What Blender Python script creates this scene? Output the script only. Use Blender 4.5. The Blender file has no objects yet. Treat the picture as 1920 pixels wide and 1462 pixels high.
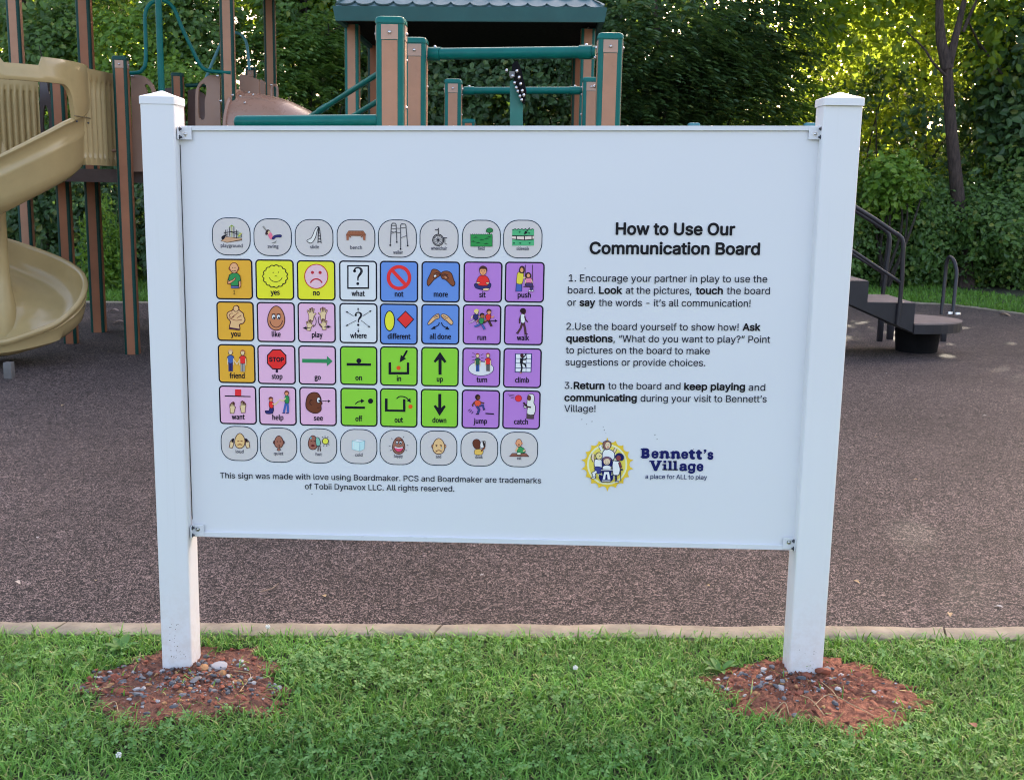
import bpy, bmesh, math, random
import numpy as np
from math import radians as RAD, sin, cos, pi, atan2, sqrt
from mathutils import Vector, Matrix
from mathutils.geometry import tessellate_polygon, delaunay_2d_cdt

random.seed(7)
RNG = np.random.default_rng(11)
SC = bpy.context.scene
COL = SC.collection

# ------------------------------------------------------------------ camera
CAM = np.array([0.1135, -3.2474, 1.4493])
F_PX, CX, CY = 2100.0, 960.0, 731.0
CR = np.array([0.9996, 0.0220, 0.0178])
CU = np.array([-0.0214, 0.1754, 0.9843])
CF = np.array([-0.0185, 0.9843, -0.1758])
CR /= np.linalg.norm(CR); CF = CF - CR * (CF @ CR); CF /= np.linalg.norm(CF); CU = np.cross(CR, CF)
cam_data = bpy.data.cameras.new("camera")
cam = bpy.data.objects.new("camera", cam_data); COL.objects.link(cam)
cam.matrix_world = Matrix(((CR[0], CU[0], -CF[0], CAM[0]), (CR[1], CU[1], -CF[1], CAM[1]), (CR[2], CU[2], -CF[2], CAM[2]), (0, 0, 0, 1)))
cam_data.sensor_fit = 'HORIZONTAL'; cam_data.sensor_width = 36.0
cam_data.lens = F_PX / 1920 * 36.0
cam_data.clip_start = 0.05; cam_data.clip_end = 2000
cam_data.dof.use_dof = True; cam_data.dof.focus_distance = 3.45; cam_data.dof.aperture_fstop = 11.0
SC.camera = cam

# ------------------------------------------------------------------ sky, sun, exposure
SUN_EL, SUN_AZ = RAD(25), RAD(20)          # azimuth measured from +Y towards +X
w = bpy.data.worlds.new("World"); SC.world = w; w.use_nodes = True
nt = w.node_tree; nt.nodes.clear()
sky = nt.nodes.new('ShaderNodeTexSky'); sky.sky_type = 'NISHITA'; sky.sun_disc = False
sky.sun_elevation = SUN_EL; sky.sun_rotation = SUN_AZ
sky.air_density = 1.0; sky.dust_density = 5.0; sky.ozone_density = 1.0
bg = nt.nodes.new('ShaderNodeBackground'); bg.inputs['Strength'].default_value = 0.15
out = nt.nodes.new('ShaderNodeOutputWorld')
tint = nt.nodes.new('ShaderNodeMix'); tint.data_type = 'RGBA'; tint.blend_type = 'MULTIPLY'; tint.inputs[0].default_value = 1.0; tint.inputs[7].default_value = (1.15, 1.0, 0.94, 1)   # camera white balance of the daylight
nt.links.new(sky.outputs[0], tint.inputs[6]); nt.links.new(tint.outputs[2], bg.inputs['Color']); nt.links.new(bg.outputs[0], out.inputs['Surface'])
sun_l = bpy.data.lights.new("sun", 'SUN'); sun_l.energy = 5.0; sun_l.angle = RAD(0.6); sun_l.color = (1.0, 0.90, 0.72)
sun = bpy.data.objects.new("sun", sun_l); COL.objects.link(sun)
SUN_DIR = Vector((sin(SUN_AZ) * cos(SUN_EL), cos(SUN_AZ) * cos(SUN_EL), sin(SUN_EL)))
sun.rotation_euler = SUN_DIR.to_track_quat('Z', 'Y').to_euler()
SC.view_settings.view_transform = 'Standard'; SC.view_settings.look = 'None'
SC.view_settings.exposure = 2.35; SC.view_settings.gamma = 1.0
SC.render.engine = 'CYCLES'
SC.cycles.filter_width = 1.05
SC.cycles.max_bounces = 6; SC.cycles.diffuse_bounces = 3; SC.cycles.glossy_bounces = 2; SC.cycles.transmission_bounces = 4
SC.cycles.transparent_max_bounces = 4
SC.cycles.sample_clamp_indirect = 4.0
try:
    SC.cycles.use_denoising = True
except Exception:
    pass

# ------------------------------------------------------------------ measuring helpers (photo pixel -> place)
def ray(px, py):
    return CF + CR * (px - CX) / F_PX - CU * (py - CY) / F_PX
def at(px, py, depth):
    return CAM + ray(px, py) * depth
def on_y(px, py, Y=0.0):
    d = ray(px, py); return CAM + d * ((Y - CAM[1]) / d[1])
def on_z(px, py, Z=0.0):
    d = ray(px, py); return CAM + d * ((Z - CAM[2]) / d[2])
def px_per_m(depth):
    return F_PX / depth

# ------------------------------------------------------------------ object helpers
def tag(o, label=None, cat=None, group=None, kind=None):
    if label: o['label'] = label
    if cat: o['category'] = cat
    if group: o['group'] = group
    if kind: o['kind'] = kind
    return o
def empty(name, loc=(0, 0, 0), label=None, cat=None, group=None):
    o = bpy.data.objects.new(name, None); COL.objects.link(o); o.location = loc
    o.empty_display_size = 0.1
    return tag(o, label, cat, group)
def adopt(o, parent):
    if parent is not None:
        o.parent = parent
        base = Vector(parent.location)
        p = parent.parent
        while p is not None:
            base += Vector(p.location); p = p.parent
        o.location = Vector(o.location) - base
    return o
def mesh_from_arrays(name, V, faces_flat, loop_start, loop_total, mats=(), midx=None, smooth=False):
    me = bpy.data.meshes.new(name)
    me.vertices.add(len(V)); me.vertices.foreach_set('co', np.asarray(V, np.float32).ravel())
    me.loops.add(len(faces_flat)); me.loops.foreach_set('vertex_index', np.asarray(faces_flat, np.int32))
    me.polygons.add(len(loop_start)); me.polygons.foreach_set('loop_start', np.asarray(loop_start, np.int32))
    me.polygons.foreach_set('loop_total', np.asarray(loop_total, np.int32))
    for m in mats: me.materials.append(m)
    if midx is not None: me.polygons.foreach_set('material_index', np.asarray(midx, np.int32))
    me.polygons.foreach_set('use_smooth', np.full(len(loop_start), smooth, bool))
    me.update(calc_edges=True)
    return me
def link_mesh(name, me, parent=None):
    o = bpy.data.objects.new(name, me); COL.objects.link(o)
    return adopt(o, parent)

class MB:
    """collects shapes (world coordinates) into one mesh"""
    def __init__(s):
        s.v = []; s.f = []; s.mi = []
    def add(s, verts, faces, mi=0):
        b = len(s.v)
        s.v += [tuple(map(float, p)) for p in verts]
        s.f += [tuple(b + i for i in f) for f in faces]
        s.mi += [mi] * len(faces)
        return s
    def from_bm(s, bm, mi=0):
        bm.verts.index_update()
        s.add([v.co for v in bm.verts], [[v.index for v in f.verts] for f in bm.faces], mi); bm.free(); return s
    def box(s, c, size, mi=0, bev=0.0, seg=2, rot=None, rotz=0.0):
        bm = bmesh.new(); bmesh.ops.create_cube(bm, size=1.0)
        bmesh.ops.scale(bm, vec=Vector(size), verts=bm.verts)
        if bev: bmesh.ops.bevel(bm, geom=bm.edges[:], offset=bev, segments=seg, affect='EDGES', profile=0.5)
        M = rot.to_4x4() if rot is not None else Matrix.Rotation(rotz, 4, 'Z')
        bmesh.ops.transform(bm, matrix=Matrix.Translation(Vector(c)) @ M, verts=bm.verts)
        return s.from_bm(bm, mi)
    def ball(s, c, r, mi=0, sub=2, sc=(1, 1, 1)):
        bm = bmesh.new(); bmesh.ops.create_icosphere(bm, subdivisions=sub, radius=r)
        bmesh.ops.transform(bm, matrix=Matrix.Translation(Vector(c)) @ Matrix.Diagonal((*sc, 1)), verts=bm.verts)
        return s.from_bm(bm, mi)
    def cyl(s, a, b, r, mi=0, seg=14, r2=None):
        return s.tube([a, b], [r, r if r2 is None else r2], mi, seg)
    def tube(s, path, r, mi=0, seg=12, cap=True, closed=False):
        P = [Vector(p) for p in path]; n = len(P)
        R = [r] * n if not hasattr(r, '__len__') else list(r)
        T = []
        for i in range(n):
            a = P[(i - 1) % n] if (closed or i > 0) else P[i]; b = P[(i + 1) % n] if (closed or i < n - 1) else P[i]
            T.append((b - a).normalized())
        up = Vector((0, 0, 1)) if abs(T[0].z) < 0.9 else Vector((1, 0, 0))
        nrm = (up - T[0] * up.dot(T[0])).normalized()
        V = []; F = []
        for i in range(n):
            nrm = (nrm - T[i] * nrm.dot(T[i])).normalized(); bi = T[i].cross(nrm)
            for k in range(seg):
                a = 2 * pi * k / seg
                V.append(P[i] + (nrm * cos(a) + bi * sin(a)) * R[i])
        m = n if closed else n - 1
        for i in range(m):
            j = (i + 1) % n
            for k in range(seg):
                k2 = (k + 1) % seg
                F.append((i * seg + k, i * seg + k2, j * seg + k2, j * seg + k))
        if cap and not closed:
            F.append(tuple(range(seg - 1, -1, -1))); F.append(tuple((n - 1) * seg + k for k in range(seg)))
        return s.add(V, F, mi)
    def prism(s, pts, o, ux, uy, un, t, mi=0, holes=()):
        """2D outline pts (with holes) at origin o, axes ux, uy; thickness t along un"""
        o, ux, uy, un = Vector(o), Vector(ux), Vector(uy), Vector(un)
        loops = [list(pts)] + [list(h) for h in holes]
        flat = [p for l in loops for p in l]
        tri = tessellate_polygon([[Vector((p[0], p[1], 0)) for p in l] for l in loops])
        n = len(flat)
        V = [o + ux * p[0] + uy * p[1] for p in flat] + [o + ux * p[0] + uy * p[1] + un * t for p in flat]
        F = [(a, b, c) for a, b, c in tri] + [(c + n, b + n, a + n) for a, b, c in tri]
        k = 0
        for l in loops:
            m = len(l)
            for i in range(m):
                j = (i + 1) % m
                F.append((k + i, k + j, k + j + n, k + i + n))
            k += m
        return s.add(V, F, mi)
    def grid(s, rows, mi=0, closed_u=False):
        n = len(rows); m = len(rows[0]); V = [p for r in rows for p in r]; F = []
        for i in range(n - 1):
            for j in range(m if closed_u else m - 1):
                j2 = (j + 1) % m
                F.append((i * m + j, i * m + j2, (i + 1) * m + j2, (i + 1) * m + j))
        return s.add(V, F, mi)
    def build(s, name, mats, parent=None, smooth=True, angle=38, fix=True):
        if not isinstance(mats, (list, tuple)): mats = [mats]
        me = bpy.data.meshes.new(name)
        V = np.array(s.v, float)
        org = Vector((0, 0, 0))
        if parent is None:
            lo, hi = V.min(0), V.max(0); org = Vector(((lo[0] + hi[0]) / 2, (lo[1] + hi[1]) / 2, lo[2]))
        else:
            lo, hi = V.min(0), V.max(0); org = Vector(((lo + hi) / 2).tolist())
        me.from_pydata((V - np.array(org)).tolist(), [], s.f)
        for m in mats: me.materials.append(m)
        me.polygons.foreach_set('material_index', s.mi)
        if fix:
            bm = bmesh.new(); bm.from_mesh(me); bmesh.ops.recalc_face_normals(bm, faces=bm.faces); bm.to_mesh(me); bm.free()
        me.polygons.foreach_set('use_smooth', [smooth] * len(me.polygons))
        if smooth: me.set_sharp_from_angle(angle=RAD(angle))
        me.update()
        o = bpy.data.objects.new(name, me); COL.objects.link(o); o.location = org
        return adopt(o, parent)

def smooth_path(pts, n=8, closed=False):
    """Catmull-Rom through pts (any dimension)"""
    P = [np.array(p, float) for p in pts]; m = len(P); out = []
    rng = range(m) if closed else range(m - 1)
    for i in rng:
        p1, p2 = P[i], P[(i + 1) % m]
        p0 = P[(i - 1) % m] if (closed or i > 0) else p1 * 2 - p2
        p3 = P[(i + 2) % m] if (closed or i < m - 2) else p2 * 2 - p1
        for k in range(n):
            t = k / n
            out.append(0.5 * ((2 * p1) + (p2 - p0) * t + (2 * p0 - 5 * p1 + 4 * p2 - p3) * t * t + (3 * p1 - p0 - 3 * p2 + p3) * t ** 3))
    if not closed: out.append(P[-1])
    return out

# ------------------------------------------------------------------ materials
def lin(c):
    c = c / 255.0
    return c / 12.92 if c <= 0.04045 else ((c + 0.055) / 1.055) ** 2.4
def srgb(r, g, b):
    return (lin(r), lin(g), lin(b), 1.0)
def new_mat(name):
    m = bpy.data.materials.new(name); m.use_nodes = True
    nt = m.node_tree; b = nt.nodes['Principled BSDF']
    return m, nt, b
def nn(nt, t, **kw):
    n = nt.nodes.new(t)
    for k, v in kw.items(): setattr(n, k, v)
    return n
def mixcol(nt, fac, a, b, blend='MIX'):
    m = nn(nt, 'ShaderNodeMix', data_type='RGBA', blend_type=blend)
    for sock, val in ((m.inputs[0], fac), (m.inputs[6], a), (m.inputs[7], b)):
        if hasattr(val, 'is_linked') or hasattr(val, 'node'): nt.links.new(val, sock)
        else: sock.default_value = val
    return m.outputs[2]
def ramp(nt, fac, stops, interp='LINEAR'):
    r = nn(nt, 'ShaderNodeValToRGB'); r.color_ramp.interpolation = interp
    e = r.color_ramp.elements
    while len(e) < len(stops): e.new(0.5)
    for i, (p, c) in enumerate(stops):
        e[i].position = p; e[i].color = c if hasattr(c, '__len__') else (c, c, c, 1)
    nt.links.new(fac, r.inputs[0]); return r.outputs[0]
def noise(nt, scale, detail=3, rough=0.55, coord='Object', vec=None, dist=0.0):
    n = nn(nt, 'ShaderNodeTexNoise'); n.inputs['Scale'].default_value = scale; n.inputs['Detail'].default_value = detail
    n.inputs['Roughness'].default_value = rough; n.inputs['Distortion'].default_value = dist
    if vec is None:
        tc = nn(nt, 'ShaderNodeTexCoord'); vec = tc.outputs[coord]
    nt.links.new(vec, n.inputs['Vector'])
    return n
def bump(nt, b, height, strength=0.2, dist=0.01):
    bp = nn(nt, 'ShaderNodeBump'); bp.inputs['Strength'].default_value = strength; bp.inputs['Distance'].default_value = dist
    nt.links.new(height, bp.inputs['Height']); nt.links.new(bp.outputs[0], b.inputs['Normal'])
def paint(name, rgb, rough=0.4, var=0.12, nscale=6.0, bumpy=0.0, bscale=200.0, metal=0.0, spec=0.5, dirt=None):
    """coated or moulded surface: base colour with slight fading, scuffs and gloss variation"""
    m, nt, b = new_mat(name)
    c = (*rgb[:3], 1.0)
    n1 = noise(nt, nscale, 5, 0.6)
    lo = tuple(x * (1 - var) for x in c[:3]) + (1,); hi = tuple(min(1, x * (1 + var)) for x in c[:3]) + (1,)
    colr = ramp(nt, n1.outputs['Fac'], [(0.3, lo), (0.7, hi)])
    if dirt is not None:
        n2 = noise(nt, nscale * 3.1, 6, 0.7)
        f = ramp(nt, n2.outputs['Fac'], [(0.56, 0.0), (0.78, dirt[1])])
        colr = mixcol(nt, f, colr, (*dirt[0][:3], 1))
    nt.links.new(colr, b.inputs['Base Color'])
    n3 = noise(nt, nscale * 5, 4, 0.6)
    rr = ramp(nt, n3.outputs['Fac'], [(0.3, max(0.02, rough - 0.08)), (0.7, rough + 0.1)])
    nt.links.new(rr, b.inputs['Roughness'])
    b.inputs['Metallic'].default_value = metal; b.inputs['Specular IOR Level'].default_value = spec
    if bumpy:
        n4 = noise(nt, bscale, 3, 0.6); bump(nt, b, n4.outputs['Fac'], bumpy, 0.002)
    return m
MAT = {}
def plain(name, rgb, rough):
    m, nt, b = new_mat(name)
    n = noise(nt, 1.3, 2, 0.5); c = ramp(nt, n.outputs['Fac'], [(0.25, (*[x * 0.975 for x in rgb], 1)), (0.75, (*[min(1, x * 1.015) for x in rgb], 1))])
    nt.links.new(c, b.inputs['Base Color']); b.inputs['Roughness'].default_value = rough; b.inputs['Specular IOR Level'].default_value = 0.4
    return m
MAT['vinyl'] = plain('white_vinyl', (0.79, 0.79, 0.795), 0.4)
def soil_splash(m):
    """mud splashed and mower scuffs low on the posts, faint rain streaks above"""
    nt = m.node_tree; b = nt.nodes['Principled BSDF']; col = b.inputs['Base Color'].links[0].from_socket
    g = nn(nt, 'ShaderNodeNewGeometry'); sp = nn(nt, 'ShaderNodeSeparateXYZ'); nt.links.new(g.outputs['Position'], sp.inputs[0])
    low = ramp(nt, sp.outputs['Z'], [(0.0, 1.0), (0.10, 0.55), (0.34, 0.0)])
    n = noise(nt, 38, 5, 0.7, vec=g.outputs['Position']); f = ramp(nt, n.outputs['Fac'], [(0.42, 0.12), (0.62, 0.75)])
    mm = nn(nt, 'ShaderNodeMath', operation='MULTIPLY'); nt.links.new(low, mm.inputs[0]); nt.links.new(f, mm.inputs[1])
    mm2 = nn(nt, 'ShaderNodeMath', operation='MULTIPLY'); nt.links.new(mm.outputs[0], mm2.inputs[0]); mm2.inputs[1].default_value = 0.42
    col = mixcol(nt, mm2.outputs[0], col, (0.50, 0.37, 0.26, 1))
    mp = nn(nt, 'ShaderNodeMapping'); mp.inputs['Scale'].default_value = (60, 60, 2.2); nt.links.new(g.outputs['Position'], mp.inputs['Vector'])
    n2 = noise(nt, 1.0, 4, 0.6, vec=mp.outputs[0]); st = ramp(nt, n2.outputs['Fac'], [(0.58, 0.0), (0.8, 0.10)])
    nt.links.new(mixcol(nt, st, col, (0.5, 0.5, 0.47, 1)), b.inputs['Base Color'])
soil_splash(MAT['vinyl'])
MAT['panel'] = plain('white_panel', (0.775, 0.78, 0.795), 0.42)
MAT['rail'] = paint('white_rail', (0.74, 0.75, 0.77), 0.35, 0.03, 8)
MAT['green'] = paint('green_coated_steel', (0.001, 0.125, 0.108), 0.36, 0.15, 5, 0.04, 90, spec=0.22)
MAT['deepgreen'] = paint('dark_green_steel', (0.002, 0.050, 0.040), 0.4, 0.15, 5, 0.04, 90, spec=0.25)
MAT['paleteal'] = paint('faded_teal_tube', (0.06, 0.23, 0.26), 0.4, 0.15, 5)
MAT['brown'] = paint('brown_composite', (0.40, 0.205, 0.12), 0.55, 0.12, 4, 0.15, 150, dirt=((0.22, 0.10, 0.06), 0.3))
MAT['rust'] = paint('rust_brown_composite', (0.31, 0.118, 0.052), 0.55, 0.12, 4, 0.15, 150, dirt=((0.2, 0.08, 0.04), 0.3))
MAT['plate'] = paint('pale_brown_cap_plate', (0.42, 0.27, 0.20), 0.5, 0.06, 6)
MAT['panelbrown'] = paint('tan_brown_board', (0.30, 0.175, 0.115), 0.5, 0.08, 4, 0.1, 120)
MAT['tubeslide'] = paint('rosy_brown_plastic', (0.36, 0.21, 0.15), 0.3, 0.08, 3, 0.04, 40)
MAT['tan'] = paint('tan_moulded_plastic', (0.42, 0.315, 0.145), 0.17, 0.08, 3, 0.03, 30, dirt=((0.25, 0.19, 0.10), 0.25))
MAT['tandark'] = paint('tan_moulded_plastic_dark_seam', (0.16, 0.12, 0.06), 0.5, 0.1)  # darker tan for the seam between hood and chute
MAT['steel'] = paint('bolt_steel', (0.55, 0.55, 0.56), 0.28, 0.1, 20, metal=1.0)
MAT['blackbolt'] = paint('dark_bolt', (0.03, 0.033, 0.045), 0.4, 0.2, 30)
MAT['darkmetal'] = paint('charcoal_coated_steel', (0.018, 0.017, 0.021), 0.42, 0.2, 6, 0.05, 80)
MAT['tread'] = paint('worn_grey_tread', (0.22, 0.17, 0.15), 0.7, 0.15, 7, 0.3, 90)
MAT['black'] = paint('black_rubber_and_shade', (0.007, 0.007, 0.008), 0.7, 0.2, spec=0.08)  # near black; also holds the shade put under the step platform
MAT['galv'] = paint('grey_support_steel', (0.13, 0.125, 0.12), 0.55, 0.15, 9)
MAT['roof'] = paint('blue_grey_shingle_plastic', (0.10, 0.172, 0.185), 0.45, 0.08, 3, 0.05, 60)
# ================================================================== COMMUNICATION BOARD
SIGN_C = Vector((0.0, 0.007, 0.0))
sign = empty('communication_board', SIGN_C, 'white communication board of coloured picture tiles and instructions between two white posts', 'sign')
WHITE_SEEN = [lin(190) / 0.8, lin(205) / 0.8, lin(230) / 0.8]
_pm = {}
def ink(rgb):
    """printing ink whose colour under the board's own daylight reads as the given photo colour"""
    if rgb not in _pm:
        c = [min(0.9, max(0.002, lin(v) / w)) for v, w in zip(rgb, WHITE_SEEN)]
        m, nt, b = new_mat('print_ink'); b.inputs['Base Color'].default_value = (*c, 1); b.inputs['Roughness'].default_value = 0.42; b.inputs['Specular IOR Level'].default_value = 0.22
        _pm[rgb] = m
    return _pm[rgb]
K = (10, 12, 34); OUT = (40, 25, 50); SKIN = (216, 165, 125); PALE = (226, 188, 160); DSKIN = (112, 68, 48); HAIR = (50, 30, 40); RED = (208, 45, 48)
BLUE = (58, 92, 178); NAVY = (38, 42, 110); GREEN = (42, 132, 82); WHT = (205, 218, 238); GREY = (140, 145, 155); YEL = (222, 222, 60); PINK = (222, 130, 190); TEAL = (90, 170, 180); BRN = (135, 80, 65)
ZA = (390, 400, 5.818); ZB = (700, 400, 5.647); ZC = (390, 640, 4.873); ZD = (700, 640, 4.873); ZE = (1040, 400, 4.571); ZF = (1040, 680, 4.571); ZL = (1080, 800, 6.857)
def zp(z, x, y): return (z[0] + x / z[2], z[1] + y / z[2])

class Art:
    """flat printed artwork: each shape lies a tenth of a millimetre above the one before"""
    def __init__(s, z, y0=-0.0022):
        s.z = z; s.y = y0; s.mb = MB(); s.cols = []
    def mi(s, c):
        if c not in s.cols: s.cols.append(c)
        return s.cols.index(c)
    def P(s, p, y=None):
        q = on_y(*zp(s.z, *p)); return (q[0], s.y if y is None else y, q[2])
    def F(s, c, pts, curve=0, lw=0, lc=OUT):
        s.y -= 0.00012
        P = [tuple(p) for p in (smooth_path(pts, curve, True) if curve else pts)]
        tri = tessellate_polygon([[Vector((p[0], p[1], 0)) for p in P]])
        s.mb.add([s.P(p) for p in P], tri, s.mi(c))
        if lw: s.L(lc, lw, P, closed=True)
        return s
    def E(s, c, cx, cy, rx, ry=None, lw=0, lc=OUT, n=28, rot=0.0):
        ry = rx if ry is None else ry
        ca, sa = cos(rot), sin(rot)
        return s.F(c, [(cx + rx * cos(t) * ca - ry * sin(t) * sa, cy + rx * cos(t) * sa + ry * sin(t) * ca) for t in [2 * pi * k / n for k in range(n)]], 0, lw, lc)
    def ring(s, c, w, cx, cy, rx, ry=None, a0=0, a1=360, n=36):
        ry = rx if ry is None else ry; full = abs(a1 - a0) >= 360
        m = n if full else n + 1
        return s.L(c, w, [(cx + rx * cos(RAD(a0 + (a1 - a0) * k / n)), cy + ry * sin(RAD(a0 + (a1 - a0) * k / n))) for k in range(m)], closed=full)
    def L(s, c, w, pts, closed=False, curve=0):
        s.y -= 0.00012
        P = [np.array(p, float) for p in (smooth_path(pts, curve, closed) if curve else pts)]
        n = len(P); A = []; B = []
        for i in range(n):
            a = P[i - 1] if (closed or i > 0) else P[i]; b = P[(i + 1) % n] if (closed or i < n - 1) else P[i]
            t = b - a; t = t / (np.linalg.norm(t) + 1e-9); nr = np.array([-t[1], t[0]]); k = 1.0
            if (closed or 0 < i < n - 1):
                d = P[i] - a; d = d / (np.linalg.norm(d) + 1e-9); k = min(2.0, 1.0 / max(0.4, abs(d @ t)))
            A.append(P[i] + nr * w / 2 * k); B.append(P[i] - nr * w / 2 * k)
        V = [s.P(p) for p in A] + [s.P(p) for p in B]
        F = [(i, (i + 1) % n, n + (i + 1) % n, n + i) for i in range(n if closed else n - 1)]
        s.mb.add(V, F, s.mi(c)); return s
    def arrow(s, c, w, a, b, hw, hl):
        a, b = np.array(a, float), np.array(b, float); d = (b - a) / np.linalg.norm(b - a); nr = np.array([-d[1], d[0]]); m = b - d * hl
        s.L(c, w, [a, m + d * 1]); s.F(c, [tuple(m + nr * hw), tuple(b), tuple(m - nr * hw)]); return s
    def build(s, name, parent):
        return s.mb.build(name, [ink(c) for c in s.cols], parent, smooth=False, fix=False)

def typeface(name):
    """a typeface that ships with Blender itself; None keeps Blender's built-in one"""
    try:
        import os
        p = os.path.join(bpy.utils.system_resource('DATAFILES'), 'fonts', name)
        return bpy.data.fonts.load(p) if os.path.exists(p) else None
    except Exception:
        return None
GROTESK = typeface('Inter.woff2'); HUMANIST = typeface('Noto Sans CJK Regular.woff2')
def text_mesh(body, bold=0.0, face='g'):
    cu = bpy.data.curves.new('lettering', 'FONT'); cu.body = body; cu.size = 1.0; cu.resolution_u = 3; cu.offset = bold
    f = GROTESK if face == 'g' else HUMANIST
    if f is not None: cu.font = f
    o = bpy.data.objects.new('lettering', cu); COL.objects.link(o)
    dg = bpy.context.evaluated_depsgraph_get()
    c2 = o.to_curve(dg); polys = []
    for sp in c2.splines:
        if sp.type != 'BEZIER': polys.append([np.array(p.co[:2]) for p in sp.points]); continue
        bp = sp.bezier_points; P = []
        for k in range(len(bp)):
            a, b = bp[k], bp[(k + 1) % len(bp)]; p0, p1, p2, p3 = [np.array(v[:2]) for v in (a.co, a.handle_right, b.handle_left, b.co)]
            d = np.linalg.norm(p3 - p0); dev = abs(np.linalg.norm(p1 - p0) + np.linalg.norm(p2 - p1) + np.linalg.norm(p3 - p2) - d)
            n = 1 if dev < 1e-4 * max(d, 1e-6) + 1e-6 else 4
            for q in range(n):
                t = q / n; P.append(p0 * (1 - t) ** 3 + p1 * 3 * t * (1 - t) ** 2 + p2 * 3 * t * t * (1 - t) + p3 * t ** 3)
        if len(P) > 2: polys.append(P)
    o.to_curve_clear(); bpy.data.objects.remove(o); bpy.data.curves.remove(cu)
    # fill by winding number, so that strokes that cross inside one letter stay solid
    pts = []; edges = []; A = []; B = []
    for p in polys:
        b0 = len(pts); pts += [Vector((float(q[0]), float(q[1]))) for q in p]; m = len(p)
        edges += [(b0 + k, b0 + (k + 1) % m) for k in range(m)]; A += [p[k] for k in range(m)]; B += [p[(k + 1) % m] for k in range(m)]
    r = delaunay_2d_cdt(pts, edges, [], 0, 1e-6); V = np.array([(v[0], v[1], 0.0) for v in r[0]]); T = np.array([t for t in r[2] if len(t) == 3])
    A, B = np.array(A), np.array(B); Q = V[T].mean(1)[:, :2]; wn = np.zeros(len(Q), int)
    for k in range(len(A)):
        (x0, y0), (x1, y1) = A[k], B[k]
        side = (x1 - x0) * (Q[:, 1] - y0) - (Q[:, 0] - x0) * (y1 - y0)
        wn += ((y0 <= Q[:, 1]) & (y1 > Q[:, 1]) & (side > 0)).astype(int) - ((y0 > Q[:, 1]) & (y1 <= Q[:, 1]) & (side < 0)).astype(int)
    return V, [tuple(int(i) for i in t) for t in T[wn != 0]]
CAPH = {f: text_mesh('H', 0, f)[0][:, 1].max() for f in 'gh'}
def lettering(mb, body, L, R, cap_m, mi=0, bold=0.0, y=-0.0026, face='g'):
    """lettering between photo points L and R (baseline ends) with capital height cap_m metres;
    bold thickens each stroke by striking the glyphs several times a little apart"""
    V, F = text_mesh(body, 0.0, face)
    a, b = on_y(*L), on_y(*R); W = sqrt((b[0] - a[0]) ** 2 + (b[2] - a[2]) ** 2); ux = (b - a) / W; uz = np.array([-ux[2], 0, ux[0]])
    x0, x1 = V[:, 0].min(), V[:, 0].max(); sy = cap_m / CAPH[face]; e = bold * sy; sx = (W - 2 * e) / (x1 - x0)
    n = 8 if bold else 0
    for k in range(n + 1):
        dx, dz = (e * cos(2 * pi * k / 8), e * sin(2 * pi * k / 8)) if k < n else (0, 0)
        o = a + ux * (e + dx) + uz * dz
        P = np.outer((V[:, 0] - x0) * sx, ux) + np.outer(V[:, 1] * sy, uz) + o
        yy = y - k * 0.00002
        mb.add([(p[0], yy, p[2]) for p in P], F, mi)
MPX = 1 / 655.0

# ---- posts, panel, rails
def vinyl_post(x0b, x1b, x0t, x1t, zt, zb):
    y0, y1 = -0.0421, 0.0555; mb = MB()
    bm = bmesh.new(); bmesh.ops.create_cube(bm, size=1.0)
    for v in bm.verts:
        top = v.co.z > 0; L = v.co.x < 0
        v.co = Vector(((x0t if L else x1t) if top else (x0b if L else x1b), y0 if v.co.y < 0 else y1, zt if top else zb))
    ed = [e for e in bm.edges if abs((e.verts[0].co - e.verts[1].co).normalized().z) > 0.9]
    bmesh.ops.bevel(bm, geom=ed, offset=0.007, segments=4, affect='EDGES', profile=0.5)
    mb.from_bm(bm); p = mb.build('post', MAT['vinyl'], sign)
    c = MB(); xc = (x0t + x1t) / 2; h = (x1t - x0t) / 2 + 0.0025; yc = (y0 + y1) / 2
    prof = [(h, zt - 0.004), (h, zt + 0.016), (h - 0.003, zt + 0.0185), (h * 0.5, zt + 0.0265), (0.004, zt + 0.0355)]
    rows = []
    for r, z in prof:
        k = min(0.006, r * 0.5); ring = []
        for cx_, cy_, a0 in ((1, 1, 0), (-1, 1, 90), (-1, -1, 180), (1, -1, 270)):
            for a in (0, 30, 60, 90):
                ring.append((xc + cx_ * (r - k) + k * cos(RAD(a0 + a)), yc + cy_ * (r - k) + k * sin(RAD(a0 + a)), z))
        rows.append(ring)
    c.grid(rows, closed_u=True); c.add([p_ for p_ in rows[-1]], [tuple(range(16))])
    c.add([p_ for p_ in rows[0]], [tuple(range(15, -1, -1))])
    c.build('cap', MAT['vinyl'], p, angle=25)
    return p
post_l = vinyl_post(-1.0042, -0.9120, -1.0046, -0.9080, 1.672, -0.06)
post_r = vinyl_post(0.9075, 1.0085, 0.9028, 1.0098, 1.6985, -0.06)
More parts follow.
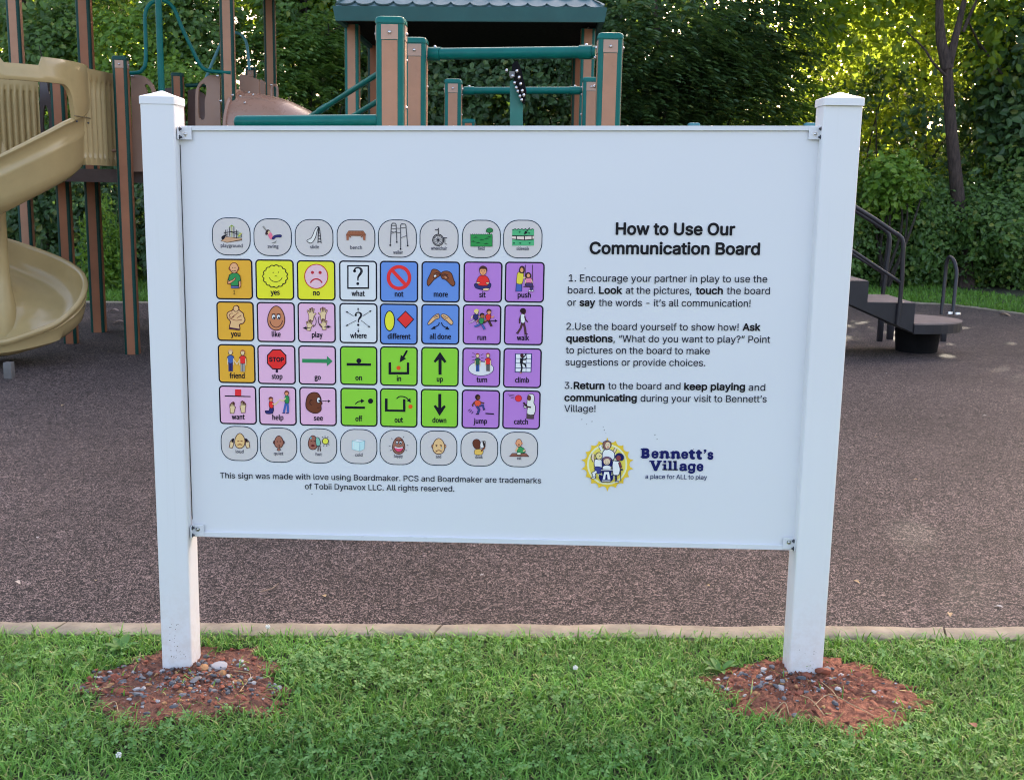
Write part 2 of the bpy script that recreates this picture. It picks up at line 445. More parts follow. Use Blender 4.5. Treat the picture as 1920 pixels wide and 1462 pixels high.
# specks of mud splashed low on the left post
md = MB()
for k in range(34):
    x = -0.985 + abs(RNG.normal(0, 1)) * 0.02 + RNG.random() * 0.02; z = 0.02 + RNG.random() ** 1.5 * 0.13
    if x < -0.925: md.ball((x, -0.0422, z), 0.0007 + RNG.random() * 0.0012, 0, 1, (1, 0.25, 1))
for k in range(14):
    x = 0.93 + RNG.random() * 0.06; z = 0.03 + RNG.random() ** 1.6 * 0.1
    md.ball((x, -0.0422, z), 0.0006 + RNG.random() * 0.001, 0, 1, (1, 0.25, 1))
md.build('mud_specks', paint('dried_mud', (0.10, 0.06, 0.04), 0.8), sign)['kind'] = 'stuff'
TL, TR, BL, BR = (-0.9082, 1.608), (0.9101, 1.6382), (-0.9093, 0.4021), (0.9087, 0.4045)
pn = MB(); T = 0.006
pn.add([(x, 0, z) for x, z in (BL, BR, TR, TL)] + [(x, T, z) for x, z in (BL, BR, TR, TL)],
       [(0, 1, 2, 3), (7, 6, 5, 4), (0, 4, 5, 1), (1, 5, 6, 2), (2, 6, 7, 3), (3, 7, 4, 0)])
panel = pn.build('panel', MAT['panel'], sign, smooth=False)
def rail(A, B, up, h):
    d = Vector((B[0] - A[0], 0, B[1] - A[1])); L = d.length; ux = d / L; uz = Vector((-ux.z, 0, ux.x)) * up
    m = MB(); sec = [(-0.007, -0.003), (-0.007, h), (-0.0045, h + 0.0015), (-0.002, h), (-0.002, h - 0.002), (0.009, h - 0.002), (0.010, -0.003)]
    rows = [[Vector((A[0], 0, A[1])) + ux * (0.004 + (L - 0.008) * t) + Vector((0, 1, 0)) * y - uz * z for y, z in sec] for t in (0, 1)]
    m.grid([[tuple(p) for p in r] for r in rows], closed_u=True)
    m.add([tuple(p) for p in rows[0]], [tuple(range(7))]); m.add([tuple(p) for p in rows[1]], [tuple(range(6, -1, -1))])
    return m.build('rail', MAT['rail'], sign, smooth=False)
rail(TL, TR, 1, 0.0095); rail(BL, BR, -1, 0.0115)
for x0, z0, x1, z1 in ((BL[0] + .001, BL[1] + .05, TL[0] + .001, TL[1] - .05), (BR[0] - .001, BR[1] + .05, TR[0] - .001, TR[1] - .05)):
    gm = MB(); gm.tube([(x0, -0.0006, z0), (x1, -0.0006, z1)], 0.0011, 0, 6); gm.build('edge_gasket', MAT['darkmetal'], sign)
def bracket(x, z, side, up):
    """L bracket: a flange on the panel, a flange on the post face, a bolt and two dark screws"""
    m = MB(); m.box((x + side * 0.0185, -0.0090, z), (0.034, 0.003, 0.036), bev=0.0008, seg=1)
    m.box((x + side * 0.0030, -0.0200, z), (0.003, 0.024, 0.036), bev=0.0008, seg=1)
    b = m.build('bracket', MAT['rail'], sign, angle=30)
    bo = MB(); bo.ball((x + side * 0.0175, -0.0108, z - 0.003 if up > 0 else z + 0.004), 0.0052, 0, 2, (1, .7, 1)); bo.cyl((x + side * 0.0175, -0.0103, z - 0.003 if up > 0 else z + 0.004), (x + side * 0.0175, -0.0118, z - 0.003 if up > 0 else z + 0.004), 0.0066, 0)
    bo.build('bolt', MAT['steel'], b)
    for dz in (0.0115, -0.0115):
        sc = MB()
        sc.cyl((x + side * 0.0032, -0.022, z + dz), (x + side * 0.0062, -0.022, z + dz), 0.0062, 0, 12); sc.cyl((x + side * 0.0062, -0.022, z + dz), (x + side * 0.0115, -0.022, z + dz), 0.0042, 0, 8, 0.0025)
        sc.build('screw', MAT['blackbolt'], b)
bracket(TL[0] + 0.002, TL[1] - 0.0175, 1, 1); bracket(TR[0] - 0.002, TR[1] - 0.0175, -1, 1)
bracket(BL[0] + 0.002, BL[1] + 0.0175, 1, -1); bracket(BR[0] - 0.002, BR[1] + 0.0185, -1, -1)
for t in (0.075, 0.33, 0.43, 0.70, 0.83, 0.945):       # screw heads standing on the top edge
    x = TL[0] + (TR[0] - TL[0]) * t; z = TL[1] + (TR[1] - TL[1]) * t
    tb = MB(); tb.ball((x, 0.003, z + 0.0015), 0.0042, 0, 2, (1, 1, .6)); tb.build('edge_screw', MAT['steel'], sign)

sp = MB()                                             # specks of dirt on the printed face
for px, py in ((1091, 786), (1100, 795), (1110, 790), (1131, 800), (1136, 812), (1228, 815), (1232, 823), (585, 926), (1097, 503), (1133, 806), (1300, 842)):
    q = on_y(px, py); sp.ball((q[0], -0.0003, q[2]), 0.0009 + 0.0012 * RNG.random(), 0, 1, (1, .2, 1.2))
sp.build('dirt_specks', paint('grey_dirt', (0.30, 0.29, 0.29), 0.8), sign)['kind'] = 'stuff'
# ---- tiles
ORANGE = (222, 160, 58); YELT = (214, 211, 52); PINKT = (206, 168, 216); BLUT = (88, 132, 220); PURT = (160, 118, 212); GRNT = (122, 194, 62); GRYT = (181, 188, 206); WHTT = (192, 208, 232)
def slope_at(z): return 0.0012 + (z - 0.69) * 0.0137
def tile(z, x0, y0, x1, y1, col, rnd, cap, cx0, cx1, by, capcol=None, small=False):
    cx, cy = zp(z, (x0 + x1) / 2, (y0 + y1) / 2); w = (x1 - x0) / z[2]; h = (y1 - y0) / z[2]
    if not rnd: w -= 1.5; h -= 0.5
    c = on_y(cx, cy); W = on_y(cx + w / 2, cy)[0] - on_y(cx - w / 2, cy)[0]; H = on_y(cx, cy - h / 2)[2] - on_y(cx, cy + h / 2)[2]
    sl = slope_at(c[2]); mb = MB()
    def rr(W, H, r):
        P = []
        for sx, sy, a0 in ((1, 1, 0), (-1, 1, 90), (-1, -1, 180), (1, -1, 270)):
            for k in range(7):
                a = RAD(a0 + 15 * k); P.append((sx * (W / 2 - r) + r * cos(a), sy * (H / 2 - r) + r * sin(a)))
        return P
    r = 0.042 if rnd else 0.012; lw = 0.0026 if rnd else 0.0042
    for k, (P, y) in enumerate(((rr(W, H, r), -0.0010), (rr(W - 2 * lw, H - 2 * lw, r - lw), -0.0014))):
        mb.add([(c[0] + p[0], y, c[2] + p[1] + sl * p[0]) for p in P], [tuple(range(len(P)))], k)
    border = (32, 48, 72) if rnd else K
    t = mb.build('symbol_tile', [ink(border), ink(col)], sign, smooth=False, fix=False)
    if cap:
        cm = MB(); L = zp(z, cx0, by - (cx1 - cx0) * 0.006); R = zp(z, cx1, by + (cx1 - cx0) * 0.006)
        capm = (6.0 if small else 9.6) * MPX
        lettering(cm, cap, L, R, capm, 0, 0.006 if small else 0.010, face='h'); cm.build('caption', ink(capcol or ((60, 66, 92) if small else K)), t, smooth=False, fix=False)
    return t
TILES = {}
def T_(key, z, box, col, rnd, cx0, cx1, by, word, look=None):
    TILES[key] = tile(z, *box, col, rnd, word, cx0, cx1, by, small=rnd)
    if look: TILES[key]['label'] = look
for args in (
    ('playground', ZA, (45, 47, 465, 460), GRYT, True, 142, 380, 370, 'playground', 'rounded grey tile captioned playground'),
    ('swing', ZA, (498, 57, 915, 467), GRYT, True, 652, 772, 377, 'swing', 'rounded grey tile captioned swing'),
    ('slide', ZA, (948, 65, 1368, 473), GRYT, True, 1115, 1212, 383, 'slide', 'rounded grey tile captioned slide'),
    ('bench', ZA, (1405, 65, 1825, 480), GRYT, True, 1553, 1682, 390, 'bench', 'rounded grey tile captioned bench'),
    ('I', ZA, (79, 495, 493, 942), ORANGE, False, 278, 302, 882, '', 'orange tile captioned I'),
    ('yes', ZA, (515, 503, 943, 947), YELT, False, 685, 785, 887, 'yes', 'yellow tile captioned yes'),
    ('no', ZA, (967, 512, 1395, 953), YELT, False, 1150, 1222, 893, 'no', 'yellow tile captioned no'),
    ('what', ZA, (1427, 515, 1850, 960), WHTT, False, 1568, 1712, 900, 'what', 'white tile captioned what'),
    ('you', ZA, (92, 960, 508, 1395), ORANGE, False, 252, 357, 1340, 'you', 'orange tile captioned you'),
    ('like', ZA, (530, 967, 955, 1408), PINKT, False, 698, 795, 1343, 'like', 'pink tile captioned like'),
    ('play', ZA, (975, 970, 1398, 1413), PINKT, False, 1135, 1252, 1350, 'play', 'pink tile captioned play'),
    ('where', ZA, (1430, 978, 1855, 1420), WHTT, False, 1553, 1733, 1358, 'where', 'white tile captioned where'),
    ('walker', ZB, (50, 67, 460, 470), GRYT, True, 212, 315, 430, 'walker', 'rounded grey tile captioned walker'),
    ('wheelchair', ZB, (490, 70, 902, 473), GRYT, True, 612, 780, 387, 'wheelchair', 'rounded grey tile captioned wheelchair'),
    ('field', ZB, (940, 70, 1350, 475), GRYT, True, 1108, 1178, 388, 'field', 'rounded grey tile captioned field'),
    ('sidewalk', ZB, (1375, 70, 1790, 478), GRYT, True, 1515, 1650, 390, 'sidewalk', 'rounded grey tile captioned sidewalk'),
    ('not', ZB, (65, 503, 480, 943), BLUT, False, 228, 320, 880, 'not', 'blue tile captioned not'),
    ('more', ZB, (505, 508, 922, 945), BLUT, False, 640, 790, 882, 'more', 'blue tile captioned more'),
    ('sit', ZB, (950, 510, 1370, 947), PURT, False, 1120, 1190, 887, 'sit', 'purple tile captioned sit'),
    ('push', ZB, (1388, 512, 1815, 947), PURT, False, 1528, 1668, 890, 'push', 'purple tile captioned push'),
    ('different', ZB, (65, 955, 475, 1392), BLUT, False, 152, 395, 1327, 'different', 'blue tile captioned different'),
    ('all done', ZB, (503, 960, 917, 1390), BLUT, False, 597, 823, 1328, 'all done', 'blue tile captioned all done'),
    ('run', ZB, (942, 963, 1358, 1393), PURT, False, 1102, 1195, 1338, 'run', 'purple tile captioned run'),
    ('walk', ZB, (1380, 967, 1802, 1397), PURT, False, 1520, 1648, 1342, 'walk', 'purple tile captioned walk'),
    ('friend', ZC, (90, 25, 437, 383), ORANGE, False, 200, 338, 334, 'friend', 'orange tile captioned friend'),
    ('stop', ZC, (450, 32, 805, 393), PINKT, False, 583, 683, 340, 'stop', 'pink tile captioned stop'),
    ('go', ZC, (823, 37, 1175, 398), PINKT, False, 975, 1033, 348, 'go', 'pink tile captioned go'),
    ('on', ZC, (1203, 42, 1552, 400), GRNT, False, 1348, 1408, 352, 'on', 'green tile captioned on'),
    ('want', ZC, (100, 403, 448, 758), PINKT, False, 220, 338, 709, 'want', 'pink tile captioned want'),
    ('help', ZC, (462, 410, 813, 767), PINKT, False, 590, 692, 714, 'help', 'pink tile captioned help'),
    ('see', ZC, (832, 415, 1180, 772), PINKT, False, 968, 1052, 720, 'see', 'pink tile captioned see'),
    ('off', ZC, (1207, 423, 1553, 777), GRNT, False, 1348, 1412, 726, 'off', 'green tile captioned off'),
    ('loud', ZC, (118, 772, 458, 1090), GRYT, True, 255, 328, 1017, 'loud', 'rounded grey tile captioned loud'),
    ('quiet', ZC, (475, 787, 815, 1105), GRYT, True, 603, 690, 1034, 'quiet', 'rounded grey tile captioned quiet'),
    ('hot', ZC, (840, 793, 1180, 1112), GRYT, True, 985, 1042, 1041, 'hot', 'rounded grey tile captioned hot'),
    ('cold', ZC, (1208, 800, 1547, 1118), GRYT, True, 1345, 1413, 1047, 'cold', 'rounded grey tile captioned cold'),
    ('in', ZD, (58, 45, 410, 408), GRNT, False, 215, 255, 360, 'in', 'green tile captioned in'),
    ('up', ZD, (433, 50, 785, 413), GRNT, False, 580, 637, 365, 'up', 'green tile captioned up'),
    ('turn', ZD, (808, 57, 1165, 418), PURT, False, 943, 1040, 370, 'turn', 'purple tile captioned turn'),
    ('climb', ZD, (1183, 60, 1540, 427), PURT, False, 1295, 1423, 374, 'climb', 'purple tile captioned climb'),
    ('out', ZD, (58, 427, 408, 785), GRNT, False, 195, 272, 737, 'out', 'green tile captioned out'),
    ('down', ZD, (430, 433, 780, 790), GRNT, False, 540, 668, 740, 'down', 'green tile captioned down'),
    ('jump', ZD, (803, 440, 1160, 798), PURT, False, 915, 1040, 748, 'jump', 'purple tile captioned jump'),
    ('catch', ZD, (1176, 445, 1530, 803), PURT, False, 1285, 1413, 753, 'catch', 'purple tile captioned catch'),
    ('happy', ZD, (58, 807, 400, 1127), GRYT, True, 190, 270, 1058, 'happy', 'rounded grey tile captioned happy'),
    ('sad', ZD, (425, 813, 767, 1133), GRYT, True, 572, 620, 1062, 'sad', 'rounded grey tile captioned sad'),
    ('drink', ZD, (797, 820, 1140, 1140), GRYT, True, 932, 1000, 1067, 'drink', 'rounded grey tile captioned drink'),
    ('eat', ZD, (1160, 825, 1505, 1147), GRYT, True, 1313, 1353, 1077, 'eat', 'rounded grey tile captioned eat')):
    key, z, box, col, rnd, c0, c1, by, word, look = args
    T_(key, z, box, col, rnd, c0, c1, by, word, look)

# ---- pictograms (drawn in the coordinates of enlarged photo crops)
def pic(key, z):
    return Art(z)
def done(a, key): a.build('pictogram', TILES[key])
def qmark(a, cx, cy, s, c=K):
    P = [(-.36, -.62), (-.25, -.9), (.08, -.98), (.36, -.8), (.38, -.5), (.16, -.2), (.03, .05), (.02, .38)]
    W = [.22, .16, .17, .25, .27, .24, .17, .12]
    q = smooth_path([(*p, w) for p, w in zip(P, W)], 5)
    for i in range(len(q) - 1):
        a.L(c, (q[i][2] + q[i + 1][2]) / 2 * s, [(cx + q[i][0] * s, cy + q[i][1] * s), (cx + q[i + 1][0] * s * 1.0, cy + q[i + 1][1] * s)])
        a.y += 0.00012
    a.E(c, cx - .33 * s, cy - .62 * s, .15 * s); a.E(c, cx, cy + .68 * s, .15 * s)

a = pic('playground', ZA)
a.F((178, 150, 130), [(145, 300), (200, 255), (372, 275), (370, 290), (210, 318)], 0, 5, (70, 50, 40))
a.F(K, [(148, 265), (165, 243), (225, 230), (190, 252), (182, 275), (160, 290)], 3)
for x, y0, y1, c in ((178, 200, 238, GREY), (195, 180, 240, K), (212, 175, 250, GREY), (238, 150, 250, K), (262, 130, 262, (150, 165, 60)), (285, 148, 265, K), (312, 180, 272, K), (330, 190, 270, (40, 110, 60)), (350, 205, 272, (120, 160, 60)), (365, 215, 265, K)):
    a.L(c, 7, [(x, y0), (x + 2, y1)])
a.L(K, 6, [(178, 215), (250, 200), (330, 230)]); a.L((120, 160, 60), 7, [(238, 150), (262, 130), (287, 148)]); a.L(K, 5, [(238, 195), (330, 205)]); a.L((190, 200, 60), 9, [(335, 250), (372, 215)])
done(a, 'playground')
a = pic('swing', ZA)
a.L(GREY, 14, [(605, 140), (655, 205)]); a.L((90, 95, 105), 5, [(597, 142), (648, 205)])
a.E(HAIR, 657, 205, 24, 28); a.F(HAIR, [(632, 200), (650, 215), (642, 236), (628, 228)], 3); a.E(PALE, 668, 205, 10, 14)
a.F((200, 110, 150), [(655, 225), (690, 210), (712, 270), (680, 280)], 3); a.F(NAVY, [(700, 270), (735, 238), (800, 235), (798, 260), (745, 262), (715, 285)], 3, 4, (30, 35, 80)); a.L(PALE, 8, [(668, 228), (655, 205)])
a.F((110, 120, 130), [(695, 322), (735, 308), (752, 290), (735, 322)], 3); done(a, 'swing')
a = pic('slide', ZA)
a.F((205, 212, 228), [(1080, 298), (1130, 265), (1165, 185), (1190, 150), (1212, 150), (1195, 180), (1175, 260), (1150, 305), (1120, 325)], 4, 7, K)
a.L(K, 8, [(1198, 150), (1208, 165), (1200, 325)]); a.L(K, 8, [(1212, 152), (1220, 175), (1236, 325)])
for y in (185, 215, 248, 280, 310): a.L(K, 7, [(1202, y), (1206 + (y - 150) * .17, y)])
done(a, 'slide')
a = pic('bench', ZA)
a.F((140, 92, 72), [(1535, 192), (1695, 192), (1722, 230), (1508, 230)], 0, 4, (70, 40, 35)); 
for x in (1555, 1585, 1615, 1645, 1675): a.L((95, 55, 45), 4, [(x, 194), (x + (x - 1615) * .2, 214)])
a.F((120, 76, 60), [(1508, 228), (1722, 228), (1720, 246), (1510, 246)]); a.F((140, 92, 75), [(1512, 244), (1540, 244), (1536, 292), (1512, 292)]); a.F((140, 92, 75), [(1690, 244), (1720, 244), (1718, 296), (1694, 290)]); a.L((120, 76, 60), 10, [(1540, 246), (1562, 262)]); a.L((120, 76, 60), 10, [(1690, 246), (1670, 262)])
done(a, 'bench')
def head(a, cx, cy, r, skin, hair=None, lw=6):
    a.E(skin, cx, cy, r * .8, r, lw, (90, 40, 40))
    if hair: a.F(hair, [(cx - r * .85, cy), (cx - r * .8, cy - r * .8), (cx, cy - r * 1.15), (cx + r * .8, cy - r * .8), (cx + r * .85, cy), (cx + r * .5, cy - r * .5), (cx - r * .4, cy - r * .5)], 3)
a = pic('I', ZA)
a.L((96, 34, 30), 34, [(300, 640), (295, 660)]); a.L((205, 150, 120), 22, [(300, 640), (295, 660)])
a.E((190, 130, 105), 240, 600, 10, 16, 5, (96, 34, 30)); a.E((190, 130, 105), 330, 600, 10, 16, 5, (96, 34, 30))
a.F((212, 160, 130), [(250, 560), (285, 538), (318, 555), (332, 595), (315, 640), (288, 652), (262, 640), (240, 600)], 4, 7, (96, 34, 30))
a.L(K, 6, [(262, 626), (285, 632), (308, 622)]); a.E(K, 272, 592, 4); a.E(K, 298, 592, 4)
a.F((205, 150, 120), [(225, 715), (250, 720), (240, 765), (218, 768)], 3, 5, (70, 30, 40)); a.F((205, 150, 120), [(338, 730), (358, 728), (360, 790), (346, 812), (340, 780)], 3, 5, (70, 30, 40))
a.F((90, 100, 170), [(256, 785), (338, 785), (338, 815), (256, 815)], 0, 5, (50, 50, 90))
a.F(GREEN, [(240, 668), (270, 652), (325, 652), (352, 680), (360, 735), (335, 740), (336, 788), (256, 788), (252, 735), (222, 730)], 0, 7, (20, 50, 40))
a.F((205, 150, 120), [(222, 745), (278, 722), (300, 695), (305, 712), (286, 735), (232, 770)], 2, 5, (70, 30, 40)); a.L(K, 6, [(290, 840), (290, 882)]); a.L(K, 5, [(280, 840), (300, 840)]); a.L(K, 5, [(279, 881), (301, 881)]); done(a, 'I')
a = pic('yes', ZA)
pts = [(735 + (124 + 12 * abs(sin(7.5 * t))) * cos(t), 686 + (112 + 12 * abs(sin(7.5 * t))) * sin(t)) for t in np.linspace(0, 2 * pi, 120, endpoint=False)]
a.F((215, 214, 60), pts, 0, 10, (30, 28, 25)); a.ring((35, 32, 20), 7, 742, 688, 70, 58, 10, 170); a.E((60, 55, 20), 713, 646, 6); a.E((60, 55, 20), 771, 643, 6); a.L((60, 55, 20), 5, [(728, 688), (742, 680), (757, 688)]); done(a, 'yes')
a = pic('no', ZA)
a.E((216, 178, 208), 1182, 688, 126, 132, 9, (170, 40, 50)); a.E((165, 40, 60), 1141, 645, 17); a.E((165, 40, 60), 1225, 645, 17); a.ring((165, 35, 50), 14, 1183, 790, 70, 75, 205, 335); done(a, 'no')
a = pic('what', ZA)
a.F(K, [(1520, 565), (1758, 565), (1758, 823), (1520, 823)]); a.F(WHTT, [(1535, 580), (1743, 580), (1743, 806), (1535, 806)]); qmark(a, 1635, 695, 105); done(a, 'what')
a = pic('you', ZA)
a.F((222, 172, 135), [(212, 1090), (235, 1070), (265, 1060), (285, 1025), (310, 1003), (338, 1020), (342, 1052), (385, 1090), (392, 1125), (405, 1160), (385, 1198), (345, 1212), (345, 1268), (240, 1248), (248, 1180), (215, 1140)], 3, 9, (70, 25, 35))
a.E((222, 172, 135), 308, 1038, 30, 32, 7, (70, 25, 35)); a.L((110, 50, 45), 6, [(230, 1140), (300, 1165), (370, 1160)], curve=5); a.L((110, 50, 45), 6, [(265, 1130), (335, 1080)]); a.L((110, 50, 45), 6, [(320, 1140), (365, 1110)]); a.ring((110, 50, 45), 6, 262, 1112, 26, 24, 0, 300)
a.F((60, 25, 60), [(236, 1240), (348, 1258), (348, 1274), (230, 1262)]); done(a, 'you')
def face(a, cx, cy, rx, ry, c, lw=8, egg=0.16):
    n = 36; P = [(cx + rx * cos(t) * (1 + egg * sin(t)), cy + ry * sin(t)) for t in [2 * pi * k / n for k in range(n)]]
    a.F(c, P, 0, lw, (55, 25, 35))
a = pic('like', ZA)
face(a, 746, 1142, 92, 132, (176, 122, 96), 9); a.ring((60, 30, 40), 8, 746, 1150, 70, 92, 12, 168); 
for x in (718, 772): a.E(WHT, x, 1128, 20, 26, 5); a.E(K, x + 4, 1138, 10, 12); a.ring((60, 30, 40), 7, x, 1110, 22, 16, 200, 340)
done(a, 'like')
def hand(a, cx, cy, s, ang, c=PALE, mir=1, spread=1.0, lc=(80, 40, 45), lw=5):
    """open hand: palm, four fingers and a thumb"""
    def T(p):
        x, y = p[0] * mir, p[1]; return (cx + s * (x * cos(ang) - y * sin(ang)), cy + s * (x * sin(ang) + y * cos(ang)))
    P = [(-.28, .95), (-.33, .25), (-.42, .0), (-.62 * spread, -.45), (-.5 * spread, -.52), (-.28, -.12), (-.3 * spread, -.75), (-.17 * spread, -.77), (-.1, -.2), (-.02, -.88), (.1, -.88), (.1, -.2), (.26 * spread, -.78), (.38 * spread, -.72), (.28, -.1), (.62 * spread, -.15), (.68 * spread, -.02), (.4, .25), (.3, .95)]
    a.F(c, [T(p) for p in P], 0, lw, lc)
a = pic('play', ZA)
hand(a, 1128, 1095, 78, .05); hand(a, 1258, 1090, 78, .0, mir=-1); hand(a, 1108, 1215, 66, .15, lw=5); hand(a, 1265, 1205, 66, -.1, mir=-1)
a.L(OUT, 7, [(1162, 1120), (1180, 1160), (1178, 1205), (1150, 1238)], curve=5); a.L(OUT, 7, [(1215, 1120), (1205, 1170), (1225, 1225), (1250, 1240)], curve=5)
a.arrow(K, 6, (1120, 1246), (1036, 1250), 17, 40); a.arrow(K, 6, (1270, 1240), (1345, 1232), 17, 40); done(a, 'play')
a = pic('where', ZA)
qmark(a, 1640, 1160, 82)
for p, q in (((1640, 1070), (1638, 1025)), ((1640, 1250), (1642, 1302)), ((1590, 1120), (1503, 1065)), ((1690, 1118), (1788, 1056)), ((1620, 1165), (1503, 1228)), ((1672, 1165), (1773, 1245))): a.arrow(K, 5, p, q, 11, 26)
done(a, 'where')
a = pic('walker', ZB); LG = (70, 76, 92)
for P in ([(180, 335), (192, 120), (205, 105), (235, 107), (242, 120), (250, 300)], [(290, 375), (290, 125), (300, 112), (338, 115), (345, 130), (365, 340)]): a.L(LG, 9, P); 
for P in ([(192, 130), (242, 130)], [(190, 160), (242, 165)], [(186, 218), (246, 190)], [(186, 195), (290, 208)], [(244, 158), (290, 160)], [(290, 155), (350, 150)], [(292, 260), (355, 235)]): a.L(LG, 6, P)
for x, y in ((180, 338), (250, 305), (290, 378), (365, 342)): a.E(K, x, y, 9)
done(a, 'walker')
a = pic('wheelchair', ZB)
a.ring(K, 9, 687, 283, 58, 60); a.ring(K, 6, 687, 283, 46, 48)
for k in range(5): a.L(LG, 5, [(687 - 45 * cos(k * pi / 5), 283 - 45 * sin(k * pi / 5)), (687 + 45 * cos(k * pi / 5), 283 + 45 * sin(k * pi / 5))])
a.E(K, 687, 283, 9); a.L(K, 9, [(689, 155), (689, 225)]); a.L(K, 8, [(653, 175), (690, 175)]); a.L(K, 8, [(740, 260), (782, 260)]); a.L(K, 6, [(758, 262), (760, 320), (782, 328)]); done(a, 'wheelchair')
a = pic('field', ZB)
P = [(1030 + 10 * k, 222 + (6 if k % 2 else -4)) for k in range(24)]
a.F((40, 135, 75), P + [(1260, 350), (1030, 350)], 0, 4, (20, 70, 50))
for x, y in ((1085, 255), (1200, 268), (1060, 298), (1150, 280), (1110, 312), (1195, 322), (1225, 250)): a.F((20, 80, 50), [(x - 28, y + 5), (x, y - 9), (x + 28, y + 3)])
a.L((50, 60, 40), 9, [(1230, 222), (1230, 195)]); a.F((35, 115, 70), [(1195, 185), (1210, 160), (1240, 155), (1265, 170), (1260, 195), (1235, 205), (1205, 200)], 4, 4, (20, 60, 50)); done(a, 'field')
a = pic('sidewalk', ZB)
P = [(1472 + 10 * k, 170 + 7 * sin(k * 1.7)) for k in range(24)]
a.F((70, 165, 125), P + [(1700, 342), (1470, 342)]); a.L((20, 80, 60), 7, P)
a.F((198, 196, 205), [(1470, 240), (1580, 240), (1700, 236), (1700, 276), (1600, 284), (1470, 278)]); a.L(K, 9, [(1470, 238), (1580, 240), (1700, 235)]); a.L(K, 9, [(1470, 272), (1600, 284), (1700, 274)])
for x in (1515, 1600, 1680): a.L(K, 9, [(x, 238), (x, 282)])
for x, y in ((1550, 200), (1650, 212), (1490, 318), (1555, 318), (1655, 316)): a.F((20, 95, 70), [(x - 12, y - 10), (x + 12, y - 10), (x, y + 12)])
a.arrow(K, 8, (1655, 152), (1595, 226), 18, 40); done(a, 'sidewalk')
a = pic('not', ZB)
a.ring((212, 46, 52), 36, 272, 680, 112, 114, n=48); a.L((212, 46, 52), 36, [(200, 602), (350, 765)]); done(a, 'not')
a = pic('more', ZB)
a.F((118, 70, 48), [(570, 718), (605, 640), (625, 595), (670, 595), (710, 625), (718, 648), (690, 670), (640, 705), (585, 768)], 3, 7, (35, 25, 40))
a.F((118, 70, 48), [(715, 650), (735, 618), (790, 612), (830, 640), (850, 700), (865, 742), (838, 770), (770, 705), (730, 690)], 3, 7, (35, 25, 40))
for P in ([(640, 640), (680, 628), (712, 648)], [(640, 655), (690, 645), (712, 655)], [(640, 690), (640, 660), (665, 648)], [(722, 650), (760, 642), (790, 655)], [(725, 660), (770, 655), (800, 690)], [(760, 680), (790, 700)]): a.L((35, 22, 35), 6, P, curve=4)
a.E(WHT, 655, 662, 14, 10, 0, OUT, 14, -.5); a.E((170, 130, 110), 768, 678, 16, 8, 0, OUT, 14, .6); done(a, 'more')
a = pic('sit', ZB)
a.L((190, 130, 100), 26, [(1160, 640), (1160, 670)]); a.F(NAVY, [(1070, 750), (1110, 735), (1210, 735), (1245, 745), (1235, 790), (1190, 812), (1110, 800), (1080, 785)], 3, 5, (25, 25, 60))
a.F((222, 180, 155), [(1160, 800), (1190, 790), (1228, 795), (1215, 815), (1170, 818)], 3, 4); a.F(RED, [(1110, 680), (1135, 660), (1190, 660), (1220, 690), (1230, 725), (1215, 740), (1205, 765), (1115, 762), (1110, 735), (1095, 720)], 2, 5, (90, 20, 40))
a.E((226, 182, 150), 1110, 735, 20, 10, 4); a.E((226, 182, 150), 1210, 738, 18, 10, 4)
a.E((205, 145, 110), 1162, 610, 36, 45, 4); a.F((60, 35, 40), [(1122, 615), (1125, 575), (1160, 553), (1200, 572), (1206, 615), (1192, 592), (1150, 588), (1130, 595)], 3); a.E(K, 1150, 608, 4); a.E(K, 1174, 608, 4); a.L((130, 60, 50), 4, [(1150, 635), (1175, 633)]); done(a, 'sit')
a = pic('push', ZB)
a.L(OUT, 6, [(1610, 545), (1608, 770)]); a.L(OUT, 6, [(1685, 545), (1685, 770)])
a.F((60, 90, 180), [(1515, 735), (1572, 735), (1572, 825), (1508, 825)], 0, 5, NAVY); a.F((222, 200, 70), [(1528, 630), (1560, 615), (1590, 640), (1588, 680), (1574, 745), (1518, 740), (1520, 680)], 2, 5, (110, 80, 40)); a.L((222, 200, 70), 20, [(1560, 650), (1590, 690)]); a.L(PALE, 14, [(1585, 688), (1612, 676)])
a.F(HAIR, [(1545, 625), (1548, 575), (1575, 555), (1602, 575), (1600, 625), (1580, 635)], 3); a.E((196, 150, 110), 1572, 600, 17, 24)
a.F((225, 120, 170), [(1612, 690), (1640, 672), (1680, 695), (1672, 742), (1618, 742)], 2, 4); a.L(PALE, 9, [(1615, 700), (1605, 745)]); a.L(PALE, 9, [(1675, 700), (1685, 735)]); a.F((60, 50, 110), [(1615, 738), (1680, 738), (1688, 770), (1690, 810), (1665, 812), (1655, 775), (1620, 770)], 2, 4); a.L(OUT, 9, [(1590, 775), (1700, 772)])
a.F(HAIR, [(1612, 680), (1616, 635), (1642, 622), (1668, 640), (1668, 680)], 3); a.E((205, 150, 120), 1642, 658, 17, 19); a.E(WHT, 1655, 818, 14, 9, 4); a.E(WHT, 1685, 818, 12, 9, 4); done(a, 'push')
a = pic('different', ZB)
a.E((214, 212, 60), 173, 1138, 52, 104, 9, K); a.F((208, 48, 52), [(342, 1035), (428, 1122), (342, 1212), (256, 1122)], 0, 8, K); done(a, 'different')
a = pic('all done', ZB)
a.F((214, 168, 132), [(578, 1160), (625, 1100), (655, 1075), (690, 1060), (700, 1085), (695, 1110), (660, 1120), (640, 1140), (590, 1178)], 2, 6); a.F((214, 168, 132), [(718, 1085), (735, 1062), (775, 1075), (805, 1100), (845, 1150), (825, 1180), (780, 1140), (745, 1120)], 2, 6)
for P in ([(640, 1095), (692, 1072)], [(648, 1105), (695, 1088)], [(735, 1078), (790, 1110)], [(728, 1095), (775, 1122)]): a.L(OUT, 5, P)
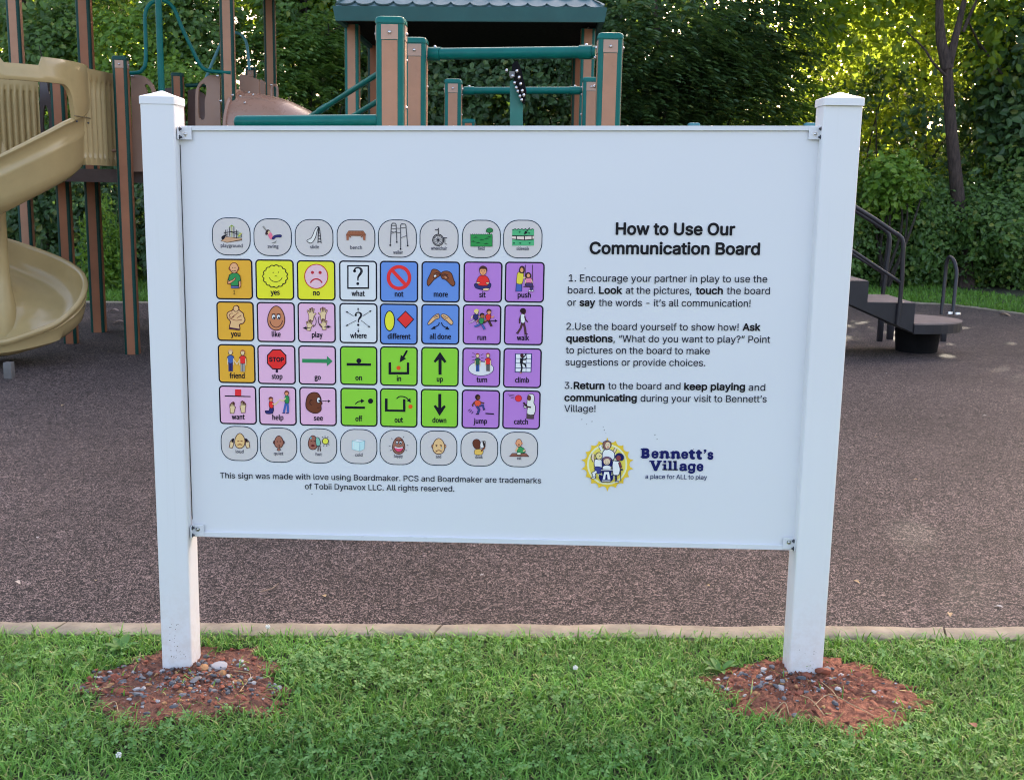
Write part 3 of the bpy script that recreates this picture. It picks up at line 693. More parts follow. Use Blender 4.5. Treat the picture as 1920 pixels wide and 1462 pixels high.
a.L(K, 9, [(698, 1152), (690, 1180), (640, 1210)], curve=5); a.F(K, [(608, 1226), (648, 1190), (660, 1222)]); a.L(K, 9, [(722, 1152), (735, 1185), (775, 1210)], curve=5); a.F(K, [(808, 1230), (762, 1226), (782, 1192)]); done(a, 'all done')
def runner(a, hx, hy, s, hair, shirt, trou, skin):
    def q(x, y): return (hx + x * s, hy + y * s)
    a.L(OUT, 20 * s, [q(-8, 75), q(-40, 100), q(-75, 112)]); a.L(trou, 15 * s, [q(-8, 75), q(-40, 100), q(-75, 112)]); a.L(OUT, 22 * s, [q(-8, 75), q(10, 105), q(28, 140)]); a.L(trou, 16 * s, [q(-8, 75), q(10, 105), q(28, 140)])
    a.L(skin, 11 * s, [q(-20, 40), q(-45, 50), q(-50, 70)]); a.L(skin, 11 * s, [q(18, 45), q(40, 55), q(48, 38)]); a.F(shirt, [q(-28, 35), q(-5, 22), q(20, 30), q(18, 60), q(2, 85), q(-25, 72)], 3, 5 * s)
    a.E(skin, hx + 4 * s, hy + 3 * s, 19 * s, 23 * s, 4 * s); a.F(hair, [q(-20, 10), q(-18, -16), q(2, -28), q(24, -18), q(22, -6), q(-2, -8)], 3)
a = pic('run', ZB)
runner(a, 1090, 1040, 1.05, (220, 200, 110), NAVY, (170, 150, 205), PALE); runner(a, 1222, 1040, 1.1, (60, 30, 30), RED, (70, 45, 45), (200, 140, 110)); runner(a, 1150, 1080, 1.05, (30, 20, 25), GREEN, BLUE, (150, 95, 70))
a.arrow(K, 8, (1230, 1135), (1315, 1135), 16, 28); done(a, 'run')
a = pic('walk', ZB)
a.L(HAIR, 22, [(1580, 1150), (1560, 1215), (1528, 1265)]); a.L((70, 45, 60), 15, [(1580, 1150), (1560, 1215), (1528, 1265)]); a.L((70, 45, 60), 24, [(1590, 1150), (1605, 1210), (1612, 1272)]); a.L(HAIR, 9, [(1512, 1262), (1535, 1275)]); a.L(HAIR, 9, [(1600, 1276), (1635, 1276)])
a.L((60, 35, 45), 14, [(1562, 1080), (1548, 1125), (1548, 1165)]); a.F((215, 220, 238), [(1560, 1080), (1580, 1062), (1602, 1072), (1604, 1150), (1566, 1155)], 2, 4); a.L((60, 35, 45), 13, [(1602, 1085), (1610, 1120), (1634, 1150)]); a.E((60, 32, 38), 1590, 1035, 27, 33); a.E((35, 18, 28), 1582, 1030, 28, 28); done(a, 'walk')
def standing(a, hx, hy, s, shirt, trou, skin, hair, dirn=0):
    def q(x, y): return (hx + x * s, hy + y * s)
    a.L(trou, 20 * s, [q(-11, 100), q(-11, 190)]); a.L(trou, 20 * s, [q(12, 100), q(12, 190)]); a.L(OUT, 4 * s, [q(0, 110), q(0, 190)]); a.F(shirt, [q(-32, 50), q(-10, 32), q(12, 32), q(32, 50), q(28, 105), q(-26, 105)], 2, 5 * s)
    a.L(skin, 10 * s, [q(-30, 60), q(-28, 125)]); a.L(skin, 10 * s, [q(30, 60), q(30, 125)]); a.E(skin, hx, hy, 20 * s, 27 * s, 5 * s); a.F(hair, [q(-20, 2), q(-20, -18), q(0, -30), q(20, -18), q(20, 2), q(12, -12), q(-12, -12)], 3)
a = pic('friend', ZC)
standing(a, 208, 97, .92, BLUE, NAVY, PALE, (190, 150, 130)); standing(a, 320, 100, .92, RED, GREY, PALE, (150, 90, 70)); a.L(PALE, 10, [(238, 165), (268, 205), (295, 165)]); done(a, 'friend')
a = pic('stop', ZC)
O = [(629 + 96 * cos(RAD(22.5 + 45 * k)), 163 + 100 * sin(RAD(22.5 + 45 * k))) for k in range(8)]
a.L((40, 20, 60), 20, [(630, 250), (630, 283)]); a.F(K, O); a.F((205, 42, 46), [(629 + (p[0] - 629) * .9, 163 + (p[1] - 163) * .9) for p in O]); a.y -= 0.0002
lettering(a.mb, 'STOP', zp(ZC, 560, 181), zp(ZC, 697, 184), 8.0 * MPX, a.mi(K), 0.04, a.y); done(a, 'stop')
a = pic('go', ZC)
G_ = (45, 128, 92); a.F(G_, [(862, 158), (1088, 160), (1088, 132), (1140, 180), (1088, 225), (1088, 196), (862, 192)]); done(a, 'go')
a = pic('on', ZC); a.F(K, [(1268, 196), (1490, 200), (1490, 222), (1268, 220)]); a.E(K, 1379, 176, 22); done(a, 'on')
a = pic('want', ZC)
a.F((198, 45, 60), [(249, 437), (305, 437), (305, 502), (249, 498)]); a.L(K, 10, [(155, 496), (390, 502)]); hand(a, 225, 600, 58, .08, mir=1, spread=.7); hand(a, 322, 592, 60, -.05, mir=-1, spread=.7); done(a, 'want')
a = pic('help', ZC)
a.F(NAVY, [(568, 598), (600, 602), (592, 655), (535, 658), (525, 632), (560, 630)], 2, 5, (25, 25, 60)); a.F(RED, [(560, 555), (580, 545), (600, 560), (596, 605), (564, 602)], 2, 4); a.L(PALE, 11, [(590, 568), (615, 575), (648, 542)]); a.E((200, 140, 110), 577, 527, 17, 20, 4); a.F((90, 45, 40), [(558, 530), (558, 512), (577, 503), (596, 514), (590, 520), (568, 522)], 3)
a.L(BLUE, 20, [(715, 555), (705, 600), (695, 645)]); a.L(BLUE, 20, [(728, 555), (732, 600), (732, 645)]); a.L(NAVY, 9, [(682, 650), (705, 652)]); a.L(NAVY, 9, [(715, 652), (740, 652)]); a.F(GREEN, [(705, 505), (722, 490), (742, 505), (740, 560), (706, 558)], 2, 4); a.L(PALE, 11, [(712, 515), (690, 540), (655, 528)]); a.E((200, 140, 110), 720, 470, 18, 22, 4); a.F((100, 50, 45), [(702, 470), (706, 452), (722, 446), (740, 458), (740, 478), (726, 460)], 3); done(a, 'help')
a = pic('see', ZC)
a.F((98, 56, 42), [(895, 570), (910, 500), (950, 467), (1000, 470), (1030, 510), (1035, 545), (1044, 565), (1034, 580), (1034, 625), (1000, 652), (950, 648), (905, 615)], 4, 7, (45, 25, 35)); a.ring((50, 25, 30), 6, 945, 555, 13, 22, 60, 320); a.E(WHT, 1012, 535, 17, 25, 5); a.E(K, 1018, 540, 8, 10); a.L((50, 25, 30), 6, [(1000, 605), (1030, 600)]); a.arrow(K, 5, (1042, 542), (1120, 543), 13, 22); done(a, 'see')
a = pic('off', ZC); a.F(K, [(1253, 590), (1434, 594), (1434, 614), (1253, 612)]); a.E(K, 1486, 543, 23); a.L(K, 9, [(1347, 570), (1372, 550), (1405, 542)], curve=5); a.F(K, [(1398, 522), (1432, 540), (1400, 562)]); done(a, 'off')
a = pic('loud', ZC)
hand(a, 220, 925, 48, .25, mir=1, spread=.4); hand(a, 360, 925, 48, -.25, mir=-1, spread=.4); a.L(K, 10, [(238, 885), (222, 920)]); a.L(K, 10, [(345, 885), (362, 920)])
face(a, 293, 905, 46, 68, (228, 178, 135), 6); a.L((120, 60, 40), 6, [(268, 910), (288, 906)]); a.L((120, 60, 40), 6, [(300, 906), (320, 910)]); a.L((120, 60, 40), 8, [(272, 942), (293, 936), (316, 942)]); done(a, 'loud')
a = pic('quiet', ZC)
a.E((120, 80, 75), 606, 920, 8, 14, 4); a.E((120, 80, 75), 692, 920, 8, 14, 4); face(a, 649, 915, 40, 55, (142, 98, 90), 6); a.E(K, 635, 912, 5); a.E(K, 662, 912, 5); a.L((60, 30, 35), 6, [(640, 946), (658, 946)]); a.L((60, 30, 35), 14, [(649, 938), (649, 985)]); a.L((142, 98, 90), 9, [(649, 938), (649, 985)]); a.E((142, 98, 90), 649, 985, 16, 10, 4); done(a, 'quiet')
a = pic('hot', ZC)
face(a, 960, 922, 42, 64, (140, 95, 90), 6); a.L((60, 30, 35), 6, [(940, 905), (955, 912)]); a.L((60, 30, 35), 6, [(966, 912), (982, 905)]); a.E((90, 30, 40), 960, 950, 16, 11); a.E((90, 190, 220), 942, 880, 6, 9)
a.F((110, 175, 175), [(988, 880), (1015, 880), (1030, 930), (1012, 955), (990, 940)], 3, 5); a.L((60, 50, 60), 9, [(1010, 950), (1006, 1000)]); a.L((60, 50, 60), 9, [(1024, 950), (1030, 1000)]); a.E((215, 212, 80), 1075, 908, 28, 28, 6)
for t in (-125, -95, -60, 75, 110, 45): a.L(K, 5, [(1075 + 36 * cos(RAD(t)), 908 + 36 * sin(RAD(t))), (1075 + 50 * cos(RAD(t)), 908 + 50 * sin(RAD(t)))])
done(a, 'hot')
a = pic('cold', ZC)
CB = (130, 175, 205); a.F((180, 218, 236), [(1318, 905), (1388, 918), (1388, 1000), (1318, 982)], 0, 4, CB); a.F((165, 208, 232), [(1388, 918), (1432, 905), (1428, 980), (1388, 1000)], 0, 4, CB); a.F((200, 230, 242), [(1318, 905), (1365, 893), (1432, 905), (1388, 918)], 0, 4, CB); a.L((215, 238, 246), 5, [(1330, 925), (1330, 970)]); done(a, 'cold')
a = pic('in', ZD); a.F(K, [(140, 190), (163, 190), (163, 278), (307, 278), (307, 192), (328, 192), (328, 300), (140, 300)]); a.E((222, 80, 30), 231, 241, 19); a.L(K, 17, [(309, 82), (272, 148)]); a.F(K, [(242, 190), (252, 122), (300, 156)]); done(a, 'in')
a = pic('up', ZD); a.F(K, [(610, 95), (668, 182), (652, 196), (624, 165), (624, 302), (596, 302), (596, 165), (566, 194), (552, 180)]); done(a, 'up')
a = pic('turn', ZD)
a.E((196, 208, 232), 984, 248, 115, 64, 5, (60, 60, 100)); standing(a, 953, 128, .76, (40, 90, 70), (50, 85, 160), PALE, (130, 50, 50)); standing(a, 1048, 125, .76, RED, (90, 90, 100), PALE, (140, 45, 55))
for P in ([(905, 100), (928, 112)], [(900, 140), (925, 140)], [(900, 172), (925, 166)], [(982, 125), (1005, 112)], [(985, 150), (1008, 150)], [(985, 175), (1005, 180)]): a.L(OUT, 4, P)
done(a, 'turn')
a = pic('climb', ZD)
a.F((215, 226, 244), [(1300, 112), (1446, 112), (1440, 280), (1296, 278)], 0, 7, NAVY)
for y in (155, 197, 240): a.L(NAVY, 5, [(1298, y), (1443, y + 2)])
a.L(NAVY, 4, [(1398, 112), (1395, 278)]); a.E((60, 30, 40), 1358, 128, 16, 19); a.L(K, 26, [(1355, 150), (1352, 200)]); a.L(K, 10, [(1360, 155), (1385, 130), (1398, 108)]); a.L(K, 10, [(1358, 165), (1388, 165), (1405, 150)]); a.L(K, 14, [(1355, 195), (1385, 205), (1395, 232)]); a.L(K, 14, [(1350, 200), (1358, 240), (1350, 275)]); a.E((200, 150, 130), 1348, 284, 9, 6, 3); done(a, 'climb')
a = pic('out', ZD); a.F(K, [(107, 520), (131, 520), (131, 620), (272, 622), (272, 526), (294, 526), (294, 642), (107, 638)]); a.E((222, 80, 30), 340, 594, 19); a.L(K, 9, [(213, 522), (238, 503), (272, 502), (305, 515), (325, 535)], curve=5); a.F(K, [(342, 556), (306, 540), (338, 515)]); done(a, 'out')
a = pic('down', ZD); a.F(K, [(594, 478), (621, 478), (621, 605), (648, 580), (662, 594), (606, 678), (552, 590), (568, 578), (594, 605)]); done(a, 'down')
a = pic('jump', ZD)
a.E((40, 25, 28), 954, 508, 24, 26); a.E((90, 55, 42), 962, 514, 14, 17); a.F((222, 80, 60), [(925, 548), (952, 535), (982, 548), (978, 590), (935, 588)], 2, 4); a.L((80, 48, 40), 13, [(925, 552), (905, 580), (912, 592)]); a.L((80, 48, 40), 12, [(980, 555), (1008, 562), (1012, 555)]); a.L(OUT, 22, [(945, 590), (968, 620), (955, 655)]); a.L((50, 60, 130), 17, [(945, 590), (968, 620), (955, 655)]); a.L((50, 60, 130), 17, [(965, 590), (1000, 580), (1012, 620)]); a.L(K, 9, [(938, 662), (965, 662)]); a.L(K, 9, [(1005, 625), (1022, 615)])
for P in ([(865, 632), (888, 615)], [(880, 645), (900, 625)], [(898, 658), (912, 640)]): a.L(K, 6, P)
a.L(K, 11, [(1025, 655), (1102, 660)]); done(a, 'jump')
a = pic('catch', ZD)
a.E((210, 50, 62), 1326, 518, 30, 30, 3, (120, 20, 40))
for P in ([(1228, 482), (1290, 490)], [(1240, 496), (1288, 504)], [(1255, 512), (1286, 520)]): a.L(OUT, 4, P)
a.F((75, 65, 75), [(1402, 660), (1466, 662), (1464, 704), (1400, 702)], 0, 4); a.F((214, 212, 226), [(1410, 500), (1430, 480), (1462, 482), (1472, 520), (1465, 560), (1480, 590), (1470, 665), (1405, 660), (1410, 600), (1385, 610), (1372, 580), (1400, 590)], 2, 5); a.E((98, 62, 48), 1425, 515, 15, 24, 3); a.L((50, 30, 35), 15, [(1372, 555), (1395, 585)]); a.L((50, 30, 35), 13, [(1395, 590), (1440, 600)]); done(a, 'catch')
a = pic('happy', ZD)
face(a, 232, 950, 56, 77, (140, 100, 92), 6)
for x in (217, 250): a.E(WHT, x, 922, 12, 15, 4); a.E(K, x, 926, 6, 7); a.ring((60, 35, 40), 5, x, 905, 15, 9, 200, 340)
a.F((200, 70, 120), [(190, 958), (232, 968), (276, 960), (262, 995), (232, 1006), (204, 992)], 3, 5); a.L(WHT, 9, [(196, 963), (232, 972), (270, 965)])
for t in (-140, -55, 175, 0, 150, 30): a.L(LG, 5, [(232 + 74 * cos(RAD(t)), 945 + 85 * sin(RAD(t))), (232 + 88 * cos(RAD(t)), 945 + 100 * sin(RAD(t)))])
done(a, 'happy')
a = pic('sad', ZD)
a.E((205, 150, 115), 543, 955, 10, 16, 5); a.E((205, 150, 115), 654, 955, 10, 16, 5); face(a, 598, 955, 54, 72, (226, 176, 138), 6); a.L((90, 50, 40), 6, [(568, 948), (585, 942)]); a.L((90, 50, 40), 6, [(610, 942), (628, 948)]); a.E(K, 578, 955, 5); a.E(K, 620, 955, 5); a.ring((100, 50, 45), 7, 598, 1012, 28, 20, 200, 340); a.E((120, 170, 210), 622, 970, 4, 8); done(a, 'sad')
a = pic('drink', ZD)
a.F((232, 175, 95), [(930, 985), (975, 980), (1005, 995), (990, 1032), (928, 1030)], 2, 4); a.L(DSKIN, 15, [(985, 1000), (1015, 970), (1018, 930)]); a.F((92, 52, 42), [(908, 930), (918, 900), (945, 890), (972, 905), (980, 950), (960, 980), (925, 970)], 3, 4); a.F((200, 210, 228), [(980, 920), (1008, 905), (1025, 915), (1010, 965), (978, 965)], 2, 4); a.L((40, 30, 35), 18, [(1005, 912), (1018, 960)]); a.L(GREY, 5, [(990, 910), (1030, 910)]); done(a, 'drink')
a = pic('eat', ZD)
a.F((128, 88, 82), [(1268, 1020), (1395, 1020), (1422, 1048), (1242, 1048)], 0, 4); a.F((52, 140, 92), [(1318, 975), (1345, 958), (1385, 985), (1382, 1015), (1318, 1015)], 3, 4); a.L((222, 170, 140), 15, [(1320, 965), (1300, 1000)]); a.E((222, 150, 120), 1330, 925, 27, 36, 4); a.E((190, 120, 100), 1303, 928, 6, 9); a.E((190, 120, 100), 1358, 928, 6, 9); a.E((120, 60, 50), 1330, 940, 10, 6); a.E((190, 222, 212), 1330, 1022, 20, 12, 4); a.L((222, 170, 140), 12, [(1368, 1000), (1388, 988)]); done(a, 'eat')

# ---- instructions
INKT = ink((6, 9, 22)); INKG = ink((22, 28, 48))
def lines(name, z, rows, cap, label):
    mb = MB()
    for body, x0, x1, by, b in rows:
        c = cap; t = 0.005
        if b: t = 0.026
        lettering(mb, body, zp(z, x0, by - (x1 - x0) * 0.0), zp(z, x1, by + (x1 - x0) * 0.0055), c * MPX, 1 if b else 0, t)
    o = mb.build(name, [INKG, INKT], sign, smooth=False, fix=False); o['label'] = label; return o
lines('heading', ZE, [('How to Use Our', 522, 1545, 180, 1), ('Communication Board', 298, 1757, 345, 1)], 21.2, 'bold heading How to Use Our Communication Board')
lines('instruction', ZE, [('1. Encourage your partner in play to use the', 120, 1820, 583, 0), ('board.', 112, 348, 686, 0), ('Look', 378, 578, 687, 1), ('at the pictures,', 608, 1172, 688, 0), ('touch', 1207, 1440, 690, 1), ('the board', 1473, 1843, 691, 0), ('or', 108, 183, 791, 0), ('say', 212, 347, 792, 1), ('the words - it’s all communication!', 377, 1677, 793, 0)], 13.2, 'first numbered instruction')
lines('instruction', ZE, [('2.Use the board yourself to show how!', 100, 1575, 996, 0), ('Ask', 1608, 1762, 1003, 1), ('questions', 98, 497, 1099, 1), (', “What do you want to play?” Point', 503, 1845, 1101, 0), ('to pictures on the board to make', 95, 1328, 1199, 0), ('suggestions or provide choices.', 92, 1290, 1301, 0)], 13.2, 'second numbered instruction')
lines('instruction', ZF, [('3.', 85, 148, 221, 0), ('Return', 162, 427, 222, 1), ('to the board and', 457, 1077, 224, 0), ('keep playing', 1108, 1630, 230, 1), ('and', 1660, 1803, 237, 0), ('communicating', 82, 703, 325, 1), ('during your visit to Bennett’s', 735, 1815, 331, 0), ('Village!', 82, 350, 418, 0)], 13.2, 'third numbered instruction')
fm = MB()
lettering(fm, 'This sign was made with love using Boardmaker. PCS and Boardmaker are trademarks', (413, 895.5), (1014.6, 905.3), 11.2 * MPX, 0, 0.006)
lettering(fm, 'of Tobii Dynavox LLC. All rights reserved.', (572, 916), (851.9, 920.7), 11.2 * MPX, 0, 0.006)
fm.build('credit_line', INKG, sign, smooth=False, fix=False)['label'] = 'small credit line under the picture tiles'

# ---- logo
lg = empty('logo', on_y(1215, 868), 'sun emblem with four children beside dark blue lettering'); adopt(lg, sign)
LB = (16, 24, 96); a = Art(ZL); cx, cy = 402, 480
pts = []; n = 18
for k in range(n):
    R1 = 348 if k in (0, 9) else (340 if k in (4, 5, 13, 14) else 322)
    for d, r in ((0, R1), (.16, 300), (.33, 287), (.5, 283), (.67, 287), (.84, 300)):
        tt = RAD(-90 + 360 * (k + d) / n); pts.append((cx + r * cos(tt), cy + r * sin(tt)))
a.F((214, 182, 62), pts); a.E((222, 214, 196), cx - 2, cy, 258, 262); a.E((216, 198, 96), cx - 2, cy, 236, 240); a.E((222, 218, 190), cx - 2, cy + 10, 150, 215)
OL = (35, 32, 78); SK = (216, 190, 175)
a.L(OL, 42, [(335, 300), (310, 250), (318, 235)]); a.L(WHT, 30, [(335, 300), (310, 250), (318, 235)]); a.L(OL, 40, [(480, 330), (505, 290), (512, 270)]); a.L(SK, 28, [(480, 330), (505, 290), (512, 270)])
a.F(WHT, [(345, 320), (385, 285), (440, 290), (490, 330), (480, 420), (345, 420)], 3, 9, OL); a.F((120, 90, 90), [(345, 240), (350, 195), (395, 175), (445, 195), (448, 250), (400, 290), (360, 275)], 3, 8, OL); a.E(SK, 408, 235, 32, 42); a.E((170, 70, 80), 410, 258, 12, 7); a.E(OL, 396, 225, 5); a.E(OL, 420, 225, 5)
a.L(OL, 40, [(235, 440), (212, 400), (222, 345)]); a.L(SK, 28, [(235, 440), (212, 400), (222, 345)]); a.F(WHT, [(235, 430), (270, 410), (330, 425), (330, 520), (245, 520)], 3, 9, OL); a.E((214, 198, 150), 295, 370, 42, 46, 9, OL); a.E(OL, 300, 372, 5); a.E(OL, 318, 370, 4)
a.F((50, 60, 140), [(240, 510), (330, 520), (315, 590), (260, 585)], 3, 7, OL); a.L(OL, 40, [(262, 570), (225, 590), (240, 650)]); a.L(WHT, 26, [(262, 570), (225, 590), (240, 650)]); a.F(WHT, [(190, 655), (240, 630), (248, 655)], 3, 8, OL)
a.F(LB, [(505, 400), (510, 350), (560, 328), (608, 360), (612, 410), (575, 430)], 3); a.E((120, 60, 70), 545, 395, 32, 36, 6, OL); a.F(WHT, [(470, 440), (520, 435), (560, 450), (555, 600), (475, 605)], 3, 9, OL); a.L(OL, 34, [(555, 450), (575, 520)]); a.L((120, 60, 70), 22, [(555, 450), (575, 520)]); a.L(OL, 10, [(565, 500), (575, 690)]); a.L(OL, 24, [(510, 610), (515, 680)]); a.F(WHT, [(498, 690), (550, 690), (545, 708), (500, 706)], 0, 6, OL); a.L(OL, 22, [(575, 540), (598, 545)])
a.F(LB, [(332, 500), (335, 405), (395, 372), (460, 405), (462, 490), (430, 520), (360, 520)], 3); a.E(SK, 395, 440, 46, 44, 8, OL); a.F((110, 85, 110), [(345, 440), (350, 395), (395, 375), (445, 398), (446, 435), (420, 405), (372, 408)], 3); a.ring(OL, 6, 395, 445, 22, 20, 20, 160); a.E(OL, 380, 434, 4); a.E(OL, 408, 434, 4); a.F(WHT, [(345, 500), (395, 485), (445, 500), (440, 540), (350, 540)], 3, 6, OL)
a.F(WHT, [(315, 540), (470, 540), (468, 556), (318, 556)], 0, 6, OL); a.F(LB, [(325, 558), (460, 558), (445, 620), (480, 600), (470, 670), (440, 702), (320, 702), (292, 650), (295, 600), (340, 620)]); a.F(WHT, [(340, 665), (362, 570), (420, 570), (440, 665), (405, 665), (398, 600), (380, 600), (372, 665)]); a.L(WHT, 10, [(330, 682), (440, 682)]); a.F(LB, [(380, 650), (389, 605), (398, 650)])
a.build('emblem', lg)
# slab-serif name lettering: heavy strokes with bracketed serifs
nm = MB()
def slab(x, y, w, h=17):
    p = [on_y(*zp(ZL, *q)) for q in ((x - w / 2, y - h), (x - w / 2, y), (x + w / 2, y), (x + w / 2, y - h))]
    nm.add([(q[0], -0.0029, q[2]) for q in p], [(0, 1, 2, 3)])
for ch, x0, x1, base, sl in (
    ('B', 842, 945, 392, [(858, 392, 56), (858, 293, 56)]), ('e', 968, 1060, 395, []), ('n', 1082, 1192, 397, [(1098, 397, 56), (1178, 397, 56), (1086, 333, 34)]),
    ('n', 1226, 1332, 400, [(1243, 400, 56), (1318, 400, 56), (1230, 336, 34)]), ('e', 1350, 1440, 402, []), ('t', 1446, 1530, 404, [(1478, 336, 66)]),
    ('t', 1538, 1620, 406, [(1570, 338, 66)]), ('s', 1686, 1764, 410, []),
    ('V', 955, 1090, 553, [(975, 447, 68), (1072, 447, 62)]),  ('a', 1326, 1420, 557, [(1412, 557, 34)]), ('g', 1434, 1530, 558, [(1520, 500, 40)]), ('e', 1548, 1636, 560, [])):
    lettering(nm, ch, zp(ZL, x0, base), zp(ZL, x1, base), 17.0 * MPX, 0, {'e': .034, 'a': .036, 'g': .034, 's': .040}.get(ch, .055))
    for x, y, w_ in sl: slab(x, y, w_)
for x, top, base in ((1141, 474, 554), (1210, 434, 555), (1276, 435, 556)):
    slab(x, base, 34, base - top); slab(x, base, 64); slab(x - 12, top + 17, 40)
slab(1141, 462, 36, 32)
q = [on_y(*zp(ZL, *p)) for p in ((1640, 290), (1672, 286), (1676, 306), (1664, 330), (1644, 344), (1640, 336), (1652, 320), (1641, 312))]
nm.add([(p[0], -0.0029, p[2]) for p in q], [(0, 1, 2, 7), (2, 3, 6, 7), (3, 4, 5, 6)])
nm.build('name_lettering', ink(LB), lg, smooth=False, fix=False)
tm = MB(); lettering(tm, 'a place for ALL to play', zp(ZL, 890, 661), zp(ZL, 1683, 672), 8.6 * MPX, 0, 0.01); tm.build('motto_lettering', ink((50, 62, 105)), lg, smooth=False, fix=False)
# ================================================================== GROUND
def fade(y): return float(np.clip((5.0 - y) / 4.5, 0, 1))
def gz(x, y): return 0.0135 * float(np.clip(x, -3, 3)) * fade(y)
def gz_v(x, y): return 0.0135 * np.clip(x, -3, 3) * np.clip((5.0 - y) / 4.5, 0, 1)
def ground_at(px, py):
    z = 0.0
    for _ in range(6):
        p = on_z(px, py, z); z = gz(p[0], p[1])
    return np.array([p[0], p[1], z])
_a, _b = ground_at(0, 1172), ground_at(1900, 1182.5)
def kerb_y(x): return _a[1] + (_b[1] - _a[1]) * (x - _a[0]) / (_b[0] - _a[0])
KERB_W = 0.092
FAR = [(-16, 10.2), (-9, 10.2), (-5.12, 10.31), (-2.5, 10.75), (0.5, 11.6), (3.5, 12.35), (4.6, 12.5), (5.34, 12.35), (5.87, 12.09), (6.34, 11.11), (6.9, 9.9), (7.6, 8.0), (8.6, 5.0), (9.6, 2.2)]
def far_y(x): return float(np.interp(x, [p[0] for p in FAR], [p[1] for p in FAR]))

# ---- materials
def rubber_mat():
    m, nt, b = new_mat('poured_rubber')
    tc = nn(nt, 'ShaderNodeTexCoord'); v = tc.outputs['Object']
    n1 = noise(nt, 72, 2, 0.55, vec=v, dist=2.2); n2 = noise(nt, 300, 2, 0.6, vec=v); n3 = noise(nt, 0.9, 5, 0.6, vec=v); n4 = noise(nt, 6.0, 4, 0.6, vec=v)
    mx = nn(nt, 'ShaderNodeMath', operation='MULTIPLY_ADD'); nt.links.new(n2.outputs['Fac'], mx.inputs[0]); mx.inputs[1].default_value = 0.30; nt.links.new(n1.outputs['Fac'], mx.inputs[2])
    col = ramp(nt, mx.outputs[0], [(0.57, (0.003, 0.002, 0.002, 1)), (0.65, (0.011, 0.0075, 0.0075, 1)), (0.685, (0.062, 0.043, 0.041, 1)), (0.76, (0.36, 0.275, 0.25, 1))])
    big = ramp(nt, n3.outputs['Fac'], [(0.28, 0.55), (0.72, 1.0)]); mid = ramp(nt, n4.outputs['Fac'], [(0.3, 0.84), (0.7, 1.14)])
    col = mixcol(nt, 1.0, col, big, 'MULTIPLY'); col = mixcol(nt, 1.0, col, mid, 'MULTIPLY')
    # worn dark spots where the top coat has come away
    for (px, py), sx, sy in (((268, 882), .11, .05), ((270, 904), .16, .07), ((290, 936), .06, .03), ((60, 870), .05, .02), ((95, 905), .07, .03)):
        q = ground_at(px, py); sep = nn(nt, 'ShaderNodeVectorMath', operation='SUBTRACT'); nt.links.new(v, sep.inputs[0]); sep.inputs[1].default_value = (q[0], q[1], 0)
        sc = nn(nt, 'ShaderNodeVectorMath', operation='MULTIPLY'); nt.links.new(sep.outputs[0], sc.inputs[0]); sc.inputs[1].default_value = (1 / sx, 1 / sy, 0)
        ln = nn(nt, 'ShaderNodeVectorMath', operation='LENGTH'); nt.links.new(sc.outputs[0], ln.inputs[0])
        ad = nn(nt, 'ShaderNodeMath', operation='MULTIPLY_ADD'); nt.links.new(n4.outputs['Fac'], ad.inputs[0]); ad.inputs[1].default_value = 0.9; nt.links.new(ln.outputs['Value'], ad.inputs[2])
        f = ramp(nt, ad.outputs[0], [(0.0, 0.75), (0.55, 0.7), (0.95, 0.0)]); col = mixcol(nt, f, col, (0.02, 0.014, 0.014, 1))
    for (px, py), sx, sy, k in (((235, 840), .30, .022, .45), (((130, 850)), .45, .018, .3), ((1700, 760), .5, .03, .22), ((1640, 900), .35, .02, .25), ((60, 800), .4, .02, .25)):     # pale scuffs
        q = ground_at(px, py); sep = nn(nt, 'ShaderNodeVectorMath', operation='SUBTRACT'); nt.links.new(v, sep.inputs[0]); sep.inputs[1].default_value = (q[0], q[1], 0)
        ro = nn(nt, 'ShaderNodeVectorRotate', rotation_type='Z_AXIS'); ro.inputs['Angle'].default_value = -0.22; nt.links.new(sep.outputs[0], ro.inputs['Vector'])
        sc = nn(nt, 'ShaderNodeVectorMath', operation='MULTIPLY'); nt.links.new(ro.outputs[0], sc.inputs[0]); sc.inputs[1].default_value = (1 / sx, 1 / sy, 0)
        ln = nn(nt, 'ShaderNodeVectorMath', operation='LENGTH'); nt.links.new(sc.outputs[0], ln.inputs[0])
        ad = nn(nt, 'ShaderNodeMath', operation='MULTIPLY_ADD'); nt.links.new(n4.outputs['Fac'], ad.inputs[0]); ad.inputs[1].default_value = 0.8; nt.links.new(ln.outputs['Value'], ad.inputs[2])
        f = ramp(nt, ad.outputs[0], [(0.0, k), (0.5, k), (1.0, 0.0)]); col = mixcol(nt, f, col, (0.20, 0.155, 0.135, 1))
    nt.links.new(col, b.inputs['Base Color']); b.inputs['Roughness'].default_value = 0.72; b.inputs['Specular IOR Level'].default_value = 0.35
    bump(nt, b, mx.outputs[0], 0.75, 0.012)
    return m
def soil_mat(name, a, c, scale=30, bs=0.5):
    m, nt, b = new_mat(name)
    n1 = noise(nt, scale, 6, 0.65); n2 = noise(nt, scale * 0.08, 3, 0.5)
    col = ramp(nt, n1.outputs['Fac'], [(0.3, (*a, 1)), (0.7, (*c, 1))]); k = ramp(nt, n2.outputs['Fac'], [(0.3, 0.75), (0.7, 1.1)])
    nt.links.new(mixcol(nt, 1.0, col, k, 'MULTIPLY'), b.inputs['Base Color']); b.inputs['Roughness'].default_value = 0.9; bump(nt, b, n1.outputs['Fac'], bs, 0.02)
    return m
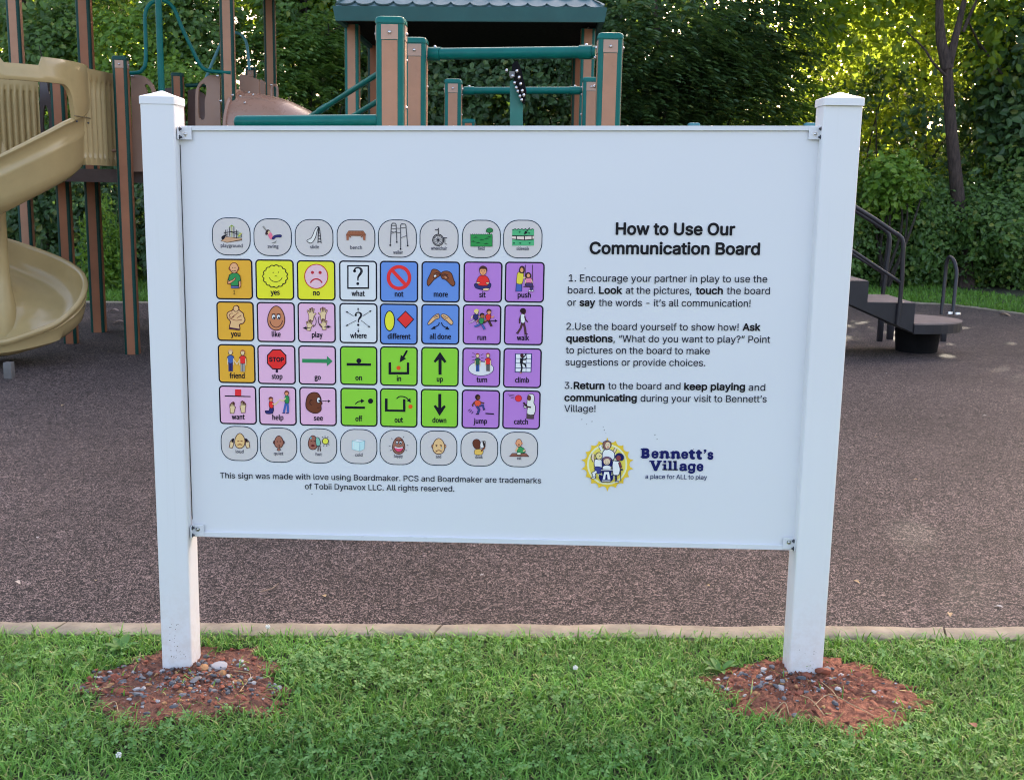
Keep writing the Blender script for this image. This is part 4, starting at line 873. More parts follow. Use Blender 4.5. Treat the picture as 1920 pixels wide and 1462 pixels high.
def blade_mat(name, stops, trans=0.35, tcol=(0.20, 0.36, 0.03), rough=0.5, patch=None):
    m, nt, b = new_mat(name)
    g = nn(nt, 'ShaderNodeNewGeometry'); col = ramp(nt, g.outputs['Random Per Island'], [(p, (*c, 1)) for p, c in stops])
    if patch:
        tc = nn(nt, 'ShaderNodeTexCoord'); n = noise(nt, patch, 3, 0.6, vec=tc.outputs['Object']); k = ramp(nt, n.outputs['Fac'], [(0.32, 0.72), (0.68, 1.2)]); col = mixcol(nt, 1.0, col, k, 'MULTIPLY')
    nt.links.new(col, b.inputs['Base Color']); b.inputs['Roughness'].default_value = rough; b.inputs['Specular IOR Level'].default_value = 0.35
    tr = nn(nt, 'ShaderNodeBsdfTranslucent'); tc2 = mixcol(nt, 0.5, col, (*tcol, 1)); nt.links.new(tc2, tr.inputs['Color'])
    mx = nn(nt, 'ShaderNodeMixShader'); mx.inputs[0].default_value = trans; o = nt.nodes['Material Output']
    nt.links.new(b.outputs[0], mx.inputs[1]); nt.links.new(tr.outputs[0], mx.inputs[2]); nt.links.new(mx.outputs[0], o.inputs['Surface'])
    return m
MAT['rubber'] = rubber_mat()
MAT['soil'] = soil_mat('lawn_soil', (0.018, 0.022, 0.009), (0.045, 0.045, 0.02), 40)
MAT['litter'] = soil_mat('forest_floor', (0.03, 0.022, 0.013), (0.085, 0.06, 0.035), 25)
MAT['clay'] = soil_mat('red_clay', (0.18, 0.060, 0.034), (0.50, 0.20, 0.11), 55, 0.9)
MAT['darkclay'] = soil_mat('dark_red_clay', (0.10, 0.038, 0.024), (0.34, 0.145, 0.088), 60, 0.9)
MAT['kerbstone'] = paint('buff_kerb_concrete', (0.28, 0.24, 0.172), 0.85, 0.25, 14, 0.6, 160, dirt=((0.13, 0.10, 0.07), 0.65))
MAT['grass'] = blade_mat('grass_blade', [(0.0, (0.065, 0.16, 0.028)), (0.4, (0.15, 0.355, 0.058)), (0.8, (0.265, 0.52, 0.10)), (0.93, (0.38, 0.58, 0.15)), (1.0, (0.52, 0.45, 0.20))], 0.36, patch=3.5)
MAT['fargrass'] = blade_mat('far_grass_blade', [(0.0, (0.06, 0.16, 0.022)), (0.5, (0.12, 0.28, 0.036)), (1.0, (0.19, 0.36, 0.055))], 0.30, patch=0.8)
MAT['clover'] = blade_mat('clover_leaf', [(0.0, (0.09, 0.215, 0.05)), (0.5, (0.165, 0.345, 0.085)), (1.0, (0.26, 0.45, 0.14))], 0.3)

# ---- sheets
def sheet(name, xs, yfun0, yfun1, ny, mat, dz=0.0, kind='structure', label=None, bumpz=None):
    rows = []
    for x in xs:
        a, b_ = yfun0(x), yfun1(x)
        rows.append([(x, y, gz(x, y) + dz + (bumpz(x, y) if bumpz else 0)) for y in a + (b_ - a) * (np.linspace(0, 1, ny) ** 1.4)])
    mb = MB().grid(rows); o = mb.build(name, mat, None, smooth=True, angle=180, fix=False)
    # keep object coordinates equal to place coordinates
    M = Matrix.Translation(o.location); o.data.transform(M); o.location = (0, 0, 0)
    o.data.update(); tag(o, label, None, None, kind); return o
XS = np.concatenate([np.arange(-16, -3, 1.0), np.arange(-3, 3.01, 0.25), np.arange(3.5, 9.61, 0.35)])
g0 = MB(); g0.add([(-300, -300, -0.09), (300, -300, -0.09), (300, 300, -0.09), (-300, 300, -0.09)], [(0, 1, 2, 3)])
tag(g0.build('ground', MAT['litter'], None, smooth=False, fix=False), kind='structure')
sheet('rubber_surfacing', XS, lambda x: kerb_y(x) - 0.01, far_y, 26, MAT['rubber'])
sheet('near_lawn_soil', np.concatenate([np.arange(-20, -3, 1.0), np.arange(-3, 3.01, 0.1), np.arange(3.2, 20, 1.0)]), lambda x: kerb_y(x) - 0.5 * KERB_W, lambda x: -18.0, 60, MAT['soil'], -0.004)
sheet('far_lawn_soil', np.concatenate([XS, np.arange(10, 26, 1.0)]), lambda x: far_y(x) + 0.03 if x < 9.6 else 2.2, lambda x: 19.0, 10, MAT['soil'], 0.004)
# near kerb: concrete lengths with open joints
kb = MB(); joints = [-9.0, -5.2, float(ground_at(112, 1182)[0]), float(ground_at(822, 1184)[0]), float(ground_at(1768, 1189)[0]), 5.0, 9.0]
for x0, x1 in zip(joints[:-1], joints[1:]):
    n = max(2, int((x1 - x0) / 0.08)); rows = []
    for k in range(n + 1):
        x = x0 + 0.004 + (x1 - x0 - 0.008) * k / n; y = kerb_y(x); z = gz(x, y); w = 0.0015 * RNG.normal(0, 1, 6)
        sk = 0.02 * 0
        rows.append([(x + .012, y + w[0], z - 0.05), (x + .012, y + w[0], z + 0.010), (x + .010, y - 0.008 + w[1], z + 0.0165 + w[2]), (x - .008, y - KERB_W + 0.012, z + 0.0165 + w[3]), (x - .012, y - KERB_W + w[4], z + 0.008), (x - .012, y - KERB_W + w[4], z - 0.05)])
    kb.grid(rows); kb.add(rows[0], [tuple(range(6))]); kb.add(rows[-1], [tuple(range(5, -1, -1))])
ko = kb.build('kerb', MAT['kerbstone'], None, angle=50); tag(ko, kind='structure')
fk = MB(); pts = [np.array(p) for p in smooth_path(FAR, 6)]
rows = []
for i, p in enumerate(pts):
    t = pts[min(i + 1, len(pts) - 1)] - pts[max(i - 1, 0)]; t /= np.linalg.norm(t); nr = np.array([-t[1], t[0]])
    rows.append([(p[0] + nr[0] * d, p[1] + nr[1] * d, z) for d, z in ((-0.03, -0.03), (-0.03, 0.012), (0.06, 0.016), (0.065, -0.03))])
fk.grid(rows); tag(fk.build('far_kerb', MAT['kerbstone'], None), kind='structure')

# ---- red clay mounds round the posts
MOUNDS = []
def mound(post_xy, outline, h, mat):
    O = [ground_at(*p)[:2] for p in smooth_path(outline, 9, True)]
    c = np.mean(O, 0) * 0.5 + np.array(post_xy) * 0.5; ph = RNG.random(4) * 6.28
    O = [c + (q - c) * (1.07 + 0.075 * sin(5 * u + ph[0]) + 0.065 * sin(11 * u + ph[1]) + 0.04 * sin(19 * u + ph[2]) + 0.03 * RNG.normal()) for q, u in zip(O, np.linspace(0, 2 * pi, len(O), endpoint=False))]
    MOUNDS.append((c, np.array(O))); n = len(O); rows = []
    for k, t in enumerate(np.linspace(0.0, 1.04, 34)):
        row = []
        for i, q in enumerate(O):
            p = c + (q - c) * max(t, 0.02); rag = 1 + 0.05 * sin(i * 1.9 + k) * t
            p = c + (q - c) * max(t, 0.02) * rag
            z = gz(p[0], p[1]) + h * (1 - min(1, t) ** 1.8) + (0.006 * sin(p[0] * 37 + 1) * sin(p[1] * 41) + 0.004 * sin(p[0] * 71) * sin(p[1] * 83 + 1)) * (1 - .6 * (1 - min(1, t)) ** 3) + 0.0042 * RNG.normal() * (1 if t < 1 else 0.2) - (0.006 if t > 1 else -0.001)
            if t < 1: z = max(z, gz(p[0], p[1]) + 0.0012)
            row.append((p[0], p[1], z))
        rows.append(row)
    mb = MB().grid(rows, closed_u=True); mb.add(rows[0], [tuple(range(n))])
    o = mb.build('dirt_mound', MAT[mat], None, angle=180); return o
LM = mound((-0.958, 0.0), [(165, 1290), (195, 1262), (250, 1242), (300, 1226), (420, 1217), (475, 1224), (500, 1262), (522, 1290), (505, 1320), (420, 1340), (330, 1352), (230, 1342), (180, 1318)], 0.0, 'darkclay')
tag(LM, 'flat patch of red clay and gravel around the foot of the left white post', 'dirt mound', 'clay mounds at the sign posts')
RM = mound((0.958, 0.0), [(1334, 1288), (1380, 1257), (1430, 1242), (1560, 1240), (1640, 1256), (1690, 1290), (1718, 1326), (1690, 1350), (1600, 1362), (1500, 1355), (1430, 1337), (1370, 1312)], 0.012, 'clay')
tag(RM, 'flat patch of brighter red clay with straw around the foot of the right white post', 'dirt mound', 'clay mounds at the sign posts')
def in_poly(P, O):
    x, y = P[:, 0], P[:, 1]; ins = np.zeros(len(P), bool); j = len(O) - 1
    for i in range(len(O)):
        c = ((O[i, 1] > y) != (O[j, 1] > y)) & (x < (O[j, 0] - O[i, 0]) * (y - O[i, 1]) / (O[j, 1] - O[i, 1] + 1e-12) + O[i, 0]); ins ^= c; j = i
    return ins
def mound_z(o, x, y):
    best = 0.0
    co = MZ[o.name]; d = (co[:, 0] - x) ** 2 + (co[:, 1] - y) ** 2
    return float(co[np.argmin(d), 2])
MZ = {}
for o in (LM, RM):
    a_ = np.empty(len(o.data.vertices) * 3); o.data.vertices.foreach_get('co', a_); MZ[o.name] = a_.reshape(-1, 3) + np.array(o.location)
STONE = [paint('grey_stone', (0.175, 0.175, 0.18), 0.8, 0.2, 30), paint('pale_stone', (0.40, 0.385, 0.375), 0.75, 0.15, 30), paint('slate_stone', (0.095, 0.10, 0.11), 0.75, 0.2, 30), paint('orange_stone', (0.36, 0.19, 0.08), 0.75, 0.2, 30), paint('clay_clod', (0.26, 0.085, 0.05), 0.9, 0.2, 30)]
def pebble(mb, x, y, z, r, mi):
    bm = bmesh.new(); bmesh.ops.create_icosphere(bm, subdivisions=2 if r > 0.007 else 1, radius=1)
    q = RNG.normal(0, 1, (9, 3))
    for v in bm.verts:
        k = 1 + 0.20 * sin(v.co.dot(Vector(q[0])) * 1.7) + 0.14 * sin(v.co.dot(Vector(q[1])) * 2.6)
        v.co = v.co * k
    for w_ in q[2:]:                    # broken faces: flatten everything beyond a few random planes
        n_ = Vector(w_).normalized(); h_ = 0.62 + 0.25 * RNG.random()
        for v in bm.verts:
            d_ = v.co.dot(n_)
            if d_ > h_: v.co -= n_ * (d_ - h_)
    M = Matrix.Translation((x, y, z + r * 0.22)) @ Matrix.Rotation(RNG.random() * 6.28, 4, 'Z') @ Matrix.Rotation(RNG.normal() * 0.4, 4, 'X') @ Matrix.Diagonal((r * (0.9 + RNG.random() * .5), r * (0.6 + RNG.random() * .4), r * (0.4 + RNG.random() * .3), 1))
    bmesh.ops.transform(bm, matrix=M, verts=bm.verts); mb.from_bm(bm, mi)
for o, (c, O), n, spread, seed_px, words in ((LM, MOUNDS[0], 1300, 0.72, (350, 1278), 'left'), (RM, MOUNDS[1], 650, 0.6, (1470, 1285), 'right')):
    mb = MB(); lo, hi = O.min(0), O.max(0); k = 0; s0 = ground_at(*seed_px)[:2]
    while k < n:
        p = lo + (hi - lo) * RNG.random(2)
        if not in_poly(p[None], O)[0]: continue
        d = np.linalg.norm((p - s0) / np.array([0.26, 0.11]))
        if RNG.random() > math.exp(-d * d / (2 * spread ** 2)) + 0.035: continue
        if abs(p[0] - np.sign(p[0]) * 0.958) < 0.056 and -0.05 < p[1] < 0.06: continue
        r = 0.0022 + 0.0085 * RNG.random() ** 3.2; pebble(mb, p[0], p[1], mound_z(o, *p), r, int(RNG.choice(5, p=[.20, .09, .19, .10, .42]))); k += 1
    g = mb.build('gravel', STONE, None, angle=24); tag(g, 'loose grey gravel and clay crumbs lying on the %s dirt mound' % ('darker left' if words == 'left' else 'brighter right'), 'gravel', None, 'stuff')
stones = [((365, 1281), .015, 0, LM), ((230, 1280), .013, 2, LM), ((285, 1268), .012, 0, LM), ((268, 1293), .012, 1, LM), ((412, 1252), .019, 1, LM), ((428, 1270), .011, 1, LM), ((417, 1266), .015, 3, LM), ((208, 1288), .012, 3, LM), ((382, 1256), .018, 3, LM), ((225, 1300), .022, 4, LM), ((416, 1296), .010, 0, LM), ((328, 1325), .012, 2, LM),
          ((1464, 1296), .015, 1, RM), ((1430, 1268), .013, 1, RM), ((1441, 1279), .013, 1, RM), ((1473, 1265), .016, 0, RM), ((1552, 1262), .018, 0, RM), ((1575, 1270), .013, 1, RM), ((1540, 1272), .026, 4, RM), ((1512, 1275), .018, 4, RM), ((1575, 1301), .011, 1, RM), ((1425, 1293), .012, 0, RM), ((1500, 1280), .013, 2, RM), ((1565, 1325), .012, 2, RM)]
SNAME = ['mid grey', 'pale grey', 'dark slate', 'orange brown', 'red clay']
for (px, py), r, mi, o in stones:
    p = ground_at(px, py); mb = MB(); pebble(mb, p[0], p[1], mound_z(o, p[0], p[1]), r, 0); s_ = mb.build('stone', STONE[mi], None, angle=24)
    side = 'left' if o is LM else 'right'
    tag(s_, '%s stone lying among the gravel at the foot of the %s sign post' % (SNAME[mi], side), 'stone', '%s stones at the %s post' % (SNAME[mi], side))
MAT['straw'] = paint('dry_straw', (0.46, 0.33, 0.17), 0.7, 0.15, 20)
for P in ([(1500, 1310), (1520, 1325), (1545, 1352)], [(1525, 1330), (1555, 1312), (1600, 1335), (1640, 1348)], [(1515, 1345), (1535, 1358), (1562, 1366)], [(1540, 1290), (1560, 1305), (1572, 1318)], [(1450, 1338), (1470, 1330), (1480, 1345)]):
    q = [ground_at(*p) for p in P]; q = [(a_[0], a_[1], mound_z(RM, a_[0], a_[1]) + 0.004 + 0.004 * (k % 2)) for k, a_ in enumerate(q)]
    mb = MB(); mb.tube(smooth_path(q, 5), 0.0013, 0, 5); tag(mb.build('straw', MAT['straw'], None), 'bleached dry grass straw lying on the right dirt mound', 'straw', 'dry straws on the right mound')
for P in ([(440, 1262), (470, 1268), (450, 1300)], [(192, 1330), (215, 1318), (222, 1340)]):
    q = [ground_at(*p) for p in P]; q = [(a_[0], a_[1], mound_z(LM, a_[0], a_[1]) + 0.005) for a_ in q]
    mb = MB(); mb.tube(smooth_path(q, 5), 0.0012, 0, 5); tag(mb.build('straw', MAT['straw'], None), 'thin dry straw lying on the left dirt mound', 'straw', 'dry straws on the left mound')
q = [ground_at(*p) + np.array([0, 0, .006]) for p in ((488, 1112), (510, 1106), (522, 1096))]
mb = MB(); mb.tube(q, [0.002, 0.003, 0.0015], 0, 6); tag(mb.build('twig', paint('twig_bark', (0.22, 0.16, 0.12), 0.8), None), 'thin grey twig lying on the rubber just behind the left post', 'twig')

# ---- grass
def blades(name, P, h, wd, mats, seg=3, lean=0.9, seed=0):
    r = np.random.default_rng(seed); n = len(P)
    H = h * (0.55 + 0.75 * r.random(n)); W = wd * (0.6 + 0.8 * r.random(n)); az = r.random(n) * 2 * pi; tw = az + pi / 2 + r.normal(0, .5, n)
    ln = lean * (0.25 + r.random(n)) ; z0 = gz_v(P[:, 0], P[:, 1]) - 0.003
    D = np.stack([np.cos(az), np.sin(az)], 1); S = np.stack([np.cos(tw), np.sin(tw)], 1)
    V = []
    for k in range(seg + 1):
        t = k / seg; ang = ln * t * 1.1; ww = W * (1 - t ** 1.6) * 0.5 if k < seg else W * 0
        off = H * t * np.sin(ang); zz = z0 + H * t * np.cos(np.minimum(ang, 1.9))
        c = np.stack([P[:, 0] + D[:, 0] * off, P[:, 1] + D[:, 1] * off], 1)
        if k < seg:
            V.append(np.stack([c[:, 0] - S[:, 0] * ww, c[:, 1] - S[:, 1] * ww, zz], 1)); V.append(np.stack([c[:, 0] + S[:, 0] * ww, c[:, 1] + S[:, 1] * ww, zz], 1))
        else: V.append(np.stack([c[:, 0], c[:, 1], zz], 1))
    m = len(V); V = np.stack(V, 1).reshape(-1, 3); base = np.arange(n)[:, None] * m
    quads = np.concatenate([base + np.array([2 * k, 2 * k + 1, 2 * k + 3, 2 * k + 2]) for k in range(seg - 1)], 1).reshape(-1, 4)
    tris = base + np.array([2 * seg - 2, 2 * seg - 1, 2 * seg])
    fl = np.concatenate([quads.ravel(), tris.ravel()]); lt = np.concatenate([np.full(len(quads), 4), np.full(len(tris), 3)]); ls = np.concatenate([[0], np.cumsum(lt)[:-1]])
    return link_mesh(name, mesh_from_arrays(name, V, fl, ls, lt, mats))
def scatter(n, x0, x1, y0, y1, seed):
    r = np.random.default_rng(seed); return np.stack([x0 + (x1 - x0) * r.random(n), y0 + (y1 - y0) * r.random(n)], 1)
def keep_lawn(P, seed, edge=0.0):
    r = np.random.default_rng(seed); ky = kerb_y(P[:, 0]) - KERB_W + edge
    k = P[:, 1] < ky + np.abs(r.normal(0, 0.012, len(P))) * (r.random(len(P)) < .5)
    for c, O in MOUNDS:
        ins = in_poly(P, c + (O - c) * 0.93); k &= ~(ins & (r.random(len(P)) > 0.02))
        ins2 = in_poly(P, c + (O - c) * 1.08) & ~ins; k &= ~(ins2 & (r.random(len(P)) > 0.6))
    for sx in (-.958, .958): k &= ~((np.abs(P[:, 0] - sx) < .06) & (P[:, 1] > -.06) & (P[:, 1] < .07))
    return P[k]
P = keep_lawn(scatter(132000, -2.5, 2.7, -1.45, 0.42, 3), 4)
gr = blades('grass', P, 0.053, 0.0047, [MAT['grass']], 3, 1.9, 5); tag(gr, 'short bright green grass growing in front of the kerb', 'grass', None, 'stuff')
P = np.concatenate([keep_lawn(scatter(22000, -6, -2.5, -2.5, 0.3, 13), 14), keep_lawn(scatter(22000, 2.7, 6, -2.5, 0.7, 15), 16)])
gs = blades('grass', P, 0.075, 0.008, [MAT['grass']], 2, 1.2, 6); tag(gs, 'short grass at both ends of the lawn beyond the mounds', 'grass', None, 'stuff')
# far lawn
r_ = np.random.default_rng(8); x = -9 + 20 * r_.random(60000); y0 = np.interp(x, [p[0] for p in FAR], [p[1] for p in FAR]); P = np.stack([x, y0 + 0.08 + 4.6 * r_.random(60000) ** 1.3], 1)
gf = blades('grass', P, 0.095, 0.016, [MAT['fargrass']], 2, 1.0, 9); tag(gf, 'mown grass strip between the rubber surfacing and the woods', 'grass', None, 'stuff')
# clover
def clovers(name, P, seed):
    r = np.random.default_rng(seed); n = len(P); H = 0.022 + 0.032 * r.random(n); R = 0.0048 + 0.0042 * r.random(n); z = gz_v(P[:, 0], P[:, 1])
    tilt = r.normal(0, .35, (n, 2)); rot = r.random(n) * 6.28; V = []
    shape = [(0.05, 0.0), (0.62, 0.52), (1.0, 0.42), (0.92, 0.0), (1.0, -0.42), (0.62, -0.52)]
    for k in range(3):
        a = rot + k * 2 * pi / 3 + r.normal(0, .12, n)
        for u, v in shape:
            x = R * 1.35 * (u * np.cos(a) - v * np.sin(a)); y = R * 1.35 * (u * np.sin(a) + v * np.cos(a))
            V.append(np.stack([P[:, 0] + x, P[:, 1] + y, z + H + x * tilt[:, 0] + y * tilt[:, 1] - 0.18 * R * u * u + 0.2 * R * abs(v)], 1))
    V = np.stack(V, 1).reshape(-1, 3); m = 18; base = np.arange(n)[:, None] * m
    q = np.concatenate([base + np.array([6 * k, 6 * k + 1, 6 * k + 2, 6 * k + 3]) for k in range(3)] + [base + np.array([6 * k, 6 * k + 3, 6 * k + 4, 6 * k + 5]) for k in range(3)], 1).reshape(-1, 4)
    return link_mesh(name, mesh_from_arrays(name, V, q.ravel(), np.arange(len(q)) * 4, np.full(len(q), 4), [MAT['clover']]))
CP = []
for (px, py), sx, sy, n in (((590, 1258), .10, .05, 300), ((690, 1285), .13, .06, 360), ((800, 1240), .14, .05, 240), ((720, 1390), .16, .06, 260), ((1010, 1330), .12, .06, 130), ((1260, 1310), .10, .05, 150), ((1180, 1430), .14, .05, 130), ((1430, 1425), .14, .05, 140), ((100, 1250), .10, .04, 110), ((330, 1400), .14, .05, 150), ((560, 1440), .14, .05, 140), ((1780, 1250), .10, .04, 90), ((1700, 1420), .14, .05, 110), ((60, 1400), .10, .05, 90), ((1100, 1212), .22, .02, 90), ((900, 1450), .2, .05, 130)):
    c = ground_at(px, py)[:2]; CP.append(c + RNG.normal(0, 1, (int(n * .62), 2)) * np.array([sx, sy]))
CP.append(scatter(900, -2.2, 2.4, -1.3, 0.2, 21))
cl = clovers('clover', keep_lawn(np.concatenate(CP), 22, -0.03), 23); tag(cl, 'patches of three leaved clover growing through the grass', 'clover', None, 'stuff')
def leaf_outline(w, n=7): 
    return [(k / n, w * sin(pi * (k / n) ** 0.8)) for k in range(n + 1)]
def broad_leaf(mb, base, az, L, W, rise, droop, mi=0):
    rows = []
    for k in range(8):
        t = k / 7; w = W * sin(pi * min(1, t * 0.93 + 0.07) ** 0.85); r_ = L * t
        z = base[2] + rise * t - droop * t * t; c = (base[0] + r_ * cos(az), base[1] + r_ * sin(az))
        rows.append([(c[0] - sin(az) * w * s, c[1] + cos(az) * w * s, z + abs(s) * w * 0.35) for s in (-1, -.5, 0, .5, 1)])
    mb.grid(rows, mi)
MAT['weed'] = blade_mat('broad_weed_leaf', [(0.0, (0.07, 0.19, 0.04)), (1.0, (0.12, 0.27, 0.06))], 0.25)
for px, py, s in ((228, 1222, 1.0), (1350, 1262, 0.9), (640, 1216, .7)):
    p = ground_at(px, py); mb = MB()
    for k in range(6): broad_leaf(mb, p, k * 1.05 + RNG.random(), s * (0.055 + .02 * RNG.random()), s * 0.014, 0.055 + .02 * RNG.random(), 0.035)
    o = mb.build('broadleaf_weed', MAT['weed'], None, angle=180); tag(o, {228: 'broad leaved weed in the grass behind the left dirt mound', 1350: 'broad leaved weed beside the back edge of the right dirt mound', 640: 'small broad leaved weed near the kerb between the two posts'}[px], 'weed', 'broad leaved weeds in the lawn')
MAT['petal'] = paint('clover_blossom', (0.72, 0.72, 0.66), 0.6, 0.1, 60)
for px, py, lab in ((501, 1204, 'white clover blossom in the grass just right of the left post'), (222, 1452, 'white clover blossom near the bottom edge of the lawn'), (1076, 1283, 'white clover blossom in the grass midway between the posts')):
    p = ground_at(px, py); e = empty('clover_flower', (p[0], p[1], p[2]), lab, 'flower', 'clover blossoms in the lawn')
    mb = MB(); mb.tube([(p[0], p[1], p[2]), (p[0] + .003, p[1], p[2] + .05)], 0.0008, 0, 5); mb.build('stem', MAT['weed'], e)
    mb = MB()
    for k in range(26):
        d = Vector(RNG.normal(0, 1, 3)).normalized(); mb.ball(Vector((p[0] + .003, p[1], p[2] + .054)) + d * 0.006, 0.0026, 0, 1)
    mb.build('blossom', MAT['petal'], e)
def dry_leaf(px, py, L, rgb, label, lift=0.01):
    p = ground_at(px, py) + np.array([0, 0, lift]); mb = MB(); broad_leaf(mb, p, RNG.random() * 6, L, L * 0.3, L * 0.25, L * 0.45)
    tag(mb.build('dry_leaf', paint('dry_leaf', rgb, 0.7, 0.2, 40), None, angle=180), label, 'leaf', 'fallen dry leaves')
dry_leaf(1826, 1392, 0.035, (0.24, 0.10, 0.05), 'curled red brown leaf lying in the grass beyond the right mound', 0.045)
dry_leaf(223, 586, 0.13, (0.40, 0.30, 0.25), 'pale dry leaf on the rubber between the rear play posts, nearer of the pair', 0.02)
dry_leaf(232, 607, 0.12, (0.42, 0.31, 0.26), 'pale dry leaf on the rubber beside the front orange post', 0.02)
dry_leaf(1874, 591, 0.16, (0.36, 0.25, 0.16), 'tan dry leaf on the rubber beside the far kerb', 0.01)
dry_leaf(29, 1092, 0.03, (0.5, 0.42, 0.34), 'small pale leaf on the rubber left of the left post', 0.006)

for k in range(16):
    px, py = [(430, 780), (610, 1120), (120, 760), (70, 1010), (1640, 820), (1720, 900), (1850, 780), (1600, 1090), (1780, 1150), (900, 1080), (1330, 1100), (180, 1090), (1880, 1140), (205, 660), (250, 720), (1660, 700)][k]
    p = ground_at(px, py); mb = MB(); L_ = 0.012 + 0.018 * RNG.random(); broad_leaf(mb, p + np.array([0, 0, .004]), RNG.random() * 6, L_, L_ * .3, .006, .01)
    tag(mb.build('leaf_scrap', STONE[1] if k % 3 == 0 else MAT['straw'], None, angle=180), 'tiny pale scrap of dry leaf lying on the brown rubber surfacing', 'leaf', 'scraps of dry leaf on the rubber')
# ================================================================== PLAYGROUND
def xy(px, py, dep):
    p = at(px, py, dep); return float(p[0]), float(p[1])
def z_at(px, py, dep): return float(at(px, py, dep)[2])
def rsq(w, r, n=4):
    P = []
    for sx, sy, a0 in ((1, 1, 0), (-1, 1, 90), (-1, -1, 180), (1, -1, 270)):
        for k in range(n + 1):
            a = RAD(a0 + 90 * k / n); P.append((sx * (w / 2 - r) + r * cos(a), sy * (w / 2 - r) + r * sin(a)))
    return P
def play_post(parent, x, y, z1, wd=0.12, face='brown', body='green', rotz=0.0, capped=True, plate=True, z0=-0.03, name='post'):
    """square green post with brown boards let into its faces, a rounded cap, a pale end plate and a bolt"""
    mb = MB(); c_, s_ = cos(rotz), sin(rotz)
    def W(p, z): return (x + p[0] * c_ - p[1] * s_, y + p[0] * s_ + p[1] * c_, z)
    prof = [(z0, 1.0), (z1 - 0.03, 1.0)]
    rows = [[W(p, z) for p in rsq(wd * k, 0.018 * k)] for z, k in prof]
    if capped:
        rows += [[W(p, z1 - 0.03), ] * 0 or [W(q, zz) for q in rsq(wd * k, 0.02 * k)] for zz, k in ()] if False else []
        for zz, k in ((z1 - 0.030, 1.07), (z1 - 0.014, 1.07), (z1 - 0.004, 0.98), (z1, 0.80)): rows.append([W(q, zz) for q in rsq(wd * k, 0.02 * k)])
    mb.grid(rows, closed_u=True); mb.add(rows[-1], [tuple(range(len(rows[-1])))])
    p = mb.build(name, MAT[body], parent, angle=40)
    fw = wd * 0.56
    il = MB(); zt = z1 - (0.10 if plate else 0.035)
    for k in range(4):
        a = rotz + k * pi / 2; n_ = Vector((sin(a), -cos(a), 0)); t = Vector((cos(a), sin(a), 0))
        o = Vector((x, y, 0)) + n_ * (wd / 2 - 0.001)
        il.prism([(-fw / 2, 0.0), (fw / 2, 0.0), (fw / 2, zt), (-fw / 2, zt)], o, t, (0, 0, 1), n_, 0.0035)
    il.build('inlay_board', MAT[face], p, smooth=False)
    if plate:
        for k in (0, 1, 3):
            a = rotz + k * pi / 2; n_ = Vector((sin(a), -cos(a), 0)); t = Vector((cos(a), sin(a), 0)); o = Vector((x, y, 0)) + n_ * (wd / 2 - 0.001)
            pl = MB(); pl.prism([(-fw / 2 - .002, zt + 0.003), (fw / 2 + .002, zt + 0.003), (fw / 2 + .002, z1 - 0.036), (-fw / 2 - .002, z1 - 0.036)], o, t, (0, 0, 1), n_, 0.0055); pl.build('end_plate', MAT['plate'], p, smooth=False)
            bo = MB(); bo.ball(o + n_ * 0.006 + Vector((0, 0, (zt + z1 - 0.036) / 2)), 0.0085, 0, 2, (1, 1, 1)); bo.build('bolt', MAT['steel'], p)
    return p
def tube_px(pts, r, seg=12, sm=6):
    P = [at(*p) for p in pts]
    mb = MB(); mb.tube(smooth_path(P, sm) if sm else P, r, 0, seg); return mb

# ------------------------------------------------ left tower with the spiral slide
N_XY = ground_at(249, 663)[:2]
tower = empty('play_tower', (N_XY[0] - 0.4, N_XY[1] + 0.8, 0), 'tall play tower with tan spiral slide, brown hand panels and green climbing arch', 'play tower')
RT = RAD(8)
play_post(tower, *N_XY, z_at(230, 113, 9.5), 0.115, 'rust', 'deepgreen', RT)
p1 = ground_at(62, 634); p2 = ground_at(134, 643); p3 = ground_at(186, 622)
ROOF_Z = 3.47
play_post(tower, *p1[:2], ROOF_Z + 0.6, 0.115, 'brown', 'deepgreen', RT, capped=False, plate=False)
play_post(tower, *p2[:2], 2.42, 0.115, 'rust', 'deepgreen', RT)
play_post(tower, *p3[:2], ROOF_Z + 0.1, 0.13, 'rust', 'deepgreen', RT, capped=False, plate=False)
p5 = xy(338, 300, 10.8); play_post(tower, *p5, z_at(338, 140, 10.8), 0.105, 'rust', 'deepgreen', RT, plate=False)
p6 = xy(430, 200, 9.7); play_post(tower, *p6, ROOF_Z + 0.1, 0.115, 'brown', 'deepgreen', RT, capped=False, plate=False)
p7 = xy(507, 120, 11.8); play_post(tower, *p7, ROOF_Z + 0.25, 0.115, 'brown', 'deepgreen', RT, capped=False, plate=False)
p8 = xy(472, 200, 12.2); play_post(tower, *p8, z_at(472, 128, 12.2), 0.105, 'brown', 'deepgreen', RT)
for (px, py, d) in ((436, 179, 9.63), (436, 215, 9.63), (509, 160, 11.7)):
    b = MB(); b.ball(at(px, py, d), 0.012, 0, 2); b.build('bolt', MAT['steel'], tower)
DK = 1.56
def deck(parent, pts, z, th, mat):
    mb = MB(); mb.prism(pts, (0, 0, z - th), (1, 0, 0), (0, 1, 0), (0, 0, 1), th); return mb.build('deck', mat, parent, smooth=False)
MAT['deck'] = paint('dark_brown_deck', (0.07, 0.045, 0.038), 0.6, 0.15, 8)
deck(tower, [(N_XY[0] - 0.95, N_XY[1] + 0.02), (p6[0] + .1, p6[1] + .02), (p7[0] + .1, p7[1] + .1), (p3[0] - 0.5, p7[1] + .1)], DK, 0.11, MAT['deck'])
